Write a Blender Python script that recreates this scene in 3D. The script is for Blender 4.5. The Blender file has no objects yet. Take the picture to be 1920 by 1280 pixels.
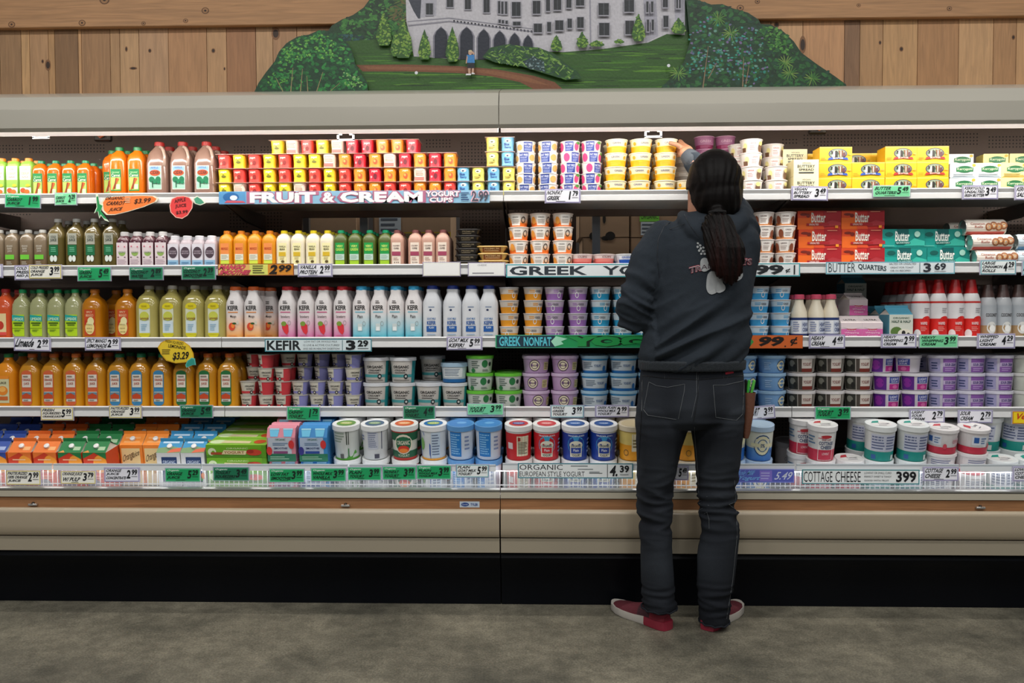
import bpy, bmesh, math, random
from mathutils import Vector, Matrix
random.seed(7)
SC = bpy.context.scene
COL = SC.collection
R = math.radians
# ---------------------------------------------------------------- camera
F = 1500.0
CAM_H = 1.213
camd = bpy.data.cameras.new('camera'); cam = bpy.data.objects.new('camera', camd); COL.objects.link(cam)
camd.sensor_width = 36; camd.lens = F/1920*36; camd.clip_start = .05
CM = Matrix.Rotation(R(1.5), 3, 'Z') @ Matrix.Rotation(R(90-1.9), 3, 'X') @ Matrix.Rotation(R(-.13), 3, 'Z')
cam.matrix_world = Matrix.Translation((0, 0, CAM_H)) @ CM.to_4x4()
SC.camera = cam
def V(px, py, Y):                      # point of the photograph laid on the real plane at distance Y
    d = CM @ Vector(((px-960)/F, (640-py)/F, -1)); t = Y/d.y
    return Vector((d.x*t, Y, CAM_H+d.z*t))
# ---------------------------------------------------------------- world, exposure, ceiling lamps
w = bpy.data.worlds.new('world'); SC.world = w; w.use_nodes = True
w.node_tree.nodes['Background'].inputs[0].default_value = (.75, .85, 1, 1)
w.node_tree.nodes['Background'].inputs[1].default_value = .10
vs = SC.view_settings; vs.view_transform = 'Standard'; vs.look = 'None'; vs.exposure = 0.0; vs.gamma = 1; vs.use_curve_mapping = False
def area(name, loc, rot, sx, sy, power, col=(1, 1, 1), spread=180):
    l = bpy.data.lights.new(name, 'AREA'); l.shape = 'RECTANGLE'; l.size = sx; l.size_y = sy; l.energy = power; l.color = col; l.spread = R(spread)
    o = bpy.data.objects.new(name, l); COL.objects.link(o); o.location = loc; o.rotation_euler = rot; return o
CEIL_P = 36
for cx in (-3.3, -1.14, .95, 3.1):
    area('ceiling_lamp', (cx, 1.2, 4.3), (0, 0, 0), 1.2, .35, CEIL_P, (1, .98, .94))
    area('ceiling_lamp', (cx, -1.2, 4.3), (0, 0, 0), 1.2, .35, CEIL_P, (1, .98, .94))
for cx in (-2.2, 2.5, -6.5):
    area('ceiling_lamp', (cx, -5.4, 4.3), (0, 0, 0), 1.2, 1.0, 70, (1, .98, .95))
# light strip behind the canopy valance shining down and back onto the shelves, and the one inside the well
area('canopy_light', (-.1, 3.30, 1.985), (R(14), 0, 0), 7.6, .05, 30, (1, .97, .92))
area('cooler_lamp', (.1, 4.12, 2.35), (R(12), 0, 0), 3.0, .06, 16, (1, .97, .92))   # lamp of the walk-in behind the case
# ---------------------------------------------------------------- colours and materials
def lin(c):
    if isinstance(c, str):
        c = c.lstrip('#'); c = [int(c[i:i+2], 16)/255 for i in (0, 2, 4)]
    return tuple((x/12.92 if x <= .04045 else ((x+.055)/1.055)**2.4) for x in c[:3])+(1,)
MATS = {}
def mat(name, rough=.5, metal=0, coat=0, bump=0, bscale=60, var=.06, alpha=1, trans=0, spec=.5, aniso=None, sss=0):
    m = bpy.data.materials.new(name); m.use_nodes = True; N = m.node_tree.nodes; L = m.node_tree.links
    b = N['Principled BSDF']; a = N.new('ShaderNodeVertexColor'); a.layer_name = 'Col'
    tc = N.new('ShaderNodeTexCoord'); n = N.new('ShaderNodeTexNoise'); n.inputs['Scale'].default_value = bscale; n.inputs['Detail'].default_value = 3; n.inputs['Distortion'].default_value = .9 if 'wood' in name else 0
    mp = N.new('ShaderNodeMapping'); L.new(tc.outputs['Object'], mp.inputs[0]); L.new(mp.outputs[0], n.inputs['Vector'])
    if aniso: mp.inputs['Scale'].default_value = aniso
    mr = N.new('ShaderNodeMapRange'); mr.inputs['To Min'].default_value = 1-var; mr.inputs['To Max'].default_value = 1+var*.6
    L.new(n.outputs['Fac'], mr.inputs['Value'])
    vm = N.new('ShaderNodeVectorMath'); vm.operation = 'SCALE'; L.new(a.outputs['Color'], vm.inputs[0]); L.new(mr.outputs[0], vm.inputs['Scale'])
    L.new(vm.outputs[0], b.inputs['Base Color'])
    b.inputs['Roughness'].default_value = rough; b.inputs['Metallic'].default_value = metal; b.inputs['Coat Weight'].default_value = coat
    b.inputs['Coat Roughness'].default_value = .08; b.inputs['Alpha'].default_value = alpha; b.inputs['Transmission Weight'].default_value = trans
    b.inputs['Specular IOR Level'].default_value = spec
    if bump:
        bp = N.new('ShaderNodeBump'); bp.inputs['Strength'].default_value = bump; bp.inputs['Distance'].default_value = .004
        L.new(n.outputs['Fac'], bp.inputs['Height']); L.new(bp.outputs[0], b.inputs['Normal'])
    MATS[name] = m; return m
mat('plastic', .38, coat=.1)
mat('printed', .45, var=.03)
mat('card', .6, bump=.1)
mat('juice', .16, coat=.5, var=.1, bscale=14)
mat('foil', .3, metal=.35, bump=.3, bscale=40)
mat('enamel', .24, var=.04, bscale=3)
mat('metal', .28, metal=.9)
mat('rubber', .4, spec=.12, bump=.05, bscale=120, var=.2)
mat('shelfwhite', .35, var=.05, bscale=8)
mat('clear', .06, alpha=.22)
mat('film', .12, alpha=.55)
mat('wood', .55, bump=.25, bscale=9, var=.4, aniso=(9, 9, .7))
mat('woodh', .55, bump=.2, bscale=6, var=.5, aniso=(.7, 9, 12))
mat('paint', .5, bump=.2, bscale=90, var=.25)
mat('kraft', .8, var=.12, bscale=25)
mat('denim', .9, spec=.12, bump=.35, bscale=700, var=.35)
mat('fleece', .95, spec=.12, bump=.5, bscale=420, var=.22)
mat('skin', .5, var=.08, bscale=30)
mat('hair', .46, var=.5, bscale=90, bump=.35, aniso=(8, 8, .5), spec=.13)
mat('leather', .55, bump=.3, bscale=120, var=.2)
mat('knit', .85, bump=.5, bscale=300, var=.25)
def emat(name, col, s):
    m = bpy.data.materials.new(name); m.use_nodes = True; b = m.node_tree.nodes['Principled BSDF']
    b.inputs['Emission Color'].default_value = lin(col); b.inputs['Emission Strength'].default_value = s; b.inputs['Base Color'].default_value = (.8, .8, .8, 1); MATS[name] = m
emat('lamp', '#fff2e6', 3.2); emat('lens', '#ffeee6', .62)
# ---------------------------------------------------------------- mesh builder
def rrect(w, d, r, n=4):
    r = min(r, w/2-1e-5, d/2-1e-5); o = []
    for cx, cy, a0 in ((w/2-r, -d/2+r, -90), (w/2-r, d/2-r, 0), (-w/2+r, d/2-r, 90), (-w/2+r, -d/2+r, 180)):
        for i in range(n+1):
            a = R(a0+90*i/n); o.append((cx+r*math.cos(a), cy+r*math.sin(a)))
    return o
TX = {}
def textmesh(s, bold=0):
    k = (s, bold)
    if k not in TX:
        c = bpy.data.curves.new('t', 'FONT'); c.body = s; c.resolution_u = 2; c.offset = bold
        o = bpy.data.objects.new('t', c); me = bpy.data.meshes.new_from_object(o)
        vs_ = [(v.co.x, v.co.y) for v in me.vertices]; fs = [tuple(p.vertices) for p in me.polygons]
        bpy.data.objects.remove(o); bpy.data.meshes.remove(me); bpy.data.curves.remove(c)
        x0 = min(v[0] for v in vs_); x1 = max(v[0] for v in vs_); y0 = min(v[1] for v in vs_); y1 = max(v[1] for v in vs_)
        TX[k] = ([((v[0]-x0)/(x1-x0), (v[1]-y0)/(y1-y0)) for v in vs_], fs, (x1-x0)/(y1-y0))
    return TX[k]
class MB:
    def __init__(s): s.v = []; s.f = []; s.c = []; s.m = []; s.mi = 0
    def face(s, idx, col): s.f.append(tuple(idx)); s.c.append(col); s.m.append(s.mi)
    def add(s, vs_, fs, col):
        b = len(s.v); s.v += [tuple(v) for v in vs_]
        for f in fs: s.face([b+i for i in f], col)
    def box(s, x0, y0, z0, x1, y1, z1, col, bv=0):
        if bv:
            return s.loft([(z0, x1-x0-2*bv, y1-y0-2*bv, .001), (z0+bv, x1-x0, y1-y0, bv), (z1-bv, x1-x0, y1-y0, bv), (z1, x1-x0-2*bv, y1-y0-2*bv, .001)], col, n=1, cx=(x0+x1)/2, cy=(y0+y1)/2)
        s.add([(x, y, z) for z in (z0, z1) for y in (y0, y1) for x in (x0, x1)], [(0, 2, 3, 1), (4, 5, 7, 6), (0, 1, 5, 4), (2, 6, 7, 3), (0, 4, 6, 2), (1, 3, 7, 5)], col)
    def loft(s, rings, col, n=4, cx=0, cy=0, caps=(1, 1)):
        # rings: (z, w, d, r[, cx, cy]); col: colour or function of z
        b0 = len(s.v); k = None
        for q in rings:
            z, ww, dd, rr = q[:4]; ox, oy = (q[4], q[5]) if len(q) > 4 else (0, 0)
            pts = rrect(ww, dd, rr, n); k = len(pts)
            s.v += [(cx+ox+x, cy+oy+y, z) for x, y in pts]
        fn = col if callable(col) else None
        for i in range(len(rings)-1):
            c = col if not fn else [fn(rings[i][0]), fn(rings[i][0]), fn(rings[i+1][0]), fn(rings[i+1][0])]
            for j in range(k):
                a = b0+i*k+j; e = b0+i*k+(j+1) % k
                s.face((a, e, e+k, a+k), c)
        if caps[0]: s.face([b0+j for j in reversed(range(k))], fn(rings[0][0]) if fn else col)
        if caps[1]: s.face([b0+(len(rings)-1)*k+j for j in range(k)], fn(rings[-1][0]) if fn else col)
    def lathe(s, prof, col, n=28, cx=0, cy=0, caps=(1, 1)):
        b0 = len(s.v); fn = col if callable(col) else None
        for z, r in prof: s.v += [(cx+r*math.sin(2*math.pi*j/n), cy-r*math.cos(2*math.pi*j/n), z) for j in range(n)]
        for i in range(len(prof)-1):
            c = col if not fn else [fn(prof[i][0])]*2+[fn(prof[i+1][0])]*2
            for j in range(n):
                a = b0+i*n+j; e = b0+i*n+(j+1) % n
                s.face((a, e, e+n, a+n), c)
        if caps[0]: s.face([b0+j for j in reversed(range(n))], fn(prof[0][0]) if fn else col)
        if caps[1]: s.face([b0+(len(prof)-1)*n+j for j in range(n)], fn(prof[-1][0]) if fn else col)
    def tube(s, pts, rad, col, n=8, closed=False):
        pts = [Vector(p) for p in pts]; b0 = len(s.v); m_ = len(pts)
        rs = rad if isinstance(rad, (list, tuple)) else [rad]*m_
        up = Vector((.13, .31, .94))
        for i, p in enumerate(pts):
            t = (pts[min(i+1, m_-1)]-pts[max(i-1, 0)]).normalized()
            a = t.cross(up); a = a.normalized() if a.length > 1e-4 else t.cross(Vector((1, 0, 0))).normalized(); b = t.cross(a)
            s.v += [tuple(p+rs[i]*(math.cos(2*math.pi*j/n)*a+math.sin(2*math.pi*j/n)*b)) for j in range(n)]
        for i in range(m_-1):
            for j in range(n):
                a = b0+i*n+j; e = b0+i*n+(j+1) % n; s.face((a, a+n, e+n, e), col)
        s.face([b0+j for j in range(n)], col); s.face([b0+(m_-1)*n+j for j in reversed(range(n))], col)
    def paint(s, ops, mp, du=.3):
        # ops on a surface map mp(u, v, layer) -> xyz
        for L, o in enumerate(ops):
            k = o[0]
            if k in 'rb':
                if k == 'b': x0, y0, x1, y1 = -2.39, o[1], 2.39, o[2]; c = lin(o[3]); c2 = lin(o[4]) if len(o) > 4 else c
                else: x0, y0, x1, y1 = o[1:5]; c = lin(o[5]); c2 = lin(o[6]) if len(o) > 6 else c
                nn = max(1, math.ceil((x1-x0)/du-1e-6)); b = len(s.v)
                for i in range(nn+1):
                    u = x0+(x1-x0)*i/nn; s.v += [mp(u, y0, L), mp(u, y1, L)]
                for i in range(nn): s.face((b+2*i, b+2*i+2, b+2*i+3, b+2*i+1), c if c == c2 else [c, c, c2, c2])
            elif k == 'e':
                cx, cy, rx, ry = o[1:5]; c = lin(o[5]); b = len(s.v); n = 16
                s.v.append(mp(cx, cy, L))
                for j in range(n): s.v.append(mp(cx+rx*math.cos(6.2832*j/n), cy+ry*math.sin(6.2832*j/n), L))
                for j in range(n): s.face((b, b+1+j, b+1+(j+1) % n), c)
            elif k == 'o':                       # ring
                cx, cy, rx, ry, t = o[1:6]; c = lin(o[6]); b = len(s.v); n = 20
                for j in range(n):
                    a = 6.2832*j/n
                    s.v += [mp(cx+rx*math.cos(a), cy+ry*math.sin(a), L), mp(cx+rx*(1-t)*math.cos(a), cy+ry*(1-t)*math.sin(a), L)]
                for j in range(n):
                    e = (j+1) % n; s.face((b+2*j, b+2*e, b+2*e+1, b+2*j+1), c)
            elif k == 'p':
                b = len(s.v); s.v += [mp(x, y, L) for x, y in o[1]]; s.face(range(b, b+len(o[1])), lin(o[2]))
            elif k == 't':
                x0, y0, x1, y1 = o[2:6]; c = lin(o[6]); bold = o[7] if len(o) > 7 else .0; sh = o[8] if len(o) > 8 else 0; rot = o[9] if len(o) > 9 else 0
                tv, tf, _ = textmesh(o[1], bold); b = len(s.v)
                for a, e in tv:
                    x = x0+(x1-x0)*a+sh*(y1-y0)*(e-.5); y = y0+(y1-y0)*e+rot*(a-.5)
                    s.v.append(mp(x, y, L))
                for f in tf: s.face([b+i for i in f], c)
            elif k == 'l':                       # lines of fine print
                x0, y0, x1, y1, n, cc = o[1:7]; c = lin(cc)
                for i in range(n):
                    ya = y1-(y1-y0)*(i+.25)/n; yb = y1-(y1-y0)*(i+.7)/n; xe = x1-(x1-x0)*random.random()*.35
                    b = len(s.v); m2 = max(1, math.ceil((xe-x0)/du-1e-6))
                    for j in range(m2+1):
                        u = x0+(xe-x0)*j/m2; s.v += [mp(u, yb, L), mp(u, ya, L)]
                    for j in range(m2): s.face((b+2*j, b+2*j+2, b+2*j+3, b+2*j+1), c)
    def mesh(s, name, mats, smooth=35):
        me = bpy.data.meshes.new(name); me.from_pydata(s.v, [], s.f)
        if isinstance(mats, str): mats = [mats]
        for m_ in mats: me.materials.append(MATS[m_])
        me.polygons.foreach_set('material_index', s.m)
        at = me.color_attributes.new('Col', 'FLOAT_COLOR', 'CORNER'); buf = []
        for f, c in zip(s.f, s.c):
            if isinstance(c, list): 
                for i in range(len(f)): buf.extend(c[i])
            else: buf.extend(tuple(c)*len(f))
        at.data.foreach_set('color', buf)
        if smooth:
            me.polygons.foreach_set('use_smooth', [True]*len(s.f)); me.set_sharp_from_angle(angle=R(smooth))
        me.update(); return me
def flatmap(x0, z0, W, H, y, eps=.0004):
    return lambda u, v, L: (x0+u*W, y-eps*(L+1), z0+v*H)
def tag(o, label=None, cat=None, group=None, kind=None):
    if label: o['label'] = label
    if cat: o['category'] = cat
    if group: o['group'] = group
    if kind: o['kind'] = kind
    return o
def ob(name, me, parent=None, loc=None):
    o = bpy.data.objects.new(name, me); COL.objects.link(o)
    if parent: o.parent = parent
    if loc is not None: o.location = loc
    return o
def empty(name, loc, label, cat, group=None, rz=0):
    o = bpy.data.objects.new(name, None); o.empty_display_size = .05; COL.objects.link(o); o.location = loc; o.rotation_euler = (0, 0, rz)
    return tag(o, label, cat, group)
def struct(name, me): return tag(ob(name, me), kind='structure')
TILT = 0; WF = 3.372
PROTO = {}                               # key -> (name, category, [(part, mesh, offset, label, [subparts])])
def place(key, label, x, y, z, rz=0, group=None, rx=0):
    name, cat, parts = PROTO[key]
    e = empty(name, (x, y, z), label, cat, group, rz)
    if TILT:                                  # the floor of the well rises towards the back
        a = Matrix.Rotation(TILT, 4, 'X'); pv = Vector((0, WF, DECKZ)); e.location = pv+(a@(Vector((x, y, z))-pv)); e.rotation_euler = (a@Matrix.Rotation(rz, 4, 'Z')).to_euler()
    for p in parts:
        c = ob(p[0], p[1], e, p[2])
        if p[3]: c['label'] = p[3]
        for q in (p[4] if len(p) > 4 else []): ob(q[0], q[1], c, q[2])
    return e
ORD = ['first', 'second', 'third', 'fourth', 'fifth', 'sixth', 'seventh', 'eighth', 'ninth', 'tenth', 'eleventh', 'twelfth', 'thirteenth', 'fourteenth', 'fifteenth', 'sixteenth']
RANK = ['', 'second rank back', 'third rank back', 'fourth rank back', 'fifth rank back', 'sixth rank back']
def where(i, n, t=0, T=1, k=0):
    s = []
    if n > 1: s.append('leftmost' if i == 0 else 'rightmost' if i == n-1 else ORD[i]+' from left')
    if T > 1: s.append('bottom tier' if t == 0 else 'top tier' if t == T-1 else ORD[t]+' tier up')
    if k: s.append(RANK[k])
    elif s: s.append('in front')
    return ', '.join(s)
# ---------------------------------------------------------------- shelf levels
LIP = 3.45                               # front plane of the shelf rails
SZ = [V(960, y, LIP).z for y in (357, 494, 631, 762)]
FRONT = LIP+.03                          # front faces of the goods
S = FRONT/F                              # metres per pixel there
# ================================================================ SETTING
def extr(mb, prof, x0, x1, col, colfn=None):
    b = len(mb.v); n = len(prof)
    mb.v += [(x0, y, z) for y, z in prof]+[(x1, y, z) for y, z in prof]
    for i in range(n):
        j = (i+1) % n; mb.face((b+i, b+n+i, b+n+j, b+j), colfn(i) if colfn else col)
    mb.face([b+i for i in range(n)], col); mb.face([b+n+i for i in reversed(range(n))], col)
def zf(py, Y): return V(960, py, Y).z
def floor_mat():
    m = bpy.data.materials.new('polished_concrete'); m.use_nodes = True; N = m.node_tree.nodes; L = m.node_tree.links; b = N['Principled BSDF']
    tc = N.new('ShaderNodeTexCoord')
    def noise(sc, det=6, rough=.6):
        n = N.new('ShaderNodeTexNoise'); n.inputs['Scale'].default_value = sc; n.inputs['Detail'].default_value = det; n.inputs['Roughness'].default_value = rough; L.new(tc.outputs['Object'], n.inputs['Vector']); return n
    n1 = noise(2.2); n2 = noise(130, 4, .85); n3 = noise(16, 5, .7)
    r1 = N.new('ShaderNodeValToRGB'); L.new(n1.outputs['Fac'], r1.inputs[0]); r1.color_ramp.elements[0].position = .35; r1.color_ramp.elements[1].position = .68
    r1.color_ramp.elements[0].color = lin('#5c594e'); r1.color_ramp.elements[1].color = lin('#8d8776')
    r2 = N.new('ShaderNodeValToRGB'); L.new(n2.outputs['Fac'], r2.inputs[0]); r2.color_ramp.elements[0].position = .3; r2.color_ramp.elements[1].position = .75
    r2.color_ramp.elements[0].color = (.42, .42, .42, 1); r2.color_ramp.elements[1].color = (1.5, 1.5, 1.48, 1)
    r3 = N.new('ShaderNodeValToRGB'); L.new(n3.outputs['Fac'], r3.inputs[0]); r3.color_ramp.elements[0].position = .4; r3.color_ramp.elements[1].position = .62
    r3.color_ramp.elements[0].color = (.78, .78, .78, 1); r3.color_ramp.elements[1].color = (1.1, 1.1, 1.1, 1)
    m1 = N.new('ShaderNodeMixRGB'); m1.blend_type = 'MULTIPLY'; m1.inputs[0].default_value = 1; L.new(r1.outputs[0], m1.inputs[1]); L.new(r2.outputs[0], m1.inputs[2])
    m2 = N.new('ShaderNodeMixRGB'); m2.blend_type = 'MULTIPLY'; m2.inputs[0].default_value = 1; L.new(m1.outputs[0], m2.inputs[1]); L.new(r3.outputs[0], m2.inputs[2])
    L.new(m2.outputs[0], b.inputs['Base Color'])
    b.inputs['Roughness'].default_value = .5
    bp = N.new('ShaderNodeBump'); bp.inputs['Strength'].default_value = .35; bp.inputs['Distance'].default_value = .003; L.new(n2.outputs['Fac'], bp.inputs['Height']); L.new(bp.outputs[0], b.inputs['Normal'])
    MATS['floor'] = m
floor_mat()
mb = MB(); mb.box(-7.5, -7.5, -.06, 7.5, 5.0, 0, lin('#888888')); struct('floor', mb.mesh('floor', 'floor', 0))
# wall of cedar boards above the case
WALLY = 3.62
mb = MB()
plk = [(-130, '#b08a63'), (0, '#a17c57'), (40, '#c79c6c'), (56, '#b98f66'), (91, '#b98e60'), (103, '#8f6b48'), (147, '#d0a070'), (153, '#a87f58'), (207, '#b68d63'), (225, '#c49b70'), (261, '#bf9670'), (316, '#b98a60'), (388, '#c0956a'), (425, '#a87852'),
       (480, '#c39a70'), (512, '#b58a64'), (557, '#bd9269'), (640, '#b08058'), (720, '#b98c64'), (800, '#b98c64'), (880, '#b08058'), (960, '#b98c64'), (1040, '#c0946a'), (1120, '#b08058'), (1200, '#b98c64'), (1280, '#b58a64'), (1360, '#b98c64'), (1425, '#c39a70'), (1445, '#cfa276'), (1505, '#c8966a'), (1583, '#8e6a4c'), (1612, '#b98e62'), (1655, '#c69a6a'), (1720, '#b7885c'), (1797, '#cda173'), (1862, '#b88b60'), (1905, '#c99c6e'), (1990, '#b58a64'), (2060, None)]
ztop = 2.95
for i in range(len(plk)-1):
    x0 = V(plk[i][0], 110, WALLY).x; x1 = V(plk[i+1][0], 110, WALLY).x
    mb.box(x0+.0012, WALLY, 2.2, x1-.0012, WALLY+.02, ztop, lin(plk[i][1]))
mb.box(-4.2, WALLY+.02, 2.2, 4.2, WALLY+.06, ztop, lin('#3c2a1c'))
mb.box(-4.2, WALLY, 2.2, V(-130, 110, WALLY).x, WALLY+.02, ztop, lin('#a98058')); mb.box(V(2060, 110, WALLY).x, WALLY, 2.2, 4.2, WALLY+.02, ztop, lin('#a98058'))
for px, py, rx, ry in ((90, 122, .009, .016), (80, 115, .004, .006), (237, 92, .004, .008), (281, 95, .005, .006), (250, 128, .012, .004), (400, 95, .006, .007), (517, 63, .013, .018), (1456, 47, .008, .009), (1505, 84, .01, .025), (421, 129, .003, .005), (1650, 80, .004, .006), (1900, 70, .005, .007), (1690, 92, .006, .007)):
    p = V(px, py, WALLY); b = len(mb.v); mb.v += [(p.x+rx*math.cos(.3927*j), WALLY-.0007, p.z+ry*math.sin(.3927*j)) for j in range(16)]; mb.face(range(b, b+16), lin('#3a2414'))
    b = len(mb.v); mb.v += [(p.x+rx*1.5*math.cos(.3927*j), WALLY-.0004, p.z+ry*1.6*math.sin(.3927*j)) for j in range(16)]; mb.face(range(b, b+16), lin('#8a5f3c'))
struct('wall_back', mb.mesh('wall_back', 'wood', 0))
mb = MB(); zb = V(300, 49, WALLY-.03).z
mb.box(-4.2, WALLY-.03, zb, 4.2, WALLY, zb+.26, lin('#b98a5e'), bv=.003)
for px, py, r_ in ((22, 46, .014), (154, 43, .014), (269, 44, .009), (348, 39, .01), (385, 20, .015), (196, 0, .02), (1388, 15, .014), (1420, 3, .01), (1780, 16, .01), (1610, 10, .008)):
    p = V(px, py, WALLY-.03)
    for rr, c, e in ((r_*1.15, '#6e4a2c', .0005), (r_*.85, '#a8794e', .0009), (r_*.35, '#3a2414', .0013)):
        b = len(mb.v); mb.v += [(p.x+rr*math.cos(.3927*j), WALLY-.03-e, p.z+rr*.85*math.sin(.3927*j)) for j in range(16)]; mb.face(range(b, b+16), lin(c))
struct('trim_1', mb.mesh('trim_1', 'woodh', 0))
mb = MB(); mb.box(-5.5, 4.9, 0, 5.5, 5.0, 3.0, lin('#2a2422')); struct('wall_cooler', mb.mesh('wall_cooler', 'card', 0))
# ---------------------------------------------------------------- refrigerated cases
XS = V(938, 980, 3.24).x
CREAM = lin('#b9b2a0'); BEIGE = lin('#a89a84')
DECKZ = zf(926, 3.40); WTILT = R(9)
def case(x0, x1, label):
    e = empty('refrigerated_case', ((x0+x1)/2, 3.6, 0), label, 'refrigerated case')
    def part(n, mb_, m_, sm=30, par=e):
        o = ob(n, mb_.mesh(n, m_, sm)); o.parent = par; 
        o.location = Vector((-e.location.x, -e.location.y, 0)) if par is e else (0, 0, 0); return o
    m = MB(); y0 = 3.20
    extr(m, [(WALLY-.001, 2.2), (3.5, 2.19), (3.27, zf(171, 3.27)), (3.235, zf(174, 3.235)), (y0, zf(197, y0)), (y0, zf(199, y0)), (y0+.004, zf(232, y0)), (y0+.02, zf(238, y0)), (y0+.045, zf(238, y0+.03)), (y0+.05, zf(228, y0)), (3.30, 2.05), (3.42, 2.10), (4.05, 2.15), (4.05, 2.2)], x0, x1, lin('#bdb8ab'))
    cn = part('canopy', m, 'enamel', 25)
    m = MB(); extr(m, [(3.262, zf(247, 3.262)), (3.258, zf(240, 3.258)), (3.262, zf(238, 3.262)), (3.29, zf(238, 3.29)), (3.29, zf(247, 3.262)+.004)], x0+.004, x1-.004, lin('#f1e6e2')); part('light_lens', m, 'lens', 0)
    m = MB(); m.box(x0+.02, 3.305, 1.992, x1-.02, 3.335, 2.006, lin('#ffffff')); part('light_tube', m, 'lamp', 0)
    # back and perforated liner
    m = MB(); LN = lin('#6a5a52'); yb = 4.02; zt = 2.15
    m.box(x0, yb, DECKZ, x1, yb+.03, SZ[1]-.03, LN); m.box(x0, yb, SZ[0]-.04, x1, yb+.03, zt, LN)
    op = [(V(565, 430, yb).x, V(862, 430, yb).x), (V(1080, 430, yb).x, V(1296, 430, yb).x)]
    segs = []; c = x0
    for a, b_ in op:
        if b_ > x0 and a < x1:
            if a > c: segs.append((c, a))
            c = min(b_, x1)
    if c < x1: segs.append((c, x1))
    for a, b_ in segs: m.box(a, yb, SZ[1]-.03, b_, yb+.03, SZ[0]-.04, LN)
    HO = lin('#0b0909')
    def holes(pa, pb, qa, qb, stp=.0165):
        A = V(pa, qa, yb); B = V(pb, qb, yb); xx = A.x
        while xx < B.x:
            zz = B.z
            while zz < A.z:
                if x0 < xx < x1: m.v += [(xx-.0042, yb-.0006, zz), (xx, yb-.0006, zz-.0042), (xx+.0042, yb-.0006, zz), (xx, yb-.0006, zz+.0042)]; k = len(m.v); m.face((k-4, k-3, k-2, k-1), HO)
                zz += stp
            xx += stp
    for h in ((0, 45, 273, 285), (56, 196, 272, 284), (440, 478, 270, 300), (490, 515, 270, 300), (800, 845, 262, 275), (866, 912, 262, 305), (1468, 1496, 258, 268), (1508, 1835, 253, 270), (1855, 1960, 254, 275),
              (20, 60, 395, 402), (432, 465, 393, 425), (490, 530, 385, 430), (868, 942, 385, 450), (966, 1042, 380, 395), (1400, 1428, 378, 395), (1845, 1960, 375, 440), (930, 1000, 650, 690), (1455, 1475, 775, 850)): holes(*h)
    m.mi = 0; part('back_liner', m, 'card', 0)
    m = MB(); rise = (4.02-WF)*math.tan(WTILT); extr(m, [(3.29, DECKZ-.03), (3.29, DECKZ-.004), (WF, DECKZ-.001), (4.02, DECKZ+rise-.001), (4.02, DECKZ-.03)], x0+.002, x1-.002, lin('#9a9a9a')); part('well_floor', m, 'metal', 0)
    zl = zf(914, 3.275)
    m = MB(); extr(m, [(3.40, DECKZ-.02), (3.40, .02), (3.33, .02), (3.33, zf(1042, 3.3)), (3.27, zf(1036, 3.27)), (3.26, zf(921, 3.26)), (3.27, zl-.006), (3.29, DECKZ-.02)], x0+.002, x1-.002, lin('#57524c')); part('front_frame', m, 'card', 0)
    m = MB(); extr(m, [(3.29, zl-.002), (3.262, zl), (3.252, zl-.004), (3.252, zf(921, 3.252)), (3.26, zf(922, 3.26)), (3.29, zf(922, 3.26))], x0, x1, lin('#c4c4c2')); part('front_rail', m, 'metal', 20)
    m = MB(); extr(m, [(3.262, zf(922, 3.262)), (3.248, zf(923, 3.248)), (3.248, zf(934, 3.248)), (3.262, zf(934, 3.262))], x0, x1, CREAM); part('cream_band', m, 'enamel', 0)
    m = MB(); extr(m, [(3.27, zf(934, 3.26)), (3.256, zf(935, 3.256)), (3.256, zf(955, 3.256)), (3.27, zf(955, 3.256))], x0, x1, lin('#a0714a')); wb = part('wood_band', m, 'woodh', 0)
    m = MB(); pr = [(3.265, zf(955, 3.256))]
    for t in range(7): a = R(90-90*t/6); pr.append((3.215+.02-.02*math.sin(R(90)-a)*1.0, zf(956, 3.22)-.018*(1-math.sin(a))))
    pr += [(3.215, zf(990, 3.215)), (3.218, zf(1003, 3.218)), (3.226, zf(1007, 3.226)), (3.265, zf(1007, 3.226))]
    extr(m, pr, x0+.0015, x1-.0015, BEIGE); part('bumper_panel', m, 'enamel', 40)
    m = MB(); extr(m, [(3.265, zf(1008.5, 3.24)), (3.236, zf(1008.5, 3.236)), (3.232, zf(1011, 3.232)), (3.238, zf(1036, 3.238)), (3.265, zf(1036, 3.238))], x0+.0015, x1-.0015, lin('#a59b88')); part('lower_panel', m, 'enamel', 40)
    m = MB(); extr(m, [(3.33, zf(1038, 3.27)), (3.262, zf(1038.5, 3.262)), (3.256, zf(1046, 3.256)), (3.268, zf(1056, 3.268)), (3.302, zf(1066, 3.302)), (3.316, .02), (3.318, 0.0005), (3.33, 0.0005)], x0+.001, x1-.001, lin('#0b0d12')); part('kick_plate', m, 'rubber', 40)
    return e, part
cL, partL = case(-3.7, XS-.0015, 'long open cream refrigerated display case filling the left half of the aisle')
cR, partR = case(XS+.0015, 3.7, 'open cream refrigerated display case behind the shopper, right of the seam')
def clipknob(px, py, part):
    p = V(px, py, 3.25); m = MB(); m.box(p.x-.018, 3.243, p.z-.005, p.x+.018, 3.2555, p.z+.003, lin('#c9c9c9'), bv=.001); m.lathe([(p.z+.003, .007), (p.z+.009, .004)], lin('#3a3530'), n=10, cx=p.x, cy=3.25); part('band_clip', m, 'metal')
clipknob(62, 945, partL); clipknob(648, 947, partL); clipknob(1838, 951, partR)
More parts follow.
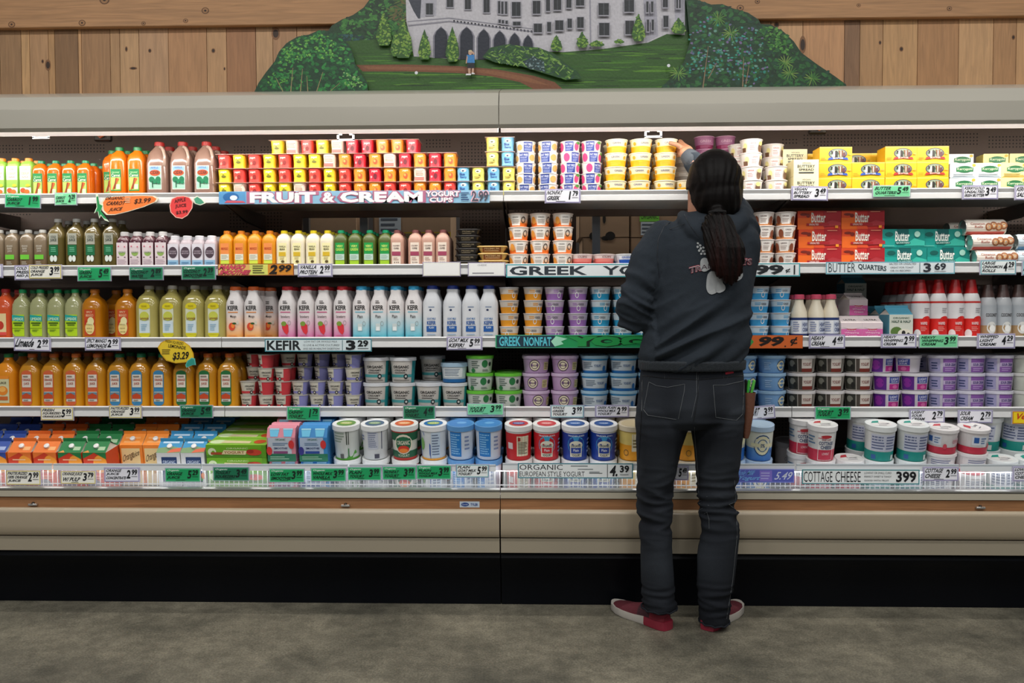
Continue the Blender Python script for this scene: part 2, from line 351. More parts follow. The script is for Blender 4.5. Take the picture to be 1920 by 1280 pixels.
p = V(862, 951, 3.2545); q = V(899, 940, 3.2545); m = MB(); m.paint([('r', 0, 0, 1, 1, '#cfd6dc'), ('r', .03, .08, .97, .92, '#b9c6d4'), ('e', .27, .5, .2, .33, '#1c3f86'), ('t', 'Carrier', .12, .38, .42, .66, '#c8d4e8'), ('t', 'TYLER', .55, .3, .92, .7, '#27408a', .02)], flatmap(p.x, p.z, q.x-p.x, q.z-p.z, 3.2558)); partL('maker_plate', m, 'printed', 0)
# night curtain handles and clips under the canopy
def handle(px, py, label):
    p = V(px, py, 3.355); m = MB(); a, h_ = .036, .013
    for x0, z0, x1, z1 in ((-a, -h_, -a+.008, h_), (a-.008, -h_, a, h_), (-a, -h_-.002, a, -h_+.006), (-a, h_-.004, -a+.02, h_), (a-.02, h_-.004, a, h_)): m.box(x0, 0, z0, x1, .006, z1, lin('#ffffff'))
    o = ob('pull_handle', m.mesh('pull_handle', 'shelfwhite', 0), None, p); tag(o, label, 'handle')
handle(76, 253, 'white plastic pull handle under the canopy, above the carrot juice'); handle(648, 257, 'white plastic pull handle before the top fruit yogurt cups'); handle(1225, 251, 'white plastic pull handle above the yellow yogurt cups'); 
for px, py, lb in ((190, 256, 'dark folded metal clip hanging under canopy above the small carrot juices'), (1535, 242, 'dark metal clip under the canopy above the yellow butter')):
    p = V(px, py, 3.6); m = MB(); m.box(-.038, 0, -.02, .038, .03, .016, lin('#1b1512'), bv=.006); m.tube([(-.02, -.006, .012), (0, -.01, -.006), (.022, -.006, .01)], .005, lin('#a04a22'))
    o = ob('curtain_clip', m.mesh('curtain_clip', 'plastic'), None, p); tag(o, lb, 'clip')
# ---------------------------------------------------------------- shelves
DEP = [.40, .46, .48, .50]
cuts = [[-900, -122, 411, 944, 1483, 2000, 2700], [-900, -122, 411, 947, 1483, 2010, 2700], [-900, -122, 415, 930, 1484, 2010, 2700], [-900, -122, 421, 947, 1485, 2010, 2700]]
rown = ['top', 'second', 'third', 'lowest']; py_ = [357, 494, 631, 762]
for r in range(4):
    xs = [V(c, py_[r], LIP).x for c in cuts[r]]; xs[0] = -3.69; xs[-1] = 3.69
    for i in range(6):
        a, b = xs[i]+.0015, xs[i+1]-.0015; z = SZ[r]; cx = (a+b)/2
        where_ = ['far left', 'left', 'centre left', 'centre right', 'right', 'far right'][i]
        vis = i in (1, 2, 3, 4)
        e = empty('metal_shelf', (cx, LIP, z), f'{rown[r]} white metal shelf, {where_} section of the case', 'shelf', 'case shelves')
        m = MB(); W = (b-a)/2
        m.box(-W, .012, -.030, W, DEP[r], -.014, lin('#a9a9a6')); ob('shelf_plate', m.mesh('shelf_plate', 'shelfwhite', 0), e)
        m = MB(); extr(m, [(.012, 0), (.002, 0), (0, -.004), (.004, -.019), (.003, -.021), (0, -.023), (0, -.044), (.012, -.047), (.016, -.03)], -W, W, lin('#c9c9c9'), lambda k: lin('#e9e9e9') if k in (0, 1, 5) else lin('#b4b4b4')); ob('price_rail', m.mesh('price_rail', 'shelfwhite', 0), e)
        for sx in (-1, 1):
            m = MB(); xx = sx*(W-.006); extr(m, [(.06, -.030), (DEP[r], -.030), (4.018-LIP, -.030), (4.018-LIP, -.10), (DEP[r]-.08, -.09), (.06, -.042)], xx-.0015, xx+.0015, lin('#6a6360')); ob('bracket', m.mesh('bracket', 'card', 0), e)
        if vis:
            m = MB()
            for t in (-.8, .1, .75): m.lathe([(-.0012, .0035), (0, .0035)], lin('#555555'), n=8, cx=0, cy=0)
# posts and cartons in the walk-in behind the gaps of the second shelf
for px, lb in ((572, 'thin grey steel post behind the orange and yellow bottles'), (682, 'grey steel post behind the green smoothies'), (1118, 'grey steel post beside the tall brown carton')):
    p = V(px, 430, 4.12); m = MB(); m.box(-.02, 0, 0, .02, .03, 1.75, lin('#9aa0a4')); o = ob('steel_post', m.mesh('steel_post', 'metal', 0), None, (p.x, 4.12, 0)); tag(o, lb, 'post')
m = MB(); m.box(-3.7, 4.16, 1.470, 3.7, 4.6, zf(490, 4.2)-.0005, lin('#777777')); o = ob('storage_shelf', m.mesh('storage_shelf', 'metal', 0)); tag(o, 'grey storage shelf in the dark cooler behind the second shelf', 'shelf')
def kbox(px0, py0, px1, py1, Y, dep, label, slots=(), notes=()):
    A = V(px0, py1, Y); B = V(px1, py0, Y); W = B.x-A.x; H = B.z-A.z
    e = empty('cardboard_box', ((A.x+B.x)/2, Y, A.z), label, 'cardboard box', 'cartons stored behind the case')
    m = MB(); m.box(-W/2, 0, 0, W/2, dep, H, lin('#a08468'), bv=.002)
    ops = [('r', .0, .985, 1, 1, '#5d4732'), ('r', .0, 0, .015, 1, '#5d4732')]+[('e', u, v, .03, .11, '#120c08') if k == 0 else ('e', u, v, .1, .1, '#120c08') if k == 1 else ('r', u-.1, v-.01, u+.1, v+.01, '#54402c') for u, v, k in slots]
    m.paint(ops, flatmap(-W/2, 0, W, H, 0)); ob('box_body', m.mesh('box_body', 'kraft', 0), e)
    for (u0, v0, u1, v1, c, tx) in notes:
        m = MB(); m.paint([('r', u0, v0, u1, v1, c)]+([('t', tx, u0+.02, v0+.3*(v1-v0), u1-.02, v0+.8*(v1-v0), '#333333')] if tx else [('l', u0+.02, v0+.02, u1-.04, v1-.02, 3, '#5a6470')]), flatmap(-W/2, 0, W, H, -.002)); ob('shipping_label', m.mesh('shipping_label', 'printed', 0), e)
kbox(1086, 362, 1180, 445, 4.2, .3, 'tall brown carton with a hand slot behind the red yogurts', [(.5, .42, 0), (.3, .03, 1), (.62, .03, 1)], [(.05, .82, .48, .95, '#b8c4cc', None)])
kbox(1182, 362, 1290, 445, 4.2, .3, 'brown carton with a green sticker beside the shopper', [(.15, .8, 2), (.6, .8, 2)], [(.16, .36, .5, .56, '#7ccf4a', 'ORGANIC'), (.18, .05, .66, .35, '#c4d0d8', None)])
kbox(1092, 445.5, 1180, 490, 4.2, .3, 'low brown carton under the tall one with the slot', [(.5, .98, 1)]); kbox(1182, 445.5, 1290, 490, 4.2, .3, 'low brown carton under the one with the green sticker', [(.5, .98, 1)])
kbox(575, 380, 668, 490, 4.2, .3, 'grey-brown carton in the dark behind the pale bottles', [(.5, .5, 2)]); kbox(700, 375, 845, 490, 4.2, .3, 'carton with a pale shipping sheet behind the pink bottles', [], [(.08, .45, .36, .75, '#b8c4cc', None), (.4, .36, 1, .48, '#b0952a', None)])
# ---------------------------------------------------------------- clear front guards and wire rack of the well
GY = 3.305
gz0 = zf(917, GY); gz1 = zf(871, GY)
for i, (a, b) in enumerate(((-420, -140), (-140, 98), (100, 377), (379, 652), (655, 930), (942, 1490), (1493, 1798), (1801, 2060))):
    x0 = V(a, 890, GY).x; x1 = V(b, 890, GY).x; cx = (x0+x1)/2; W = (x1-x0)/2-.001
    z1 = gz1 if b < 935 else zf(868, GY)
    e = empty('clear_guard', (cx, GY, gz0), f'clear plastic front guard with white rail, '+['off the left edge', 'at the far left', 'below the orange juice cartons', 'below the green snack boxes', 'below the quart yogurt tubs left of the seam', 'below the red, blue and gold yogurt tubs', 'below the red cottage cheese', 'at the far right'][i], 'front guard', 'clear guards along the well')
    H = z1-gz0; m = MB(); m.box(-W, 0, 0, W, .003, H-.028, lin('#e8f0f4')); ob('clear_panel', m.mesh('clear_panel', 'clear', 0), e)
    m = MB(); m.box(-W, -.003, H-.028, W, .006, H-.008, lin('#e6eaec')); m.box(-W, -.003, H-.008, W, .008, H, lin('#b9c0c6'), bv=.001); ob('tag_rail', m.mesh('tag_rail', 'shelfwhite', 0), e)
m = MB(); x = -2.6
while x < 2.5: m.box(x-.0013, 3.335, DECKZ, x+.0013, 3.3376, gz1-.03, lin('#f0f0f0')); x += .0205
for zz in (.012, .05, gz1-.035-DECKZ): m.box(-2.6, 3.338, DECKZ+zz, 2.5, 3.3415, DECKZ+zz+.004, lin('#f0f0f0'))
o = ob('wire_rack', m.mesh('wire_rack', 'shelfwhite', 0)); tag(o, 'white wire rack standing behind the clear guards along the well', 'rack')
area('well_light', (-.1, 3.325, gz1-.02), (R(8), 0, 0), 7.2, .01, 4.5, (1, 1, 1))
# ================================================================ GOODS: one prototype of each kind
SQ = [(0, .9), (.02, 1), (.70, 1), (.77, .96), (.85, .78), (.905, .5), (.93, .44)]
JUG = [(0, .9), (.02, 1), (.1, 1), (.60, 1), (.70, .95), (.79, .76), (.86, .48), (.90, .38), (.935, .38)]
KEF = [(0, .95), (.015, 1), (.62, 1), (.70, .96), (.78, .78), (.86, .6), (.93, .62)]
CRM = [(0, .92), (.03, 1), (.50, 1), (.60, .96), (.72, .74), (.82, .55), (.9, .54)]
def bottle(key, name, cat, wpx, hpx, prof, body, cap, ops, lw=.62, z0=.1, z1=.62, corner=.28, capw=None, mt='juice', partname='bottle_body', scale=None, wrap=False):
    s = scale or S; w_ = wpx*s; h = hpx*s
    bc = body if callable(body) else (lambda f, c=lin(body): c)
    m = MB(); m.loft([(z*h, w_*f, w_*f, w_*max(corner, .5 if f < .6 else corner)*f) for z, f in prof], lambda z: bc(z/h), n=4)
    nz = prof[-1][0]; nw = prof[-1][1]; cw = (capw or nw*1.12)*w_/2
    if wrap:                              # printed straight on the body
        m.mi = 1; m.paint(ops, flatmap(-w_*lw/2, z0*h, w_*lw, (z1-z0)*h, -w_/2-.0004)); m.mi = 0
    parts = [(partname, m.mesh(key, [mt, 'printed']), None, None)]
    c = MB(); zc = nz*h-.001; c.lathe([(zc, cw*.9), (zc, cw), (zc+(h-zc)*.85, cw*.97), (h, cw*.85)], lin(cap), n=16); parts.append(('cap', c.mesh(key+'_cap', 'plastic'), None, None))
    if not wrap and ops:
        l = MB(); l.paint(ops, flatmap(-w_*lw/2, z0*h, w_*lw, (z1-z0)*h, -w_/2-.0004)); parts.append(('label', l.mesh(key+'_label', 'printed', 0), None, None))
    PROTO[key] = (name, cat, parts); return w_
def tub(key, name, cat, wt, wb, hpx, body, lid, ops, lidops=None, lidh=.14, mt='plastic', scale=None, turn=0, lidmat='plastic', rim=True):
    s = scale or S; rt = wt*s/2; rb = wb*s/2; h = hpx*s; hb = h*(1-lidh*.55)
    m = MB(); bc = lin(body)
    m.lathe([(.0, rb*.93), (.0015, rb*.97), (.004, rb), (hb*.9, rt*.93), (hb, rt*.95)], bc, n=32)
    def mp(u, v, L): 
        a = u*R(75)+turn; r = rb+(rt*.94-rb)*v+.0007+.0003*L
        return (r*math.sin(a), -r*math.cos(a), v*hb)
    m.mi = 1; m.paint(ops, mp, .2); parts = [('tub_body', m.mesh(key, [mt, 'printed'], 40), None, None)]
    l = MB(); lh = h*lidh; z = h-lh
    if rim: l.lathe([(z, rt*.955), (z, rt), (h-.0015, rt), (h, rt-.0015), (h, rt*.93), (h-.002, rt*.92)], lin(lid), n=32)
    else: l.lathe([(z+lh*.5, rt*.96), (z+lh*.5, rt), (h-.0004, rt), (h, rt*.98)], lin(lid), n=32)
    if lidops: l.mi = 1; l.paint(lidops, lambda u, v, L: (rt*.9*u, rt*.9*v, h-.0015+.0003*(L+1)))
    parts.append(('lid', l.mesh(key+'_lid', [lidmat, 'printed'], 40), None, None)); PROTO[key] = (name, cat, parts); return wt*s
def carton(key, name, cat, wpx, hpx, dpx, col, ops, topops=None, sidecol=None, mt='card', part='box_body', bv=.0012):
    w_ = wpx*S; h = hpx*S; d = dpx*S; m = MB(); m.box(-w_/2, -d/2, 0, w_/2, d/2, h, lin(col), bv=bv)
    m.mi = 1; m.paint(ops, flatmap(-w_/2, 0, w_, h, -d/2)); 
    if sidecol:
        for sg in (-1, 1): m.paint([('r', .04, .05, .96, .95, sidecol)], lambda u, v, L, sg=sg: (sg*(w_/2+.0005), sg*(-d/2+u*d), v*h))
    if topops: m.paint(topops, lambda u, v, L: (-w_/2+u*w_, -d/2+v*d, h+.0004*(L+1)))
    PROTO[key] = (name, cat, [(part, m.mesh(key, [mt, 'printed'], 0), None, None)]); return w_
N_THINGS = 0
def put(key, desc, xs, z, pitch=None, tiers=1, ranks=1, dep=None, Y=FRONT, group=None, jit=.0, xo=None, first=0, rtiers=None, turn=0, sway=.0006):
    global N_THINGS
    n = len(xs); T = max(tiers) if isinstance(tiers, (list, tuple)) else tiers
    for k in range(first, ranks):
        for i, px in enumerate(xs):
            x = V(px, 600, Y).x; tt = tiers[i] if isinstance(tiers, (list, tuple)) else tiers
            if k and rtiers is not None: tt = rtiers[i] if isinstance(rtiers, (list, tuple)) else rtiers
            for t in range(tt):
                lb = desc+', '+where(i, n, t, max(T, tt), k) if (n > 1 or max(T, tt) > 1 or k) else desc
                import re
                nw_ = lambda q: len(re.findall(r"[A-Za-z0-9']+", q))
                if nw_(lb) > 16: lb = lb.replace(', in front', '').replace(' tier up', ' tier')
                if nw_(lb) > 16: lb = lb.replace(' rank back', ' rank')
                if nw_(lb) > 16: lb = lb.replace('from left', 'across').replace('with ', '')
                place(key, lb, x+random.uniform(-sway, sway)+(xo[t] if xo else 0), Y+dep/2+k*(dep+.005)+.001, z+t*(pitch or 0)+.0004, turn+random.uniform(-jit, jit), group); N_THINGS += 1
P = lambda *a: a
# ------------------------------------------------ TOP SHELF
z = SZ[0]-.014+.0006
put_z = [q-.014+.0006 for q in SZ]
d = bottle('carton_green', 'juice_bottle', 'juice bottle', 24.5, 76, [(0, .95), (.02, 1), (.80, 1), (.86, .9), (.91, .6), (.93, .5)], '#8fc24a', '#e98a24', [('r', 0, 0, 1, 1, '#f4f6ea'), ('r', 0, .3, 1, .55, '#9ed65a'), ('r', 0, 0, 1, .12, '#8fd060'), ('t', 'LOW', .3, .86, .7, .93, '#4f8a30'), ('t', 'SODIUM', .12, .72, .88, .8, '#8aa060'), ('t', 'JUICE', .2, .60, .8, .68, '#cc6a5a'), ('e', .3, .2, .24, .08, '#e2562a'), ('e', .65, .16, .26, .07, '#e7702e'), ('e', .75, .36, .2, .05, '#d8c43a')], lw=.86, z0=.03, z1=.78, mt='plastic')
put('carton_green', 'slim white and green juice bottle with orange cap', [-22, 3, 28, 53], z, ranks=2, dep=d, group='white and green juice bottles')
CAR = [('r', 0, 0, 1, 1, '#1d8a4a'), ('r', .05, .04, .95, .62, '#b8d86a'), ('t', 'ORGANIC', .12, .8, .88, .88, '#c8f0b8'), ('t', 'Carrot', .1, .64, .92, .78, '#f2f7ea', .01), ('p', [(.15, .06), (.3, .06), (.85, .55), (.6, .6)], '#c8602c'), ('p', [(.3, .1), (.45, .1), (.6, .58), (.5, .6)], '#8a3a22'), ('r', .55, .08, .9, .3, '#dfeac0')]
d = bottle('carrot_small', 'juice_bottle', 'juice bottle', 26.5, 71, SQ, '#dd6a12', '#1b8a5a', CAR, lw=.68, z0=.04, z1=.64)
put('carrot_small', 'small orange carrot juice with green cap', [76, 103, 131, 159], z, ranks=3, dep=d, group='small carrot juices', sway=.0002)
d = bottle('carrot_large', 'juice_bottle', 'juice bottle', 32, 96, SQ, '#e0700f', '#1b7a44', CAR, lw=.62, z0=.12, z1=.55)
put('carrot_large', 'large orange carrot juice with green cap', [222, 256], z, ranks=2, dep=d, group='large carrot juices')
place('carrot_large', 'large carrot juice set back, left of the other large carrot juices', V(199, 300, FRONT+.05).x, FRONT+.07+d/2, z+.0004, 0, 'large carrot juices')
# cider jug with a moulded handle
s = S; w_ = 41*s; h = 106*s; m = MB(); bc = lin('#8e6f62')
m.loft([(0, w_*.9, w_*.9, w_*.25), (.02*h, w_, w_, w_*.28), (.60*h, w_, w_, w_*.28), (.68*h, w_*.97, w_*.95, w_*.3), (.78*h, w_*.84, w_*.8, w_*.3, -w_*.04, 0), (.86*h, w_*.6, w_*.6, w_*.28, -w_*.03, 0), (.91*h, w_*.42, w_*.42, w_*.21), (.93*h, w_*.4, w_*.4, w_*.2)], bc)
p1 = ('bottle_body', m.mesh('jug', 'juice'), None, None)
m = MB(); m.tube([(w_*.12, -w_*.2, .9*h), (w_*.26, -w_*.3, .87*h), (w_*.38, -w_*.40, .80*h), (w_*.43, -w_*.44, .70*h), (w_*.42, -w_*.45, .62*h), (w_*.38, -w_*.40, .56*h)], w_*.075, lin('#b49a8c')); p2 = ('handle', m.mesh('jug_handle', 'juice'), None, None)
m = MB(); m.lathe([(.925*h, w_*.2), (.925*h, w_*.23), (.99*h, w_*.22), (h, w_*.19)], lin('#a32522'), n=16); p3 = ('cap', m.mesh('jug_cap', 'plastic'), None, None)
m = MB(); m.paint([('r', 0, 0, 1, 1, '#e8e4dc'), ('r', .04, .03, .96, .97, '#9fd0b8'), ('r', .04, .78, .96, .97, '#8fb8e0'), ('e', .5, .7, .42, .13, '#c2502a'), ('t', 'CIDER', .16, .64, .84, .78, '#3a2016', .02), ('e', .25, .42, .22, .12, '#11704a'), ('e', .75, .42, .2, .13, '#11704a'), ('e', .45, .34, .2, .1, '#157a50'), ('r', .28, .08, .36, .36, '#0f4a34'), ('r', .6, .2, .64, .34, '#0f4a34'), ('e', .8, .3, .15, .07, '#157a50'), ('t', 'APPLE', .2, .88, .8, .95, '#2a4a8a')], flatmap(-w_*.3, .13*h, w_*.6, .42*h, -w_/2-.0004)); p4 = ('label', m.mesh('jug_label', 'printed', 0), None, None)
PROTO['jug'] = ('cider_jug', 'juice jug', [p1, p2, p3, p4])
put('jug', 'brown cider jug with handle and red cap', [295, 339, 384], z, ranks=3, dep=w_, group='cider jugs')
# cups joined by a foil sheet
CW = 28.2*S; CH = 27*S*.985
CUPC = {'R': ('#e0453c', '#f7b0a4'), 'Y': ('#f2cf2c', '#fbeea0'), 'O': ('#f0952e', '#fbd08a'), 'C': ('#cf2438', '#f6a0a8'), 'W': ('#efe2d0', '#e2786e'), 'B': ('#72b4dc', '#d8ecf6'), 'L': ('#e8d768', '#fbf6c8')}
def cupmesh(ch):
    if ('cup', ch) in TX: return TX['cup', ch]
    a, b = CUPC[ch]; m = MB(); r = CW*.435; hb = CH-.003
    m.loft([(0, r*1.7, r*1.7, r*.7), (.002, r*1.84, r*1.84, r*.7), (hb*.3, r*1.76, r*1.76, r*.7), (hb*.85, r*1.88, r*1.88, r*.62), (hb, r*1.9, r*1.9, r*.5)], lin(a))
    ops = {'R': [('t', 'yogurt', .12, .68, .7, .88, '#fff2ee', .02), ('e', .6, .38, .2, .2, '#8f1f1a'), ('e', .3, .3, .12, .13, '#f28a78')], 'C': [('t', 'yogurt', .2, .68, .85, .9, '#fff2ee', .02), ('e', .6, .36, .2, .24, '#6f1626'), ('e', .2, .3, .1, .1, b)],
           'Y': [('t', 'yogurt', .2, .7, .85, .9, '#ffffff', .02), ('e', .55, .42, .26, .1, '#6a6a14'), ('e', .5, .56, .12, .08, '#8a8a20')], 'O': [('t', 'yogurt', .3, .75, .9, .92, '#fff6e4', .02), ('e', .62, .4, .24, .24, '#d8542a'), ('e', .56, .46, .12, .12, '#f4a050')],
           'W': [('l', .1, .4, .95, .92, 4, '#c09a86'), ('r', 0, 0, 1, .28, b)], 'B': [('e', .55, .82, .3, .14, '#e8e8c8'), ('e', .5, .78, .12, .07, '#2a3a6a'), ('t', 'Blue', .15, .38, .7, .62, '#1d3d84', .03), ('t', 'Berry', .2, .1, .9, .34, '#1d3d84', .03)], 'L': [('e', .5, .75, .3, .16, '#f6f0d0'), ('e', .45, .72, .14, .06, '#4a4a2a'), ('e', .65, .4, .12, .05, '#5a5a2a'), ('l', .1, .08, .8, .3, 2, '#8a7a2a')]}[ch]
    m.mi = 1; m.paint(ops, flatmap(-r*.72, hb*.08, r*1.44, hb*.84, -r*.93)); TX['cup', ch] = m.mesh('cup_'+ch, ['plastic', 'printed'], 40); return TX['cup', ch]
sheet = MB(); sheet.box(-CW*.995, -CW*1.0, CH-.0028, CW*.995, CW*1.0, CH-.0014, lin('#e9c9c0'), bv=.0004); sheet = sheet.mesh('sheet', 'foil', 0)
NM = {'R': 'strawberry', 'Y': 'yellow', 'O': 'peach', 'C': 'cherry', 'W': 'back-turned', 'B': 'blue', 'L': 'pale yellow'}
def pack(a, b, px, zt, label, grp, dy=0):
    x = V(px, 600, FRONT).x; e = empty('yogurt_cup_pack', (x, FRONT+CW+.001+dy, zt), label, 'yogurt cup pack', grp)
    ob('lid_sheet', sheet, e)
    for c, sx in ((a, -1), (b, 1)):
        for sy in (-1, 1): ob('cup', cupmesh(c), e, (sx*CW/2, sy*CW/2, 0))
    return e
tiers_ = ['YWRYYWRYROORROOR', 'YRRYRYRYROCOOWCO', 'RYRYRYYWOCOWCOCO']
tn = ['bottom layer', 'second layer', 'third layer', 'top layer']
PZ = z-.006+.0062
for t, row_ in enumerate(tiers_):
    for i in range(8): pack(row_[2*i], row_[2*i+1], 421+28.2*(2*i+.5), PZ+t*CH, f'fruit yogurt cup pack, {NM[row_[2*i]]} and {NM[row_[2*i+1]]} cups, {tn[t]}, '+where(i, 8).replace(', in front', ''), 'fruit and cream yogurt packs')
for i, (a, b) in enumerate(('YW', 'RY', 'WC', 'CO', 'OC')): pack(a, b, 533+56.4*i, PZ+3*CH, f'fruit yogurt cup pack, {NM[a]} and {NM[b]} cups, top layer, '+where(i, 5).replace(', in front', ''), 'fruit and cream yogurt packs', .012)
for i, px in enumerate((883, 940)):
    for t in range(2): pack('B', 'L', px, PZ+t*CH, ['left', 'right'][i]+' blue and pale yellow cup pack, '+['bottom', 'second'][t]+' layer beside the white cups', 'blueberry and vanilla cup packs')
for t in (2, 3): pack('L', 'B', 938, PZ+t*CH*1.02, 'pale yellow and blue cup pack, '+tn[t]+' beside the white cups', 'blueberry and vanilla cup packs')
# single cups of the top shelf
tub('cup_vanilla', 'yogurt_cup', 'yogurt cup', 39, 33, 19.9, '#eeeae2', '#f4f2ee', [('r', -.45, .05, .3, .98, '#27408f'), ('t', 'FAT FREE', -.4, .65, .24, .85, '#e8ecf8', .01), ('t', 'YOGURT', -.38, .4, .2, .58, '#c8d0f0', .01), ('l', -.38, .1, .2, .34, 2, '#9aa8d8'), ('e', .65, .5, .28, .32, '#d9a860'), ('e', -.8, .45, .25, .3, '#d9a860')], lidh=.1, rim=False)
tub('cup_berry', 'yogurt_cup', 'yogurt cup', 39, 33, 19.9, '#eeeae2', '#f4f2ee', [('r', -.2, .05, .5, .98, '#2b3f96'), ('t', 'FAT FREE', -.14, .65, .44, .85, '#e8ecf8', .01), ('t', 'YOGURT', -.12, .4, .4, .58, '#c8d0f0', .01), ('l', -.12, .1, .4, .34, 2, '#9aa8d8'), ('e', -.6, .5, .26, .42, '#d8407c'), ('e', .78, .5, .2, .4, '#d8407c'), ('e', .9, .85, .2, .14, '#4f9a40')], lidh=.1, rim=False)
d = 39*S
put('cup_vanilla', 'white and navy vanilla yogurt cup', [986, 1028], z, 19.9*S, 5, 2, d, group='white and navy vanilla cups', jit=.5)
put('cup_berry', 'white and navy cup with pink berries', [1070, 1110], z, 19.9*S, 5, 2, d, group='white and navy berry cups', jit=.5)
tub('cup_gold', 'yogurt_cup', 'yogurt cup', 43, 33, 25.6, '#f6ecc8', '#f8f0d8', [('b', 0, .5, '#f2b21c'), ('b', .47, .52, '#fbd95a'), ('t', 'GREEK', -.3, .68, .35, .82, '#6a6a8a', .01), ('l', -.4, .1, .5, .4, 3, '#f8cf50'), ('e', .75, .7, .12, .14, '#e8a820'), ('e', -.78, .7, .12, .14, '#e8a820')], lidh=.12, rim=False)
d = 43*S
put('cup_gold', 'yellow and cream yogurt cup', [1155, 1201, 1249], z, 25.6*S, 4, 2, d, group='yellow top-shelf yogurt cups', jit=.3, xo=[0, .001, .003, .006])
place('cup_gold', 'single yellow yogurt cup right beside the shopper\'s head', V(1290, 600, FRONT).x, FRONT+d/2, z, .2, 'yellow top-shelf yogurt cups')
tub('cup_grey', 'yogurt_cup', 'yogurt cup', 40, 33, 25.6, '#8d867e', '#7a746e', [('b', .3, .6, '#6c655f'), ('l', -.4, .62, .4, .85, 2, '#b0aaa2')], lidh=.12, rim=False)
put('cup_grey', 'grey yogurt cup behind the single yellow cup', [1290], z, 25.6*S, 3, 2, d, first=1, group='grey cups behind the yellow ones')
tub('cup_plum', 'yogurt_cup', 'yogurt cup', 41, 33, 25.4, '#8c2c58', '#d2a0c4', [('b', .35, .98, '#a86a90'), ('t', 'GREEK', -.5, .55, .5, .75, '#d8b0c8', .01), ('l', -.5, .08, .5, .3, 2, '#b05a84')], lidh=.12, rim=False)
put('cup_plum', 'plum pink yogurt cup behind the shopper\'s head', [1323, 1362], z, 25.4*S, 5, 1, d, Y=FRONT+.215, group='plum pink yogurt cups')
tub('cup_cocoa', 'yogurt_cup', 'yogurt cup', 42, 33, 25.2, '#eae2da', '#f2eae6', [('b', .0, .12, '#e9c8c0'), ('r', -.35, .1, .25, .92, '#f8f2ee'), ('t', 'GREEK', -.28, .66, .2, .78, '#b05050', .01), ('l', -.3, .2, .2, .55, 3, '#c49a98'), ('e', -.65, .5, .16, .26, '#e8dc9a'), ('r', -.95, .06, -.6, .4, '#6a4a34'), ('e', .6, .4, .22, .34, '#7a5a44'), ('e', .6, .72, .2, .16, '#e2d890')], lidh=.12, rim=False)
put('cup_cocoa', 'white yogurt cup with brown and pink print', [1413, 1459], z, 25.2*S, [4, 2], 1, d, group='white and brown yogurt cups', jit=.4, xo=[0, 0, -.004, -.002])
put('cup_cocoa', 'white and brown yogurt cup set back', [1388, 1452], z, 25.2*S, [4, 4], 1, d, Y=FRONT+.105, group='white and brown yogurt cups', jit=.4)
SPR = [('r', .0, .0, 1, 1, '#e6ddb6'), ('t', 'VEGAN', .34, .74, .68, .83, '#3a3c34', .01), ('t', 'BUTTERY', .15, .5, .85, .68, '#2c3030', .02), ('t', 'SPREAD', .2, .32, .8, .46, '#2c3030', .02), ('r', .2, .17, .8, .25, '#3a3e3c')]
d = carton('spread', 'spread_box', 'box', 46, 30.5, 46, '#dccf9c', SPR)
put('spread', 'cream box of vegan buttery spread', [1509], z, 30.5*S, 2, 1, d, group='vegan spread boxes')
put('spread', 'cream box of vegan spread set back in shadow', [1488], z, 30.5*S, 3, 1, d, Y=FRONT+.13, group='vegan spread boxes')
def cow(c1, c2): return [('r', 0, 0, 1, 1, '#f4bc16'), ('r', 0, .93, 1, 1, '#f8d860'), ('e', .56, .55, .29, .34, c2), ('e', .56, .55, .26, .3, '#98a890'), ('r', .32, .5, .8, .62, '#5a7a5a'), ('p', [(.34, .74), (.42, .68), (.5, .76), (.49, .5), (.45, .3), (.40, .3), (.37, .5)], '#e0dcd4'), ('p', [(.34, .74), (.41, .7), (.40, .5), (.37, .5)], '#26241f'), ('p', [(.47, .72), (.5, .76), (.56, .66), (.55, .3), (.47, .34)], '#2c2a26'), ('e', .425, .34, .025, .05, '#d8a8a0'), ('p', [(.57, .78), (.63, .72), (.72, .78), (.71, .5), (.66, .32), (.61, .34), (.59, .55)], '#8a5a3a'), ('p', [(.63, .72), (.66, .7), (.655, .34), (.625, .36)], '#e6dcc8'), ('p', [(.70, .6), (.78, .66), (.8, .4), (.70, .34)], '#6a4048'), ('p', [(.28, .3), (.84, .3), (.88, .14), (.56, .22), (.24, .14)], c1), ('t', 'BUTTER', .4, .2, .72, .3, '#f4f0e0', .01), ('l', .03, .12, .2, .3, 2, '#c98a10'), ('r', .88, .45, .96, .55, '#c8b040')]
d = carton('cowblue', 'butter_box', 'butter box', 60, 28.6, 36, '#f0b515', cow('#2a56b8', '#24386e'), [('r', .02, .02, .98, .98, '#f8cc3a')], '#f2ba18')
carton('cowred', 'butter_box', 'butter box', 58, 28.6, 36, '#f0b515', cow('#c2342a', '#3a2c4e'), [('r', .02, .02, .98, .98, '#f8cc3a')], '#f2ba18')
put('cowblue', 'yellow butter box with cows and blue ribbon', [1568, 1630], z, 28.8*S, [3, 2], 1, d, group='yellow butter boxes with blue ribbon', jit=.02)
put('cowred', 'yellow butter box with cows and red ribbon', [1691, 1751], z, 28.8*S, 3, 1, d, group='yellow butter boxes with red ribbon', jit=.02)
put('cowblue', 'yellow butter box with blue ribbon', [1568, 1630], z, 28.8*S, [3, 3], 2, d, first=1, group='yellow butter boxes with blue ribbon')
put('cowred', 'yellow butter box with red ribbon', [1691, 1751], z, 28.8*S, 3, 2, d, first=1, group='yellow butter boxes with red ribbon')
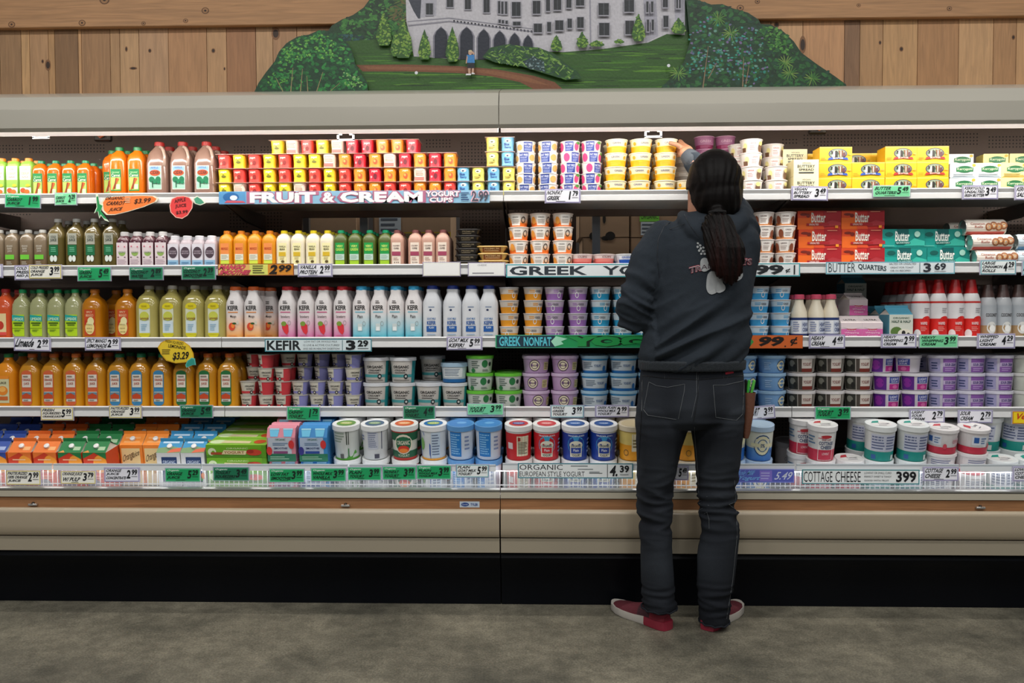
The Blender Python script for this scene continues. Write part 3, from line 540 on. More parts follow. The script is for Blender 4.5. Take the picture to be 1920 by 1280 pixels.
KG = lambda bg, b2: [('r', 0, 0, 1, 1, bg), ('p', [(0, 0), (1, 0), (.85, .18), (.15, .14)], b2), ('e', .55, .58, .32, .24, '#1f6a3c'), ('r', .22, .42, .88, .7, '#2c7a48'), ('t', 'Kerrygold', .26, .48, .84, .68, '#dfe8c8', .01), ('e', .9, .85, .07, .1, '#d8b040'), ('l', .1, .08, .9, .3, 2, b2)]
d = carton('kgwhite', 'butter_block', 'butter block', 47, 27, 28, '#e4e8e6', KG('#eef0ee', '#a8b4bc'), mt='foil', bv=.004, part='foil_wrapper')
carton('kggold', 'butter_block', 'butter block', 47, 27, 28, '#ecd87a', KG('#f2e4a0', '#c8a850'), mt='foil', bv=.004, part='foil_wrapper')
put('kgwhite', 'butter block in white foil with green crest', [1807, 1854], z, 27*S, 2, 1, d, group='white foil butter blocks', jit=.03)
put('kggold', 'butter block in gold foil with green crest', [1902, 1950], z, 27*S, 2, 1, d, group='gold foil butter blocks', jit=.03)
put('kggold', 'taller gold foil butter stack set back', [1868, 1917, 1966], z, 27*S, 3, 1, d, Y=FRONT+.12, group='gold foil butter blocks')
put('kgwhite', 'butter in white foil, set back at the end of yellow boxes', [1802], z, 27*S, 3, 1, d, Y=FRONT+.12, group='white foil butter blocks')
# ------------------------------------------------ SECOND SHELF
z = put_z[1]
d = bottle('apple_small', 'juice_bottle', 'juice bottle', 26, 75, SQ, lambda f: lin('#6a5436') if f < .7 else lin('#857560'), '#e4e2dc', [('t', 'ORGANIC', .15, .82, .85, .9, '#c4beb0', .02), ('t', 'RAW', .25, .7, .75, .8, '#c4beb0', .02), ('t', 'JUICE', .25, .58, .75, .68, '#c4beb0', .02), ('r', 0, .28, 1, .48, '#6cc43a'), ('l', .15, .04, .85, .2, 2, '#a8a294')], lw=.66, z0=.08, z1=.66)
put('apple_small', 'small amber juice with white cap and lime band', [-5, 21, 49, 76], z, ranks=2, dep=d, group='small amber juices')
d = bottle('apple_tall', 'juice_bottle', 'juice bottle', 33, 96, JUG, lambda f: lin('#5e5228') if f < .62 else lin('#74643a'), '#dcdad4', [('r', 0, .62, 1, 1, '#a8a89a'), ('t', 'COLD', .2, .84, .8, .92, '#2a3a34', .02), ('t', 'JUICE', .15, .7, .85, .82, '#26342e', .02), ('r', 0, .25, 1, .6, '#12683e'), ('l', .2, .36, .8, .54, 3, '#6ab890'), ('e', .3, .14, .2, .11, '#dce4dc'), ('e', .7, .14, .2, .11, '#dce4dc')], lw=.52, z0=.12, z1=.70)
put('apple_tall', 'tall olive juice with white cap and green label', [103, 138, 172, 206], z, ranks=2, dep=d, group='tall olive juices')
d = bottle('berry_small', 'juice_bottle', 'juice bottle', 24, 70, [(0, .95), (.02, 1), (.74, 1), (.8, .92), (.86, .7), (.89, .6)], lambda f: lin('#4a1f2c') if f < .76 else lin('#6e4a50'), '#ece8e6', [('r', 0, 0, 1, 1, '#dccdd0'), ('e', .5, .58, .32, .15, '#8fae5a'), ('r', .2, .58, .8, .74, '#dccdd0'), ('t', 'COCONUT', .2, .56, .8, .63, '#5a7a3a', .01), ('e', .2, .84, .06, .03, '#c84a6a'), ('e', .75, .82, .06, .03, '#c84a6a'), ('l', .1, .08, .9, .3, 3, '#b8a4ae'), ('r', .1, .36, .25, .4, '#5a3a4a'), ('r', .7, .36, .85, .4, '#5a3a4a')], lw=.88, z0=.06, z1=.70)
put('berry_small', 'dark berry water with white cap and pink label', [231, 255, 279, 303], z, ranks=3, dep=d, group='dark berry waters', sway=.0002)
d = bottle('coco_small', 'juice_bottle', 'juice bottle', 23, 62, [(0, .95), (.02, 1), (.74, 1), (.8, .94), (.86, .75), (.88, .66)], '#c4b6bc', '#ebe9ee', [('r', 0, 0, 1, 1, '#dcd8e0'), ('r', 0, 0, 1, .32, '#8fb8d4'), ('e', .5, .64, .42, .24, '#4a3a44'), ('t', 'COCONUT', .16, .66, .84, .72, '#c8b8c4', .01), ('t', 'SMOOTHIE', .16, .57, .84, .63, '#c8b8c4', .01), ('l', .15, .06, .85, .26, 2, '#5c8ab0')], lw=.88, z0=.02, z1=.74, mt='plastic')
put('coco_small', 'small white and blue coconut bottle with white cap', [326, 349, 372, 395], z, ranks=3, dep=d, group='small coconut bottles', sway=.0002)
def four(key, desc, body, cap, ops, xs, lw=.6, z0=.06, z1=.66, grp=''):
    dd = bottle(key, 'smoothie_bottle', 'smoothie bottle', 26.5, 71, SQ, body, cap, ops, lw=lw, z0=z0, z1=z1, mt='plastic'); put(key, desc, xs, z, ranks=3, dep=dd, group=grp)
four('mango', 'orange mango smoothie with orange cap', '#e0920f', '#e8861c', [('r', 0, 0, 1, 1, '#cfe24a'), ('r', 0, .52, 1, 1, '#f0904a'), ('t', 'MANGO', .1, .7, .9, .82, '#b83c18', .02), ('r', 0, .26, 1, .52, '#e6e4d4'), ('l', .1, .3, .9, .48, 3, '#b0b49a')], [423, 450, 477, 504], grp='mango smoothies')
four('vanilla', 'cream vanilla drink with yellow cap', '#eae0c6', '#f0d820', [('r', 0, 0, 1, 1, '#f4ecb4'), ('t', 'VANILLA', .12, .8, .88, .88, '#4a4420', .02), ('t', 'BEAN', .2, .68, .8, .77, '#4a4420', .02), ('r', .1, .42, .9, .6, '#d8b428'), ('e', .55, .18, .2, .06, '#5a4a20'), ('l', .2, .26, .8, .38, 2, '#b8a860')], [531, 558, 586, 613], grp='vanilla drinks')
four('green', 'dark green smoothie with green cap', '#4e5a1c', '#12a06c', [('r', 0, 0, 1, 1, '#a4d02c'), ('r', 0, .5, 1, 1, '#169a44'), ('t', 'VERY', .15, .8, .85, .9, '#d8f078', .02), ('t', 'GREEN', .08, .64, .92, .76, '#c8ec60', .02), ('r', 0, .24, 1, .5, '#c4dcd0'), ('l', .1, .28, .9, .46, 3, '#94b4a0')], [638, 665, 692, 722], lw=.64, grp='green smoothies')
four('cold_brew', 'pink-brown coffee drink with mauve cap', '#c09684', '#8c5250', [('r', 0, 0, 1, 1, '#ecdccc'), ('t', 'COLD BREW', .12, .82, .88, .89, '#6a4440', .02), ('t', 'COFFEE', .2, .7, .8, .78, '#4a3030', .02), ('r', 0, .42, 1, .6, '#a0405c'), ('l', .15, .2, .85, .36, 2, '#b8988c'), ('e', .3, .12, .05, .03, '#3a2a2a'), ('e', .55, .12, .05, .03, '#3a2a2a'), ('e', .75, .12, .05, .03, '#3a2a2a')], [744, 778, 803, 830], grp='coffee drinks')
# boat shaped trays
def tray(key, wpx, hpx, col, lab, tcol):
    m = MB(); W = wpx*S; h = hpx*S; D = .13
    m.loft([(0, W*.72, D*.8, .015), (h*.75, W*.92, D*.96, .018), (h*.78, W, D, .02), (h*.9, W, D, .02)], lin(col)); 
    p_ = [('tray_body', m.mesh(key, 'plastic'), None, None)]
    m = MB(); m.loft([(h*.9, W*.98, D*.98, .02), (h*.97, W*.96, D*.96, .02)], lin(col)); p_.append(('tray_lid', m.mesh(key+'l', 'plastic'), None, None))
    m = MB(); m.paint([('r', 0, 0, 1, 1, lab), ('t', 'PREMIUM', .1, .5, .9, .85, tcol, .01), ('l', .1, .1, .9, .4, 1, tcol)], lambda u, v, L: ((u-.5)*W*.6, -D*.40-.0012*(L+1)-v*D*.075-.001, h*(.1+.68*v))); p_.append(('label', m.mesh(key+'a', 'printed', 0), None, None))
    PROTO[key] = ('food_tray', 'food tray', p_)
tray('tray_black', 47, 12, '#1c1816', '#2a241e', '#b8a888'); tray('tray_gold', 58, 13.5, '#c8a45c', '#8a4a1c', '#e8c890')
put('tray_black', 'black tray in the leaning stack beside the coffee drinks', [876], z, 12*S, 6, 1, .13, group='black food trays', xo=[0, 0, .002, .004, .002, .006])
put('tray_gold', 'gold tray left of the peach yogurt cups', [924], z, 13.5*S, 3, 1, .13, group='gold food trays', xo=[.002, 0, -.004])
tub('cup_peach', 'yogurt_cup', 'yogurt cup', 40, 31, 25, '#f2e8dc', '#f0ddd0', [('b', 0, .3, '#f0762a'), ('b', .28, .6, '#f4a050', '#f6e0c8'), ('r', -.42, .1, .32, .95, '#f8f2ea'), ('t', 'GREEK', -.3, .7, .2, .8, '#5a5450', .01), ('l', -.34, .25, .25, .6, 3, '#a89c90'), ('o', .6, .55, .2, .26, .3, '#4a3a34'), ('e', -.72, .5, .2, .3, '#f0a040')], lidh=.12, rim=False)
d = 40*S
put('cup_peach', 'orange and white yogurt cup left of the brown cartons', [972, 1013, 1056], z, 25.2*S, 4, 2, d, group='orange and white yogurt cups', jit=.35, xo=[0, 0, .001, 0])
tub('cup_red', 'yogurt_cup', 'yogurt cup', 41, 31, 24, '#f0dcd8', '#f6e6e2', [('b', 0, .4, '#e03a3a'), ('b', .4, .7, '#f08a80'), ('l', -.5, .1, .5, .35, 2, '#f4a8a0'), ('t', 'CUPS', -.4, .76, .3, .9, '#8a3a3a', .01)], lidh=.12, rim=False)
put('cup_red', 'red and pink yogurt cup under the brown cartons', [1093, 1134], z, 24*S, 1, 2, d, group='red and pink yogurt cups', jit=.3)
tub('cup_cobalt', 'yogurt_cup', 'yogurt cup', 41, 31, 24, '#eceff4', '#f4f6f8', [('b', 0, .6, '#2058b8'), ('r', -.9, .1, -.5, .9, '#d8dce4'), ('t', 'GREEK', -.2, .7, .5, .86, '#2058b8', .01)], lidh=.12, rim=False)
put('cup_cobalt', 'cobalt blue yogurt cup beside the red ones', [1176, 1217], z, 24*S, 1, 2, d, group='cobalt blue yogurt cups', jit=.3)
tub('cup_mocha', 'yogurt_cup', 'yogurt cup', 40, 31, 25, '#ece4dc', '#f2e8e4', [('b', 0, .22, '#c8824a'), ('r', -.4, .12, .3, .95, '#f6f0ea'), ('t', 'GREEK', -.3, .68, .2, .8, '#6a4a44', .01), ('l', -.32, .22, .24, .58, 3, '#b0a098'), ('e', .58, .4, .2, .34, '#8a4a30'), ('e', -.65, .45, .2, .34, '#8a4a30')], lidh=.12, rim=False)
put('cup_mocha', 'white and brown yogurt cup left of red butter', [1395, 1436, 1477], z, 25.2*S, 4, 2, d, group='white and brown cups beside the butter', jit=.35)
RB = [('r', 0, 0, 1, 1, '#c42a26'), ('r', 0, 0, .36, .62, '#ee6a1e'), ('r', 0, .62, .36, 1, '#d8481c'), ('p', [(.36, 0), (.62, 0), (.56, .4), (.36, .62)], '#e0502a'), ('r', .6, .4, 1, 1, '#a81c26'), ('e', .14, .8, .09, .07, '#7a2214'), ('e', .24, .74, .05, .1, '#7a2214'), ('p', [(.6, .3), (.8, .5), (1, .36), (1, .2), (.6, .15)], '#b0323a'), ('t', 'Butter', .31, .36, .64, .9, '#f4ece0', .02), ('r', .2, .2, .72, .32, '#a81c26'), ('t', 'UNSALTED', .26, .21, .48, .31, '#f4dcd0', .01), ('r', .86, .06, .93, .2, '#f09a2a'), ('l', .66, .9, .96, .97, 1, '#f0a080')]
TB = [('r', 0, 0, 1, 1, '#128a80'), ('r', 0, 0, .34, .5, '#1aa094'), ('r', .34, .5, .62, 1, '#0c5a5a'), ('e', .16, .72, .1, .12, '#0a5a54'), ('p', [(.5, .1), (.75, .5), (1, .35), (1, .1)], '#3ab8a4'), ('t', 'Butter', .3, .34, .64, .88, '#eef4ee', .02), ('r', .3, .2, .66, .3, '#0a6a60'), ('t', 'QUARTERS', .32, .2, .64, .3, '#d0ece4', .01), ('e', .82, .72, .07, .16, '#a8d8c8'), ('l', .03, .05, .4, .14, 1, '#6ac8b8')]
d = carton('butter_red', 'butter_box', 'butter box', 80, 34.6, 36, '#d04a20', RB, [('r', .01, .02, .99, .98, '#e0582a')], '#a81c26')
carton('butter_teal', 'butter_box', 'butter box', 78, 34.6, 36, '#128a80', TB, [('r', .01, .02, .99, .98, '#18988c')], '#0c6a64')
put('butter_red', 'red box of butter', [1543, 1625], z, 34.8*S, 3, 1, d, group='red butter boxes', jit=.012, xo=[.002, .002, -.001])
put('butter_red', 'red box of butter', [1543, 1625], z, 34.8*S, 3, 2, d, first=1, group='red butter boxes')
put('butter_teal', 'teal box of butter', [1707, 1788], z, 34.8*S, 1, 2, d, group='teal butter boxes, bottom layer', jit=.012)
for px, lb, dy in ((1702, 'teal box of butter on the upper layer beside red butter', 0), (1778, 'teal box of butter on the upper layer beside the rolls', .008)): place('butter_teal', lb, V(px, 600, FRONT+dy).x, FRONT+d/2+dy, z+34.9*S, 0, 'teal butter boxes, upper layer')
# cinnamon roll cans lying on their sides
def rollcan(key, c1, c2):
    r = 14.2*S; W = 74*S; m = MB(); n = 24
    for a, b, c in ((-W/2, W/2, c1),):
        k = len(m.v)
        for xx, rr in ((a, r*.97), (a+.003, r), (b-.003, r), (b, r*.97)): m.v += [(xx, rr*math.cos(6.2832*j/n), r+rr*math.sin(6.2832*j/n)) for j in range(n)]
        for q in range(3):
            for j in range(n): e = (j+1) % n; m.face((k+q*n+j, k+q*n+e, k+(q+1)*n+e, k+(q+1)*n+j), lin(c))
    def mp(u, v, L): a = R(180)+R(75)*(v*2-1)*-1; rr = r+.0006+.0003*L; return (-W/2+u*W, rr*math.cos(a), r+rr*math.sin(a))
    def mp2(u, v, L): a = R(-70+140*v); rr = r+.0006+.0003*L; return (-W/2+u*W, -rr*math.cos(a), r+rr*math.sin(a))
    m.mi = 1
    for ops in ([('r', .03, .0+.125*i, .97, .125*(i+1), c2 if i in (0, 1) else c1) for i in range(8)],): m.paint(ops, mp2, .1)
    m.paint([('t', 'Cinnamon', .1, .6, .45, .72, '#a04a38', .01), ('t', 'Rolls', .2, .44, .4, .56, '#a04a38', .01)]+[('o', .55+.12*i, .5+.07*(i % 2), .09, .2, .35, '#9a5a30') for i in range(4)]+[('o', .55+.12*i, .5+.07*(i % 2), .045, .1, .4, '#d8a060') for i in range(4)], lambda u, v, L: mp2(u, v, L+8), .1)
    parts = [('can_body', m.mesh(key, ['printed', 'printed'], 50), None, None)]
    for sg in (-1, 1):
        m = MB(); k = len(m.v)
        for xx, rr in ((0, r*1.0), (.002, r*1.0), (.002, r*.86), (-.001, r*.84), (-.001, .0005)): m.v += [(sg*(W/2-.001+xx), rr*math.cos(6.2832*j/n), r+rr*math.sin(6.2832*j/n)) for j in range(n)]
        for q in range(4):
            for j in range(n): e = (j+1) % n; m.face((k+q*n+j, k+q*n+e, k+(q+1)*n+e, k+(q+1)*n+j), lin('#cfd6d4'))
        parts.append(('can_end', m.mesh(key+'e', 'metal', 40), None, None))
    PROTO[key] = ('roll_can', 'dough can', parts); return 2*r
dr = rollcan('can_roll', '#eee4d8', '#c84a40'); rollcan('can_blue', '#d8e6ee', '#6aa0c8')
for t, (px, dy) in enumerate(((1868, 0), (1860, .0), (1852, .02))): place('can_roll', ['bottom', 'middle', 'top'][t]+' cinnamon roll can lying on its side beside teal butter', V(px, 600, FRONT).x, FRONT+dr/2+dy, z+t*(dr+.0006), 0, 'cinnamon roll cans')
for t in range(2): place('can_blue', ['lower', 'upper'][t]+' pale blue dough can lying at the right edge', V(1945, 600, FRONT).x, FRONT+dr/2, z+t*(dr+.0006), 0, 'pale blue dough cans')
place('can_roll', 'dark roll can lying behind the stacked roll cans', V(1815, 600, FRONT+.12).x, FRONT+.15, z+2*dr, 0, 'cinnamon roll cans')
for t in range(2): place('can_roll', ['bottom', 'middle'][t]+' roll can set back behind the stacked roll cans', V(1815, 600, FRONT+.12).x, FRONT+.15, z+t*dr, 0, 'cinnamon roll cans')
# ------------------------------------------------ THIRD SHELF
z = put_z[2]
d = bottle('grapefruit', 'juice_bottle', 'juice bottle', 37, 98, JUG, '#dd5a30', '#c02c2c', [('r', 0, 0, 1, 1, '#e8d09a'), ('e', .5, .45, .3, .2, '#c03a2a'), ('r', 0, 0, 1, .14, '#e0504a')], z0=.1, z1=.52)
put('grapefruit', 'red-orange juice bottle with red cap at the left edge', [0], z, ranks=2, dep=d, group='red-orange juices')
d = bottle('limeade', 'juice_bottle', 'juice bottle', 32, 97, JUG, '#a9ab7c', '#179a5c', [('p', [(0, .18), (.22, 0), (1, 0), (1, 1), (0, 1)], '#b4d81c'), ('p', [(0, .72), (1, .68), (1, .93), (0, 1)], '#20a8a0'), ('t', 'LIMEADE', .08, .74, .94, .87, '#d8f4d0', .02), ('r', .1, .58, .9, .64, '#3a5a10'), ('r', .2, .49, .8, .54, '#4a6a14'), ('r', 0, .36, 1, .38, '#5a7a18'), ('l', .2, .2, .8, .32, 2, '#6a8a20')], lw=.72, z0=.08, z1=.5)
put('limeade', 'pale green limeade bottle with green cap', [34, 67, 100, 133], z, ranks=3, dep=d, group='limeade bottles')
SP = [('r', 0, 0, 1, 1, '#c84a1c'), ('t', 'SPICY', .2, .86, .75, .94, '#f0c8a0', .02), ('t', 'MANGO', .15, .72, .85, .83, '#f0b890', .02), ('e', .5, .3, .42, .26, '#ecd890'), ('e', .6, .55, .3, .16, '#e8e0a8'), ('e', .12, .5, .08, .1, '#b8301c')]+[('e', .3+.13*(i % 4), .14+.14*(i//4), .03, .025, '#6a5a1c') for i in range(12)]
d = bottle('spicy', 'juice_bottle', 'juice bottle', 40, 97, JUG, '#c07812', '#d07a1e', SP, lw=.52, z0=.09, z1=.6)
put('spicy', 'amber spicy mango lemonade with orange cap', [168, 230], z, ranks=1, dep=d, group='spicy mango lemonades')
place('spicy', 'amber mango lemonade set back between its two neighbours', V(205, 600, FRONT+.1).x, FRONT+.12+d/2, z, 0, 'spicy mango lemonades')
LM = [('r', .0, .1, 1, .9, '#dce0c4'), ('e', .5, .9, .5, .1, '#e8d820'), ('e', .5, .1, .5, .1, '#d8d024'), ('r', 0, .84, 1, .9, '#e8d820'), ('r', 0, .1, 1, .14, '#d8d024'), ('r', .04, .14, .96, .48, '#ccdce2'), ('e', .5, .62, .42, .13, '#c8cc50'), ('t', 'Lemonade', .1, .52, .9, .6, '#8a5a20', .02), ('l', .2, .2, .8, .4, 4, '#8ab0c8'), ('t', 'ORGANIC', .25, .88, .75, .93, '#8a7a18', .01)]
d = bottle('lemonade', 'juice_bottle', 'juice bottle', 42, 104, JUG, '#b3a860', '#b8b4aa', LM, lw=.5, z0=.04, z1=.68)
put('lemonade', 'large pale yellow lemonade with grey cap', [271, 315, 358, 400], z, ranks=3, dep=d, group='large lemonades')
def kefir(key, desc, cap, c_bot, line, extra, xs, grp, ranks=3):
    top = lin('#efe9e8'); bot = lin(c_bot)
    f = lambda t: tuple(bot[i]+(top[i]-bot[i])*min(1, max(0, (t-.04)/.5)) for i in range(3))+(1,)
    ops = [('t', 'KEFIR', .1, .72, .9, .84, '#241f1f', .03), ('r', .12, .66, .88, .685, line), ('l', .3, .88, .7, .97, 2, '#6a6462')]+extra+[('l', .15, .02, .85, .1, 2, line)]
    pf = [(0, .95), (.015, 1)]+[(.04+.1*i, 1) for i in range(6)]+KEF[2:]
    dd = bottle(key, 'kefir_bottle', 'kefir bottle', 32, 101, pf, f, cap, ops, lw=.78, z0=.02, z1=.76, mt='plastic', wrap=True, capw=.66); put(key, desc, xs, z, ranks=ranks, dep=dd, group=grp)
kefir('kmango', 'white to orange mango kefir with orange cap', '#e0682a', '#f0a84a', '#e8924a', [('t', 'Mango', .3, .52, .75, .6, '#3a2c28', .01), ('e', .42, .31, .25, .1, '#d8482a'), ('e', .5, .33, .14, .06, '#f08a3a'), ('e', .6, .39, .16, .025, '#2c5a2a'), ('e', .86, .41, .1, .05, '#d8d0c0')], [437, 471], 'mango kefirs')
kefir('kstraw', 'white to pink strawberry kefir with red cap', '#c4242c', '#d474a8', '#d0608a', [('t', 'Strawberry', .15, .51, .85, .59, '#3a2c28', .01), ('p', [(.22, .36), (.45, .42), (.72, .34), (.74, .18), (.62, .1), (.4, .16), (.26, .26)], '#d8303a'), ('e', .38, .38, .2, .06, '#7a9a3a'), ('o', .8, .4, .12, .06, .2, '#8a8080')], [535, 571, 604, 639], 'strawberry kefirs')
kefir('kplain', 'white to aqua plain kefir with cyan cap', '#36a4d4', '#52c0d4', '#6ab8cc', [('t', 'Plain', .3, .52, .7, .6, '#3a3438', .01), ('r', .32, .2, .66, .38, '#cdd8d8'), ('r', .36, .2, .62, .3, '#eef4f4'), ('o', .8, .38, .12, .06, .2, '#8a9090')], [675, 709, 740, 774], 'plain kefirs')
place('kmango', 'mango kefir set back beside the first strawberry kefir', V(503, 600, FRONT+.09).x, FRONT+.09+.04, z, 0, 'mango kefirs')
d = bottle('goat', 'kefir_bottle', 'kefir bottle', 35, 102, KEF, '#e4e6ea', '#1c3486', [('l', .25, .9, .75, .96, 1, '#7a90b0'), ('e', .42, .84, .1, .03, '#1c2c5a'), ('t', 'GOAT MILK', .14, .54, .86, .6, '#3a70a8', .02), ('t', 'KEFIR', .14, .38, .86, .5, '#1f58a0', .03), ('r', .1, .16, .9, .34, '#1f58a0'), ('t', 'PLAIN', .3, .26, .7, .32, '#dce8f4', .01), ('l', .15, .04, .85, .1, 1, '#9ab0c8')], lw=.66, z0=.05, z1=.64, mt='plastic', wrap=True, capw=.6)
put('goat', 'white goat milk kefir with navy cap', [809, 847, 883, 916], z, ranks=2, dep=d, group='goat milk kefirs')
def gcup(key, desc, main, hi, xs, grp, desc2=''):
    tub(key, 'greek_yogurt_cup', 'yogurt cup', 38, 29, 24.4, '#dedcdc', '#e6e4e6', [('b', 0, .5, main), ('b', .5, .94, hi), ('l', -.4, .6, .1, .85, 2, main), ('t', 'GREEK', .1, .62, .6, .8, '#4a4a5a', .01), ('o', .1, .4, .16, .24, .3, '#f0f0f0')], lidh=.11, rim=False)
    put(key, desc, xs, z, 24.6*S, 4, 2, 38*S, group=grp, jit=.6)
gcup('g_orange', 'orange nonfat yogurt cup', '#e89a24', '#d9cdbf', [954, 1000], 'orange nonfat cups')
gcup('g_purple', 'purple nonfat yogurt cup', '#a070b8', '#c4b4c8', [1040, 1085], 'purple nonfat cups')
gcup('g_blue', 'blue nonfat yogurt cup left of the shopper', '#2c9cc8', '#cfdde4', [1128, 1170, 1212], 'blue nonfat cups left of the shopper')
gcup('g_sky', 'sky blue yogurt cup right of the shopper', '#3f9fd6', '#c8dcea', [1388, 1428, 1469], 'sky blue cups right of the shopper')
d = bottle('cream_round', 'cream_bottle', 'cream bottle', 30, 83, CRM, '#ece2cc', '#d0506c', [], corner=.5, mt='plastic', capw=.66)
m = MB(); rr = 15*S
m.paint([('b', 0, 1, '#e8eaee'), ('b', .86, 1, '#22366e'), ('b', 0, .1, '#22366e'), ('r', .0, .14, .8, .82, '#cdd4e2'), ('t', 'HEAVY', .1, .5, .75, .72, '#22366e', .02), ('t', 'CREAM', .1, .22, .75, .44, '#22366e', .02), ('l', -.75, .2, -.2, .8, 5, '#8a94b4')], lambda u, v, L: ((rr+.0008+.0003*L)*math.sin(u*R(75)), -(rr+.0008+.0003*L)*math.cos(u*R(75)), (.08+.40*v)*83*S), .2)
PROTO['cream_round'][2].append(('label', m.mesh('crl', 'printed', 40), None, None))
put('cream_round', 'small heavy cream bottle with pink cap', [1503, 1535, 1563], z, ranks=2, dep=30*S, group='heavy cream bottles')
def gable(key, name, wpx, hb, ht, col, topcol, ops, topops, cap=None, dpx=None, mt='card', s=S):
    w_ = wpx*s; d_ = (dpx or wpx)*s; h = hb*s; g = ht*s; m = MB(); c = lin(col); tc = lin(topcol)
    vs_ = [(-w_/2, -d_/2, 0), (w_/2, -d_/2, 0), (w_/2, d_/2, 0), (-w_/2, d_/2, 0), (-w_/2, -d_/2, h), (w_/2, -d_/2, h), (w_/2, d_/2, h), (-w_/2, d_/2, h), (-w_/2, 0, h+g*.8), (w_/2, 0, h+g*.8)]
    m.add(vs_, [(3, 2, 1, 0), (0, 1, 5, 4), (2, 3, 7, 6), (1, 2, 6, 5), (3, 0, 4, 7)], c); 
    m.add(vs_, [(4, 5, 9, 8), (6, 7, 8, 9)], tc); m.add([(-w_/2, -d_/2, h), (-w_/2, d_/2, h), (-w_/2*.8, 0, h+g*.75), (w_/2, -d_/2, h), (w_/2, d_/2, h), (w_/2*.8, 0, h+g*.75)], [(1, 0, 2), (3, 4, 5)], lin('#e8e0d4'))
    m.box(-w_/2, -.0015, h+g*.78, w_/2, .0015, h+g*1.08, tc)
    m.mi = 1; m.paint(ops, flatmap(-w_/2, 0, w_, h, -d_/2))
    nv = Vector((0, -g*.8, d_/2)).normalized()
    if topops: m.paint(topops, lambda u, v, L: tuple(Vector((-w_/2+u*w_, -d_/2+v*d_/2, h+g*.8*v))+nv*.0004*(L+1)))
    parts = [('carton_body', m.mesh(key, [mt, 'printed'], 0), None, None)]
    if cap:
        m = MB(); m.lathe([(0, .011), (.008, .011), (.009, .009)], lin(cap), n=16); me = m.mesh(key+'c', 'plastic'); rot = Vector((0, 0, 1)).rotation_difference(nv).to_matrix().to_4x4(); me.transform(Matrix.Translation(Vector((0, -d_/4, h+g*.42)))@rot); parts.append(('cap', me, None, None))
    PROTO[key] = (name, 'carton', parts); return d_
PK = [('r', 0, 0, 1, 1, '#e4d4d8'), ('r', 0, 0, 1, .62, '#d868a8'), ('e', .5, .66, .24, .16, '#c84060'), ('e', .5, .76, .4, .14, '#e4d4d8'), ('t', 'Heavy', .3, .48, .7, .58, '#f4d8e8', .01), ('t', 'Whipping', .15, .32, .85, .44, '#f4d8e8', .01), ('t', 'Cream', .25, .16, .75, .27, '#f4d8e8', .01)]
d = gable('whip_small', 'cream_carton', 38, 30, 12, '#dcd2d4', '#e0d4d4', PK, [('t', 'ULTRA', .2, .4, .8, .7, '#4a4444', .02)])
put('whip_small', 'small pink and white whipping cream carton', [1597, 1636], z, ranks=2, dep=d, group='small whipping cream cartons')
place('whip_small', 'whipping cream carton lying tilted on top of the others', V(1606, 600, FRONT+.09).x, FRONT+.135, z+44*S, .2, 'small whipping cream cartons')
place('whip_small', 'upper back whipping cream carton in shadow', V(1583, 600, FRONT+.17).x, FRONT+.235, z+44*S, .1, 'small whipping cream cartons')
place('whip_small', 'lower back whipping cream carton in shadow', V(1583, 600, FRONT+.17).x, FRONT+.235, z, .1, 'small whipping cream cartons')
HH = [('r', 0, 0, 1, 1, '#d4d8cc'), ('t', 'ORGANIC', .15, .82, .85, .9, '#3a5a4a', .02), ('t', 'HALF & HALF', .1, .66, .9, .77, '#2c5040', .02), ('e', .3, .3, .25, .2, '#5a7a3a'), ('e', .65, .22, .3, .2, '#e4e0d0'), ('e', .6, .25, .08, .1, '#2c2a26'), ('e', .8, .18, .07, .08, '#2c2a26'), ('r', 0, 0, 1, .08, '#4a6a34')]
d = gable('half', 'cream_carton', 43, 45, 16, '#5a9ab0', '#4a94ae', HH, None)
put('half', 'teal and cream half and half carton', [1690], z, ranks=2, dep=d, group='half and half cartons')
place('half', 'teal carton set back left of the front half and half carton', V(1655, 600, FRONT+.21).x, FRONT+.27, z, 0, 'half and half cartons')
place('half', 'carton perched high at the back of the third shelf', V(1606, 600, FRONT+.27).x, FRONT+.335, z+63*S, 0, 'half and half cartons')
place('half', 'carton at the back under the perched one', V(1606, 600, FRONT+.27).x, FRONT+.335, z, 0, 'half and half cartons')
def spray(key, desc, wpx, hpx, low, mid, top, nozz, xs, grp, ranks, ops):
    r = wpx*S/2; h = hpx*S; m = MB(); f = lambda q: lin(low) if q < .3*h else lin(mid) if q < .70*h else lin(top)
    m.lathe([(0, r*.9), (.002, r), (.28*h, r), (.301*h, r), (.6*h, r), (.66*h, r*.97), (.74*h, r*.82), (.79*h, r*.62)], f, n=24)
    m.mi = 1; m.paint(ops, lambda u, v, L: ((r+.0007+.0003*L)*math.sin(u*R(75)), -(r+.0007+.0003*L)*math.cos(u*R(75)), v*.62*h), .2)
    a = ('can_body', m.mesh(key, ['plastic', 'printed'], 40), None, None)
    m = MB(); m.lathe([(.765*h, r*.72), (.77*h, r*.74), (.86*h, r*.62), (.96*h, r*.5), (h, r*.45)], lin(nozz), n=20); PROTO[key] = ('spray_can', 'whipped cream can', [a, ('cap', m.mesh(key+'c', 'plastic'), None, None)])
    put(key, desc, xs, z, ranks=ranks, dep=2*r, group=grp)
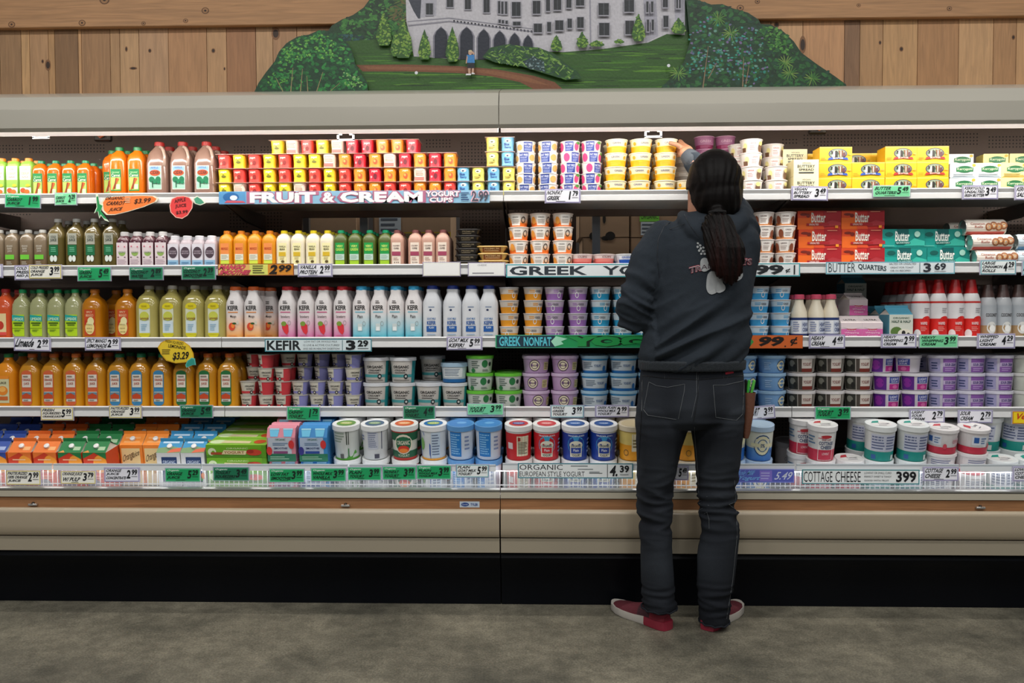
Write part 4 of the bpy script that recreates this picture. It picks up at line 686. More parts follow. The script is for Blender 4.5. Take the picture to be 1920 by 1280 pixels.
spray('whip_can', 'red and white whipped cream can with red cap', 31, 110, '#d4201c', '#e0dede', '#e4e2e2', '#b41a1c', [1733, 1766, 1798, 1829], 'red and white whipped cream cans', 5, [('b', 0, .55, '#d8241e'), ('b', .55, 1, '#e2e0e2'), ('b', .97, 1.02, '#c82a24'), ('e', -.55, .14, .3, .12, '#f0e8e8'), ('e', .3, .5, .5, .12, '#d8241e'), ('t', 'WHIPPED', -.3, .38, .3, .46, '#f0d8d8', .02), ('l', -.3, .2, .3, .34, 3, '#f09088'), ('l', .0, .7, .5, .85, 3, '#a8a4a8')])
spray('coco_can', 'grey coconut whipped can with brown cap', 30, 100, '#a89070', '#b4b8bc', '#b0b2b6', '#4a3430', [1860, 1889, 1918], 'coconut whipped cans', 2, [('b', 0, .4, '#a88a64'), ('b', .4, 1, '#aeb4ba'), ('e', .0, .33, .42, .18, '#dcdcd8'), ('e', .05, .31, .26, .1, '#f4f4f0'), ('t', 'COCONUT', -.5, .66, .5, .76, '#3a3434', .02), ('e', .3, .08, .3, .05, '#5a8a3a')])
# ------------------------------------------------ FOURTH SHELF
z = put_z[3]
d = bottle('tangerine', 'juice_bottle', 'juice bottle', 40, 104, JUG, '#e8901c', '#1c7a3a', [('r', 0, 0, 1, 1, '#d8d4a8'), ('r', 0, .88, 1, 1, '#f0902a'), ('e', .5, .45, .4, .17, '#e8882a'), ('e', .5, .5, .25, .1, '#f4b45a'), ('r', .1, .1, .9, .24, '#c8642a'), ('t', 'JUICE', .2, .68, .8, .78, '#4a4430', .02)], z0=.1, z1=.6)
put('tangerine', 'bright orange juice with green cap at the left edge', [2], z, ranks=2, dep=d, group='bright orange juices')
def oj(key, desc, cap, fr, xs, grp):
    ops = [('r', 0, .1, 1, .9, fr), ('e', .5, .9, .5, .1, fr), ('e', .5, .1, .5, .1, fr), ('r', .08, .52, .92, .88, '#e8ded0'), ('r', .08, .12, .92, .48, '#d8dcd0'), ('r', .08, .4, .92, .48, fr), ('t', 'ORANGE', .14, .7, .88, .77, '#b04a34', .02), ('t', 'JUICE', .24, .58, .76, .66, '#b04a34', .02), ('r', .08, .2, .92, .36, '#c84a24'), ('p', [(.08, .3), (.5, .36), (.92, .3), (.92, .38), (.08, .38)], '#6a8a9a'), ('l', .2, .13, .8, .18, 1, '#8a7a6a'), ('l', .2, .8, .8, .86, 1, '#8a7a6a')]
    dd = bottle(key, 'juice_bottle', 'juice bottle', 40, 104, JUG, lambda f: lin('#e09a18') if f < .45 else lin('#c4861e') if f < .8 else lin('#a87a30'), cap, ops, lw=.5, z0=.05, z1=.70); put(key, desc, xs, z, ranks=3, dep=dd, group=grp)
oj('oj_red', 'orange juice bottle with orange cap and white label', '#d06a20', '#d8663a', [47, 88, 130, 171], 'orange juices with orange label')
oj('oj_blue', 'orange juice bottle with green cap and blue label', '#12744a', '#3a86b4', [213, 254, 295], 'orange juices with blue label')
oj('oj_green', 'orange juice bottle with orange cap and green label', '#c8641e', '#23703a', [338, 381, 422], 'orange juices with green label')
def ocup(key, desc, c, xs, T, grp):
    tub(key, 'cashew_yogurt_cup', 'yogurt cup', 32, 24, 25.5, '#d8d2c2', '#bab6ae', [('r', .45, 0, 2.4, 1, c), ('r', -1.6, .12, .45, .3, c), ('t', 'ORGANIC', -.6, .62, .35, .76, '#2c2a28', .02), ('l', -.5, .4, .3, .54, 2, '#6a6460'), ('e', .05, .2, .17, .15, '#24222a'), ('e', .05, .2, .08, .07, '#d8d2c2')], lidh=.1, rim=False)
    put(key, desc, xs, z, 25.6*S, T, 2, 32*S, group=grp, jit=.9, rtiers=4)
ocup('o_red', 'small grey and red organic yogurt cup', '#cc3c44', [459, 493, 525], [2, 4, 3], 'small red organic cups')
ocup('o_lav', 'small grey and lavender organic yogurt cup', '#8a8ac4', [557, 590, 624, 658], [2, 2, 3, 4], 'small lavender organic cups')
tub('o_big', 'organic_yogurt_tub', 'yogurt tub', 51, 41, 48, '#d0cbc4', '#dcdee2', [('r', .75, 0, 2.4, 1, '#1f8a90'), ('r', -1.2, .24, .75, .36, '#4a9a9c'), ('t', 'ORGANIC', -.55, .62, .5, .74, '#2a2a2a', .03), ('t', 'CREAMY', -.45, .5, .4, .58, '#3a3836', .02), ('l', -.45, .4, .4, .47, 1, '#4a4846'), ('e', .3, .28, .14, .11, '#1c2a2e'), ('e', .3, .28, .07, .05, '#c8ccc8'), ('l', -.6, .06, .6, .16, 1, '#8a8680')], lidh=.13)
put('o_big', 'large grey and teal organic yogurt tub', [700, 751, 801, 849], z, 48.2*S, [2, 2, 1, 1], 2, 51*S, group='large organic yogurt tubs', jit=.08, rtiers=[2, 1, 2, 1])
tub('blue_low', 'yogurt_tub', 'yogurt tub', 52, 43, 37, '#cdd8de', '#a4c0d4', [('r', -.7, .3, .6, .85, '#e4e8e8'), ('b', 0, .2, '#1f66a4'), ('l', -.6, .36, .5, .8, 5, '#7a8a9a')], lidh=.2)
place('blue_low', 'low yogurt tub with pale blue lid on a big organic tub', V(849, 600, FRONT).x, FRONT+26*S, z+49.2*S, 0, 'yogurt tubs')
def lowtub(key, desc, body, lid, ops, xs, T, grp, w=53, h=33, wb=44, ranks=2, lidops=None, jit=.25, rt=None, lidh=.17):
    tub(key, 'yogurt_tub', 'yogurt tub', w, wb, h, body, lid, ops, lidh=lidh, lidops=lidops); put(key, desc, xs, z, (h+.2)*S, T, ranks, w*S, group=grp, jit=jit, rtiers=rt)
lowtub('t_green', 'white yogurt tub with bright green lid', '#d6dad2', '#6cc83c', [('e', .25, .6, .2, .24, '#2c7a44'), ('e', .62, .58, .11, .14, '#2c3a34'), ('l', -.6, .3, -.05, .8, 4, '#5a6a60'), ('l', .1, .1, .6, .26, 2, '#6a7a70'), ('e', -.5, .18, .14, .14, '#2c7a44')], [898, 952], [3, 2], 'green-lidded yogurt tubs', rt=[2, 2])
lowtub('t_lilac', 'lilac yogurt tub', '#c4a4ca', '#d4bcd8', [('e', -.05, .5, .34, .36, '#e8dcc0'), ('o', -.05, .5, .34, .36, .12, '#3c2c44'), ('o', -.05, .5, .22, .22, .15, '#3c2c44'), ('t', 'YOGURT', -.3, .44, .2, .56, '#4a3450', .02), ('r', .55, .2, .95, .7, '#dcd298'), ('l', .58, .25, .92, .66, 4, '#7a7048')], [1005, 1060], 3, 'lilac yogurt tubs')
lowtub('t_white_blue', 'white and blue yogurt tub left of the shopper', '#d4dfe6', '#a8cce0', [('b', 0, .16, '#1f6cb0'), ('b', .8, .98, '#3a94cc'), ('l', -.75, .28, -.05, .7, 4, '#6a7a8a'), ('t', 'YOGURT', -.02, .4, .45, .56, '#2c5a90', .02), ('e', .66, .3, .12, .18, '#1f6cb0')], [1117, 1172, 1226], 3, 'white and blue yogurt tubs')
SKYL = [('e', 0, 0, .8, .8, '#88b8dc')]
lowtub('t_sky', 'sky blue yogurt tub right of the shopper', '#7ba9da', '#9cc0e0', [('e', .35, .48, .3, .36, '#ded8b8'), ('o', .35, .48, .3, .36, .14, '#2c4a74'), ('e', .35, .48, .17, .2, '#5a8ac0'), ('r', .05, .42, .65, .54, '#ded8b8'), ('l', -.7, .2, -.3, .7, 4, '#a4c4e4')], [1345, 1400, 1455], 3, 'sky blue yogurt tubs', w=54, h=33)
lowtub('t_brown', 'white tub with grey cow photo and maroon panel', '#cfc8c0', '#e2dede', [('r', -1.2, .08, -.45, .95, '#3a3a34'), ('e', -.8, .6, .2, .2, '#8a8a80'), ('e', -.62, .35, .12, .2, '#20201e'), ('r', -.4, .08, .5, .95, '#4a423c'), ('r', -.2, .3, .46, .9, '#d8cfc6'), ('t', 'YOGURT', -.14, .46, .38, .66, '#7a2c28', .02), ('r', -.2, .08, .46, .3, '#7a2e24'), ('r', .5, .08, 1.2, .95, '#9a948c')], [1512, 1567, 1621], 3, 'tubs with maroon panel', w=53, jit=.06)
LS = [('r', -1.1, .06, -.3, .94, '#5c1f86'), ('e', -.7, .5, .25, .3, '#8c2a9c'), ('r', -.2, .06, .6, .94, '#d8d0dc'), ('r', -.14, .48, .54, .88, '#3c4a9a'), ('t', 'LIGHT', -.06, .66, .44, .82, '#dcdcf0', .02), ('t', 'SOUR', -.04, .52, .4, .62, '#dcdcf0', .02), ('r', -.14, .1, .54, .44, '#b42a84'), ('e', .2, .26, .16, .12, '#d86aa8')]
lowtub('t_light', 'white tub with deep purple light sour cream print', '#d6d0d8', '#e4e0e6', LS, [1674, 1728], 2, 'light sour cream tubs', w=52, jit=.05)
place('t_light', 'left light sour cream tub on the top tier', V(1660, 600, FRONT+.02).x, FRONT+.02+26*S, z+66.6*S, .3, 'light sour cream tubs'); place('t_light', 'right light sour cream tub on the top tier', V(1713, 600, FRONT+.02).x, FRONT+.02+26*S, z+66.6*S, -.9, 'light sour cream tubs')
SCR = [('r', -1.2, .1, -.45, .9, '#a8a4cc'), ('l', -1.0, .2, -.6, .7, 3, '#3c4a7a'), ('r', -.3, .06, .6, .92, '#8a5aa8'), ('r', -.3, .4, .6, .66, '#c4b0d4'), ('t', 'SOUR CREAM', -.2, .44, .52, .62, '#3c2a78', .03), ('l', -.2, .12, .4, .34, 2, '#c4a4dc'), ('r', .6, .06, 1.2, .92, '#c8c0d8')]
lowtub('t_sour', 'white and lilac sour cream tub', '#cfcadc', '#dcdae8', SCR, [1781, 1834, 1888], 3, 'sour cream tubs', w=52, jit=.05)
lowtub('t_edge', 'white tub with green specks at the right edge', '#d4d8cc', '#dcdcd8', [('e', 0, .5, .4, .3, '#8ab04a')], [1942], 3, 'tubs at the right edge', w=52, jit=.05)
# ================================================================ THE WELL AT THE BOTTOM
S2 = 3.41/F; z = DECKZ+.0012; TILT = WTILT
GR = 'cartons and tubs in the well'
def juicecarton(key, name_, col, topcol, ops, topops, hb=81):
    return gable(key, 'juice_carton', 44, hb, 20, col, topcol, ops, topops, cap='#e8e6e4', s=S2)
def ojops(top): return [('r', 0, 0, 1, 1, '#d8481c', '#d03a1c'), ('e', .72, .72, .3, .22, '#f0a030'), ('p', [(0, .86), (.5, 1), (0, 1)], top), ('p', [(.5, 1), (1, .84), (1, 1)], top), ('t', 'ORANGE', .14, .58, .9, .70, '#f4e0c0', .02), ('l', .2, .8, .8, .86, 1, '#f0c8a0'), ('r', .15, .53, .85, .55, '#f4e0c0'), ('e', .4, .2, .3, .16, '#8a8a94'), ('l', .2, .36, .8, .46, 2, '#e8a080')]
wd = juicecarton('c_orange', '', '#d24a20', '#e8782c', ojops('#e8782c'), [('r', .6, .2, .9, .5, '#f4b070')])
juicecarton('c_green', '', '#d24a20', '#1c7a40', ojops('#1c7a40'), [('r', .6, .2, .9, .5, '#a8c8a0'), ('p', [(0, 0), (.3, 0), (.2, .2)], '#d8903a')])
juicecarton('c_blue', '', '#d8701c', '#2c4c9c', ojops('#2c4c9c'), [('r', .6, .2, .9, .5, '#a0b0d8')])
juicecarton('c_tall', '', '#f0882a', '#f08c2c', [('r', 0, 0, 1, 1, '#f0882a'), ('r', .06, .0, .88, .92, '#ecd49a'), ('t', 'Orange', .1, .58, .6, .82, '#5a3a1c', .01, .3, .14), ('t', 'Juice', .5, .66, .86, .86, '#5a3a1c', .01, .3, .1), ('e', .6, .3, .2, .12, '#d8a06a'), ('e', .5, .2, .25, .1, '#e8c8a0'), ('e', .72, .38, .08, .05, '#c87a3a')], [('l', .15, .1, .85, .8, 2, '#f4a860')])
juicecarton('c_white', '', '#dcdcd8', '#3a94c4', [('r', 0, 0, 1, 1, '#dcdcdc'), ('r', .2, .3, .86, .9, '#1c3a6a'), ('t', 'ORGANIC', .26, .74, .8, .82, '#c8d4e8', .01), ('t', 'ORANGE', .24, .6, .82, .71, '#f0ece0', .02), ('t', 'JUICE', .32, .46, .74, .56, '#f0ece0', .02), ('e', .9, .45, .08, .08, '#e07a3a'), ('e', .8, .36, .08, .04, '#3a8a4a')], [('p', [(0, 0), (1, 0), (1, .4), (.6, .55), (0, .4)], '#7a9a6a'), ('p', [(.45, 0), (1, .1), (1, .45), (.6, .3)], '#d8603a'), ('r', .15, .8, .85, .95, '#bcd8ec')])
def wput(key, desc, xs, ranks=1, tiers=1, pitch=0, dep=None, Y=WF, group=None, first=0, jit=0, rtiers=None): put(key, desc, xs, z, pitch, tiers, ranks, dep, Y, group, jit, first=first, rtiers=rtiers)
wput('c_blue', 'orange juice carton with blue top', [-55, -9], 6, dep=wd, group='blue-topped juice cartons')
wput('c_orange', 'orange juice carton with orange top', [38, 85], 6, dep=wd, group='orange-topped juice cartons')
wput('c_green', 'orange juice carton with green top', [132, 178], 6, dep=wd, group='green-topped juice cartons')
wput('c_tall', 'bright orange carton with tan label', [247, 290], 5, dep=wd, Y=WF+wd+.004, group='tan-labelled juice cartons')
wput('c_white', 'white juice carton with navy label and blue top', [316, 362], 6, dep=wd, group='white juice cartons')
def wbox(key, name, cat, wpx, hpx, dpx, col, ops, top, side):
    global S; o = S; S = S2; r = carton(key, name, cat, wpx, hpx, dpx, col, ops, top, side); S = o; return hpx*S2, dpx*S2
GB = [('r', 0, 0, 1, 1, '#72b022'), ('r', 0, 0, 1, .18, '#4f8f1c'), ('t', 'ORGANIC', .34, .66, .7, .8, '#d8e8a8', .01), ('e', .1, .45, .07, .32, '#dce8c0'), ('e', .12, .35, .03, .2, '#72b022'), ('r', .08, .22, .3, .42, '#a8482a'), ('p', [(.26, .26), (.66, .22), (.68, .56), (.3, .6)], '#e8d8a8'), ('t', 'YOGURT', .3, .3, .64, .52, '#a05a3a', .02), ('e', .8, .42, .13, .26, '#c8402a'), ('e', .74, .5, .06, .16, '#a82a20'), ('r', .93, 0, 1, 1, '#5c9a1c')]
gh, gd = wbox('green_box', 'snack_box', 'snack box', 113, 23.5, 38, '#6aa822', GB, [('r', 0, 0, 1, 1, '#8abc40'), ('e', .15, .5, .14, .3, '#d4e4b4'), ('p', [(.2, .3), (.7, .25), (.7, .6), (.25, .7)], '#d8cca0'), ('e', .85, .5, .1, .3, '#c0502a')], '#3f7a1a')
for k in range(6):
    for t in range(4):
        if k and t < 3 and k > 1: continue
        zz = z+t*(gh+.002)
        if k == 5 and t == 3: continue
        place('green_box', ('long green snack box with red fruit, '+where(0, 1, t, 4, k)), V(444, 600, WF).x, WF+.001+gd/2+k*(gd+.004), zz if k < 2 else zz, 0, 'green snack boxes')
    if k > 1:
        for t in range(3): place('green_box', 'long green snack box in the stack, '+where(0, 1, t, 4, k), V(444, 600, WF).x, WF+.001+gd/2+k*(gd+.004), z+t*(gh+.002), 0, 'green snack boxes')
def fourpack(key, c, c2, berry):
    w_ = 53*S2; h = 64*S2; d_ = 56*S2; m = MB(); b = lin(c)
    pts = [(-d_/2, 0), (-d_/2, h*.72), (-d_*.36, h*.97), (-d_*.12, h), (0, h*.93), (d_*.12, h), (d_*.36, h*.97), (d_/2, h*.72), (d_/2, 0)]
    extr(m, pts[::-1], -w_/2, w_/2, b); m.mi = 1
    m.paint([('r', 0, 0, 1, 1, c), ('r', .04, .32, .86, 1, c2), ('r', 0, 0, 1, .32, '#2c7a5a'), ('t', 'ORGANIC', .3, .88, .66, .96, '#2c6a4a', .01), ('l', .2, .66, .76, .8, 2, '#6a88a8'), ('t', 'SMOOTHIE', .24, .52, .72, .6, '#2a3a6a', .02), ('r', .22, .34, .72, .44, '#8a4a7a' if berry == 0 else '#2a4a9a'), ('e', .86, .72, .1, .18, '#d83a3a'), ('e', .08, .45, .1, .18, '#d83a3a' if berry == 0 else '#3a3a8a'), ('l', .1, .08, .8, .24, 2, '#9ac8a8')], flatmap(-w_/2, 0, w_, h*.72, -d_/2))
    a = ('wrap', m.mesh(key, ['card', 'printed'], 0), None, None); m = MB()
    n = Vector((0, -.25*h, d_*.14)).normalized()
    for sx in (-.24, .24): m.paint([('p', [(-.13, .0), (.13, .0), (.17, .7), (-.17, .7)], '#6ac0e4'), ('r', -.17, .7, .17, .85, '#a4dcf0')], lambda u, v, L, sx=sx: ((sx+u)*w_, -d_/2+v*d_*.14+.001+d_*.01-n.y*0-.002, h*.74+v*h*.25+.001*(L+1)))
    PROTO[key] = ('smoothie_four_pack', 'smoothie pack', [a, ('bottle_window', m.mesh(key+'w', 'printed', 0), None, None)])
fourpack('fp_pink', '#d88898', '#c4ccd8', 0); fourpack('fp_blue', '#3a86c4', '#b4c4dc', 1)
wput('fp_pink', 'pink smoothie four-pack beside green snack boxes', [529], 2, 2, 65*S2, 56*S2, group='pink smoothie packs', jit=.02)
wput('fp_blue', 'blue smoothie four-pack left of the quart tubs', [588], 2, 2, 65*S2, 56*S2, group='blue smoothie packs', jit=.02)
def quart(key, desc, body, lid, ops, lidops, xs, ranks=2, tiers=2, h=66, w=52, wb=44, grp='', turn=0, Y=WF, first=0, rtiers=None, mt='plastic', lidmat='plastic', lh=.15, jit=.12):
    tub(key, 'quart_tub', 'yogurt tub', w, wb, h, body, lid, ops, lidops, lidh=lh, scale=S2, turn=turn, mt=mt, lidmat=lidmat); wput(key, desc, xs, ranks, tiers, (h+.2)*S2, w*S2, Y, grp, first, jit, rtiers)
def rl(c, c2): return [('e', 0, 0, .82, .82, c), ('o', 0, 0, .82, .82, .06, '#e8e8e4'), ('e', 0, 0, .5, .36, c2), ('t', 'YOGURT', -.36, -.12, .36, .12, '#f4f4f0', .02)]
quart('q_green', 'white quart tub with green lid disc', '#d4d8d4', '#e4e6e6', [('b', 0, .06, '#4a9a2a'), ('p', [(.1, .02), (.5, .02), (.9, .2), (.8, .3), (.3, .12)], '#4a9a2a'), ('l', -.6, .55, .1, .9, 4, '#8a9a8a'), ('r', .2, .5, .25, .95, '#1a2a1a'), ('r', .32, .5, .36, .95, '#1a2a1a'), ('r', -.2, .05, .02, .2, '#5a5a5a'), ('r', .3, .1, .36, .38, '#2a7a3a')], rl('#5a8a3a', '#a8b858'), [646], grp='white and green quart tubs')
quart('q_white', 'white quart tub with navy lid disc', '#dcdee0', '#e8eaea', [('r', -.3, .35, .35, .95, '#c8ccd8'), ('l', -.26, .4, .3, .9, 8, '#7a84a0'), ('r', .55, .35, .59, .95, '#22305a'), ('l', -.9, .6, -.4, .8, 2, '#6a7aa0'), ('r', .1, .06, .4, .2, '#4a4a5a')], rl('#3a5a7a', '#7a9a6a'), [700], grp='white and navy quart tubs')
quart('q_org', 'quart tub with green and red print and oval', '#e0ddd4', '#e4e4e2', [('b', 0, .08, '#b83028'), ('b', .08, .3, '#175a3c'), ('b', .62, .88, '#175a3c'), ('b', .88, .96, '#b83028'), ('e', 0, .52, .55, .32, '#e4dcc8'), ('e', 0, .52, .46, .25, '#1f6a48'), ('t', 'ORGANIC', -.38, .5, .38, .64, '#e8e4d0', .02), ('e', 0, .36, .34, .12, '#d83a2a'), ('e', 0, .32, .26, .07, '#f08a3a'), ('t', 'YOGURT', -.35, .12, .35, .2, '#d8e0c8', .01)], rl('#c8582a', '#e8a060'), [756], grp='green and red quart tubs', jit=.03)
quart('q_bw', 'white and blue quart tub with orange stripe', '#dde2e6', '#e6e8ea', [('b', 0, .06, '#e8a030'), ('b', .92, .98, '#e8a030'), ('p', [(-1.1, .06), (-.1, .06), (-.1, .5), (-.6, .9), (-1.1, .9)], '#1f56b0'), ('e', -.7, .5, .2, .2, '#7ab060'), ('r', -.05, .1, .5, .9, '#c4d4e4'), ('l', 0, .15, .46, .85, 8, '#6a7a94')], rl('#2a6aa8', '#a0b850'), [811], grp='white and blue quart tubs', jit=.03)
quart('q_goat', 'white goat yogurt quart with clear blue lid', '#d4dce8', '#5a94cc', [('r', -.75, .12, 0, .9, '#1f78c4'), ('l', -.68, .18, -.08, .85, 9, '#8ac0e8'), ('l', .2, .3, .6, .8, 4, '#7a8ab0')], [('e', 0, 0, .95, .95, '#3f7fc0'), ('e', .1, .1, .4, .3, '#6aa4d8')], [862, 915], grp='goat yogurt quarts', turn=0, jit=.5)
def badge(c, c2): return [('b', 0, .86, c), ('e', 0, .5, .52, .3, c2), ('t', 'TRADER JOE\'S', -.5, .76, .5, .82, '#e0e4ec', .02), ('r', -.36, .12, .36, .5, '#e4e0cc'), ('e', 0, .5, .4, .14, '#e4e0cc'), ('t', 'ORGANIC', -.32, .44, .32, .52, '#2a3a4a', .02), ('r', -.3, .24, .3, .42, c), ('t', 'Plain', -.16, .3, .16, .38, '#e8ecf0', .01), ('t', 'YOGURT', -.28, .14, .28, .22, '#2a2a34', .02), ('l', .75, .2, 1.1, .7, 4, '#a0b0d0')]
quart('q_redback', 'red quart tub turned sideways', '#e4e4e2', '#e8e8e6', [('b', 0, .86, '#c01f24'), ('r', -.1, .14, .65, .78, '#d8d4b8'), ('r', -.04, .62, .12, .74, '#9a2a24'), ('l', -.02, .2, .6, .6, 8, '#5a5a44'), ('r', -.7, .36, -.35, .56, '#d8c8c8')], rl('#b8282c', '#3a4a94'), [972], grp='red quart tubs turned', jit=.03)
quart('q_red', 'red quart tub with cyan arch', '#e4e4e2', '#e8e8e6', badge('#c4202a', '#3aa0c8'), rl('#c03038', '#d86a6a'), [1025], grp='red quart tubs', jit=.03)
quart('q_blue', 'royal blue quart tub with cyan arch', '#e4e6e8', '#e8e8ea', badge('#173a94', '#3a94cc'), rl('#1f4a8c', '#3a6ab0'), [1079, 1133], grp='royal blue quart tubs', jit=.03)
quart('q_gold', 'golden clear-lidded quart tub', '#e0b848', '#d4c8b0', [('b', 0, .5, '#e49a1c'), ('b', .5, .9, '#dcc470'), ('r', .1, .3, .7, .85, '#ece4c8'), ('o', -.25, .25, .16, .1, .2, '#5a4a2a'), ('l', .16, .4, .6, .7, 3, '#8a7a4a')], [('e', 0, 0, .9, .9, '#c8b894')], [1187, 1240, 1293, 1346], 2, grp='golden quart tubs', jit=.3)
quart('q_sky', 'blue and cream quart tub with round badge', '#d4d4c0', '#a8c0d8', [('b', 0, .4, '#2a66b0', '#5a94cc'), ('b', .4, .9, '#d8dcd0'), ('e', 0, .5, .52, .34, '#1f4a7a'), ('e', 0, .5, .46, .3, '#dcd8b4'), ('o', 0, .5, .3, .2, .12, '#2a5a8a'), ('r', -.7, .45, .7, .56, '#dcd8b4'), ('t', '0%', -.12, .44, .12, .56, '#1f4a7a', .02), ('e', .62, .3, .1, .06, '#2a5aa0')], [('e', 0, 0, .9, .9, '#a4bcd0')], [1428], 2, grp='blue and cream quart tubs', jit=.03)
quart('q_sky2', 'blue and cream quart tub half behind the shopper', '#d4d4c0', '#a8c0d8', [('b', 0, .4, '#2a66b0'), ('r', .2, .5, .8, .8, '#dcd8b4')], None, [1377], 2, grp='half hidden quart tubs')
def cot(c): return [('b', 0, .36, c), ('r', -.45, .02, .45, .9, '#e8e6e4'), ('r', -.42, .04, .42, .36, c), ('r', -.45, .72, .0, .74, c), ('e', 0, .78, .3, .05, '#b83038'), ('t', 'Small Curd', -.25, .66, .25, .73, '#8a2a34', .02), ('t', 'COTTAGE', -.4, .52, .4, .63, '#26406a', .03), ('t', 'CHEESE', -.3, .39, .35, .5, '#26406a', .03), ('t', 'LOWFAT', -.2, .2, .2, .28, '#f0d8dc', .01), ('l', -1.1, .5, -.6, .8, 3, '#5a7a9a')]
RLID = [('e', 0, 0, .82, .6, '#e6e4e2'), ('p', [(-.7, .1), (-.4, .6), (.1, .75), (-.1, .2)], '#c03a44'), ('t', 'Cottage', -.2, -.2, .6, .15, '#6a6470', .01), ('l', -.3, -.5, .5, -.3, 1, '#8a8490')]
TLID = [(o[0],)+tuple('#1f9484' if x == '#c03a44' else x for x in o[1:]) for o in RLID]
quart('q_cott', 'white and red cottage cheese tub at the front', '#e0dedc', '#e6e4e4', cot('#c42c48'), RLID, [1547], 1, grp='red cottage cheese tubs', jit=.03, w=53)
dq = 53*S2
wput('q_cott', 'red cottage cheese tub back left', [1510], 1, 2, 66.2*S2, dq, WF+.09, group='red cottage cheese tubs', jit=.15)
wput('q_cott', 'single-layer red cottage cheese tub', [1602], 1, 1, 66.2*S2, dq, WF, group='red cottage cheese tubs', jit=.3)
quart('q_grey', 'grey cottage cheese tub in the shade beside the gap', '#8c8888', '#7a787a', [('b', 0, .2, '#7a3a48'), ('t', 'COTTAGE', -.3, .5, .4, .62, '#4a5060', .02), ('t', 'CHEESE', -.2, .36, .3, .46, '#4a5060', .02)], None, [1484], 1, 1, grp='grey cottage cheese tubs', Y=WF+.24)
TE = [('b', 0, .3, '#138a80'), ('r', -.75, .32, .7, .84, '#c0c4d4'), ('l', -.7, .36, .0, .8, 5, '#5a648a'), ('l', .05, .36, .66, .8, 5, '#5a648a'), ('r', -.7, .06, -.45, .2, '#2a5a9a'), ('r', .4, .04, .6, .2, '#cfd8d4')]
quart('q_teal', 'white and teal cottage cheese tub', '#dde0de', '#e2e6e6', TE, TLID, [1657, 1719], 1, grp='teal cottage cheese tubs', w=55, wb=48, jit=.04)
wput('q_teal', 'teal cottage cheese tub, left back', [1622], 1, 2, 66.2*S2, 55*S2, WF+.135, group='teal cottage cheese tubs', jit=.2)
wput('q_teal', 'teal cottage cheese tub in one layer, right end', [1893, 1950], 1, 1, 66.2*S2, 55*S2, WF, group='teal cottage cheese tubs', jit=.6)
wput('q_teal', 'teal cottage cheese tub set back at right end', [1858, 1914], 2, 2, 66*S2, 55*S2, WF+.14, group='teal cottage cheese tubs', jit=.9, rtiers=2)
tub('q_low', 'low_tub', 'cheese tub', 55, 48, 46, '#e0dcdc', '#e6e2e2', [('b', 0, .3, '#c43048'), ('r', -1.1, .4, -.3, .8, '#d8dce4'), ('r', -1.0, .5, -.75, .75, '#2a5aa0'), ('l', -.65, .45, -.35, .75, 3, '#5a7aa8'), ('e', .6, .55, .3, .16, '#d4c4c8'), ('t', 'COTTAGE', .3, .48, .85, .62, '#c03a50', .01), ('e', -.1, .35, .1, .12, '#d04a5a')], RLID, scale=S2)
tub('q_low2', 'low_tub', 'cheese tub', 55, 48, 40, '#e0dcdc', '#e6e2e2', [('b', 0, .2, '#c43048'), ('l', -.8, .3, .5, .8, 5, '#6a7090')], RLID, scale=S2)
for i, px in enumerate((1775, 1834)):
    for t in range(2): place('q_low2', f'{["left", "right"][i]} stack of low red tubs, {["bottom", "middle"][t]} tub behind the guard', V(px, 600, WF).x, WF+55*S2/2+.001, z+t*40.2*S2, i*.4, 'low red cottage cheese tubs')
    place('q_low', f'low red cottage cheese tub on top of the {["left", "right"][i]} stack', V(px, 600, WF).x, WF+55*S2/2+.001, z+80.6*S2-10*S2*0, -.1 if i == 0 else .9, 'low red cottage cheese tubs')
wput('q_low2', 'low red tub set back behind the stacks', [1748, 1800], 2, 3, 40.2*S2, 55*S2, WF+.14, group='low red cottage cheese tubs', jit=.5, rtiers=3)
TILT = 0
# ================================================================ SIGNS AND PRICE TAGS
TY = LIP-.0035; DY = GY-.0072
BK = '#14161c'
def sign(rect, bg, ops, label, Y=TY, border=None, bw=.02, name='price_tag', cat='price tag', tilt=0, holder='#b8b0d0', grp=None, mt='printed', out=0):
    x0, y0, x1, y1 = rect; A = V(x0, y1, Y); B = V(x1, y0, Y); W = B.x-A.x; H = B.z-A.z
    e = empty(name, ((A.x+B.x)/2, Y-out, (A.z+B.z)/2), label, cat, grp); e.rotation_euler.y = tilt
    if holder:
        m = MB(); m.box(-W/2-.004, -.0005, -H/2-.003, W/2+.004, .0008, H/2+.003, lin(holder)); ob('holder', m.mesh('holder', 'film', 0), e)
    m = MB(); m.box(-W/2, -.0022, -H/2, W/2, -.0006, H/2, lin(bg))
    o = []
    if border: bx = bw*H/W*3; o = [('r', 0, 0, 1, 1, border), ('r', bx, bw*3, 1-bx, 1-bw*3, bg)]
    m.paint(o+ops, flatmap(-W/2, -H/2, W, H, -.0022, .00022)); ob('card', m.mesh('card', mt, 0), e); return e
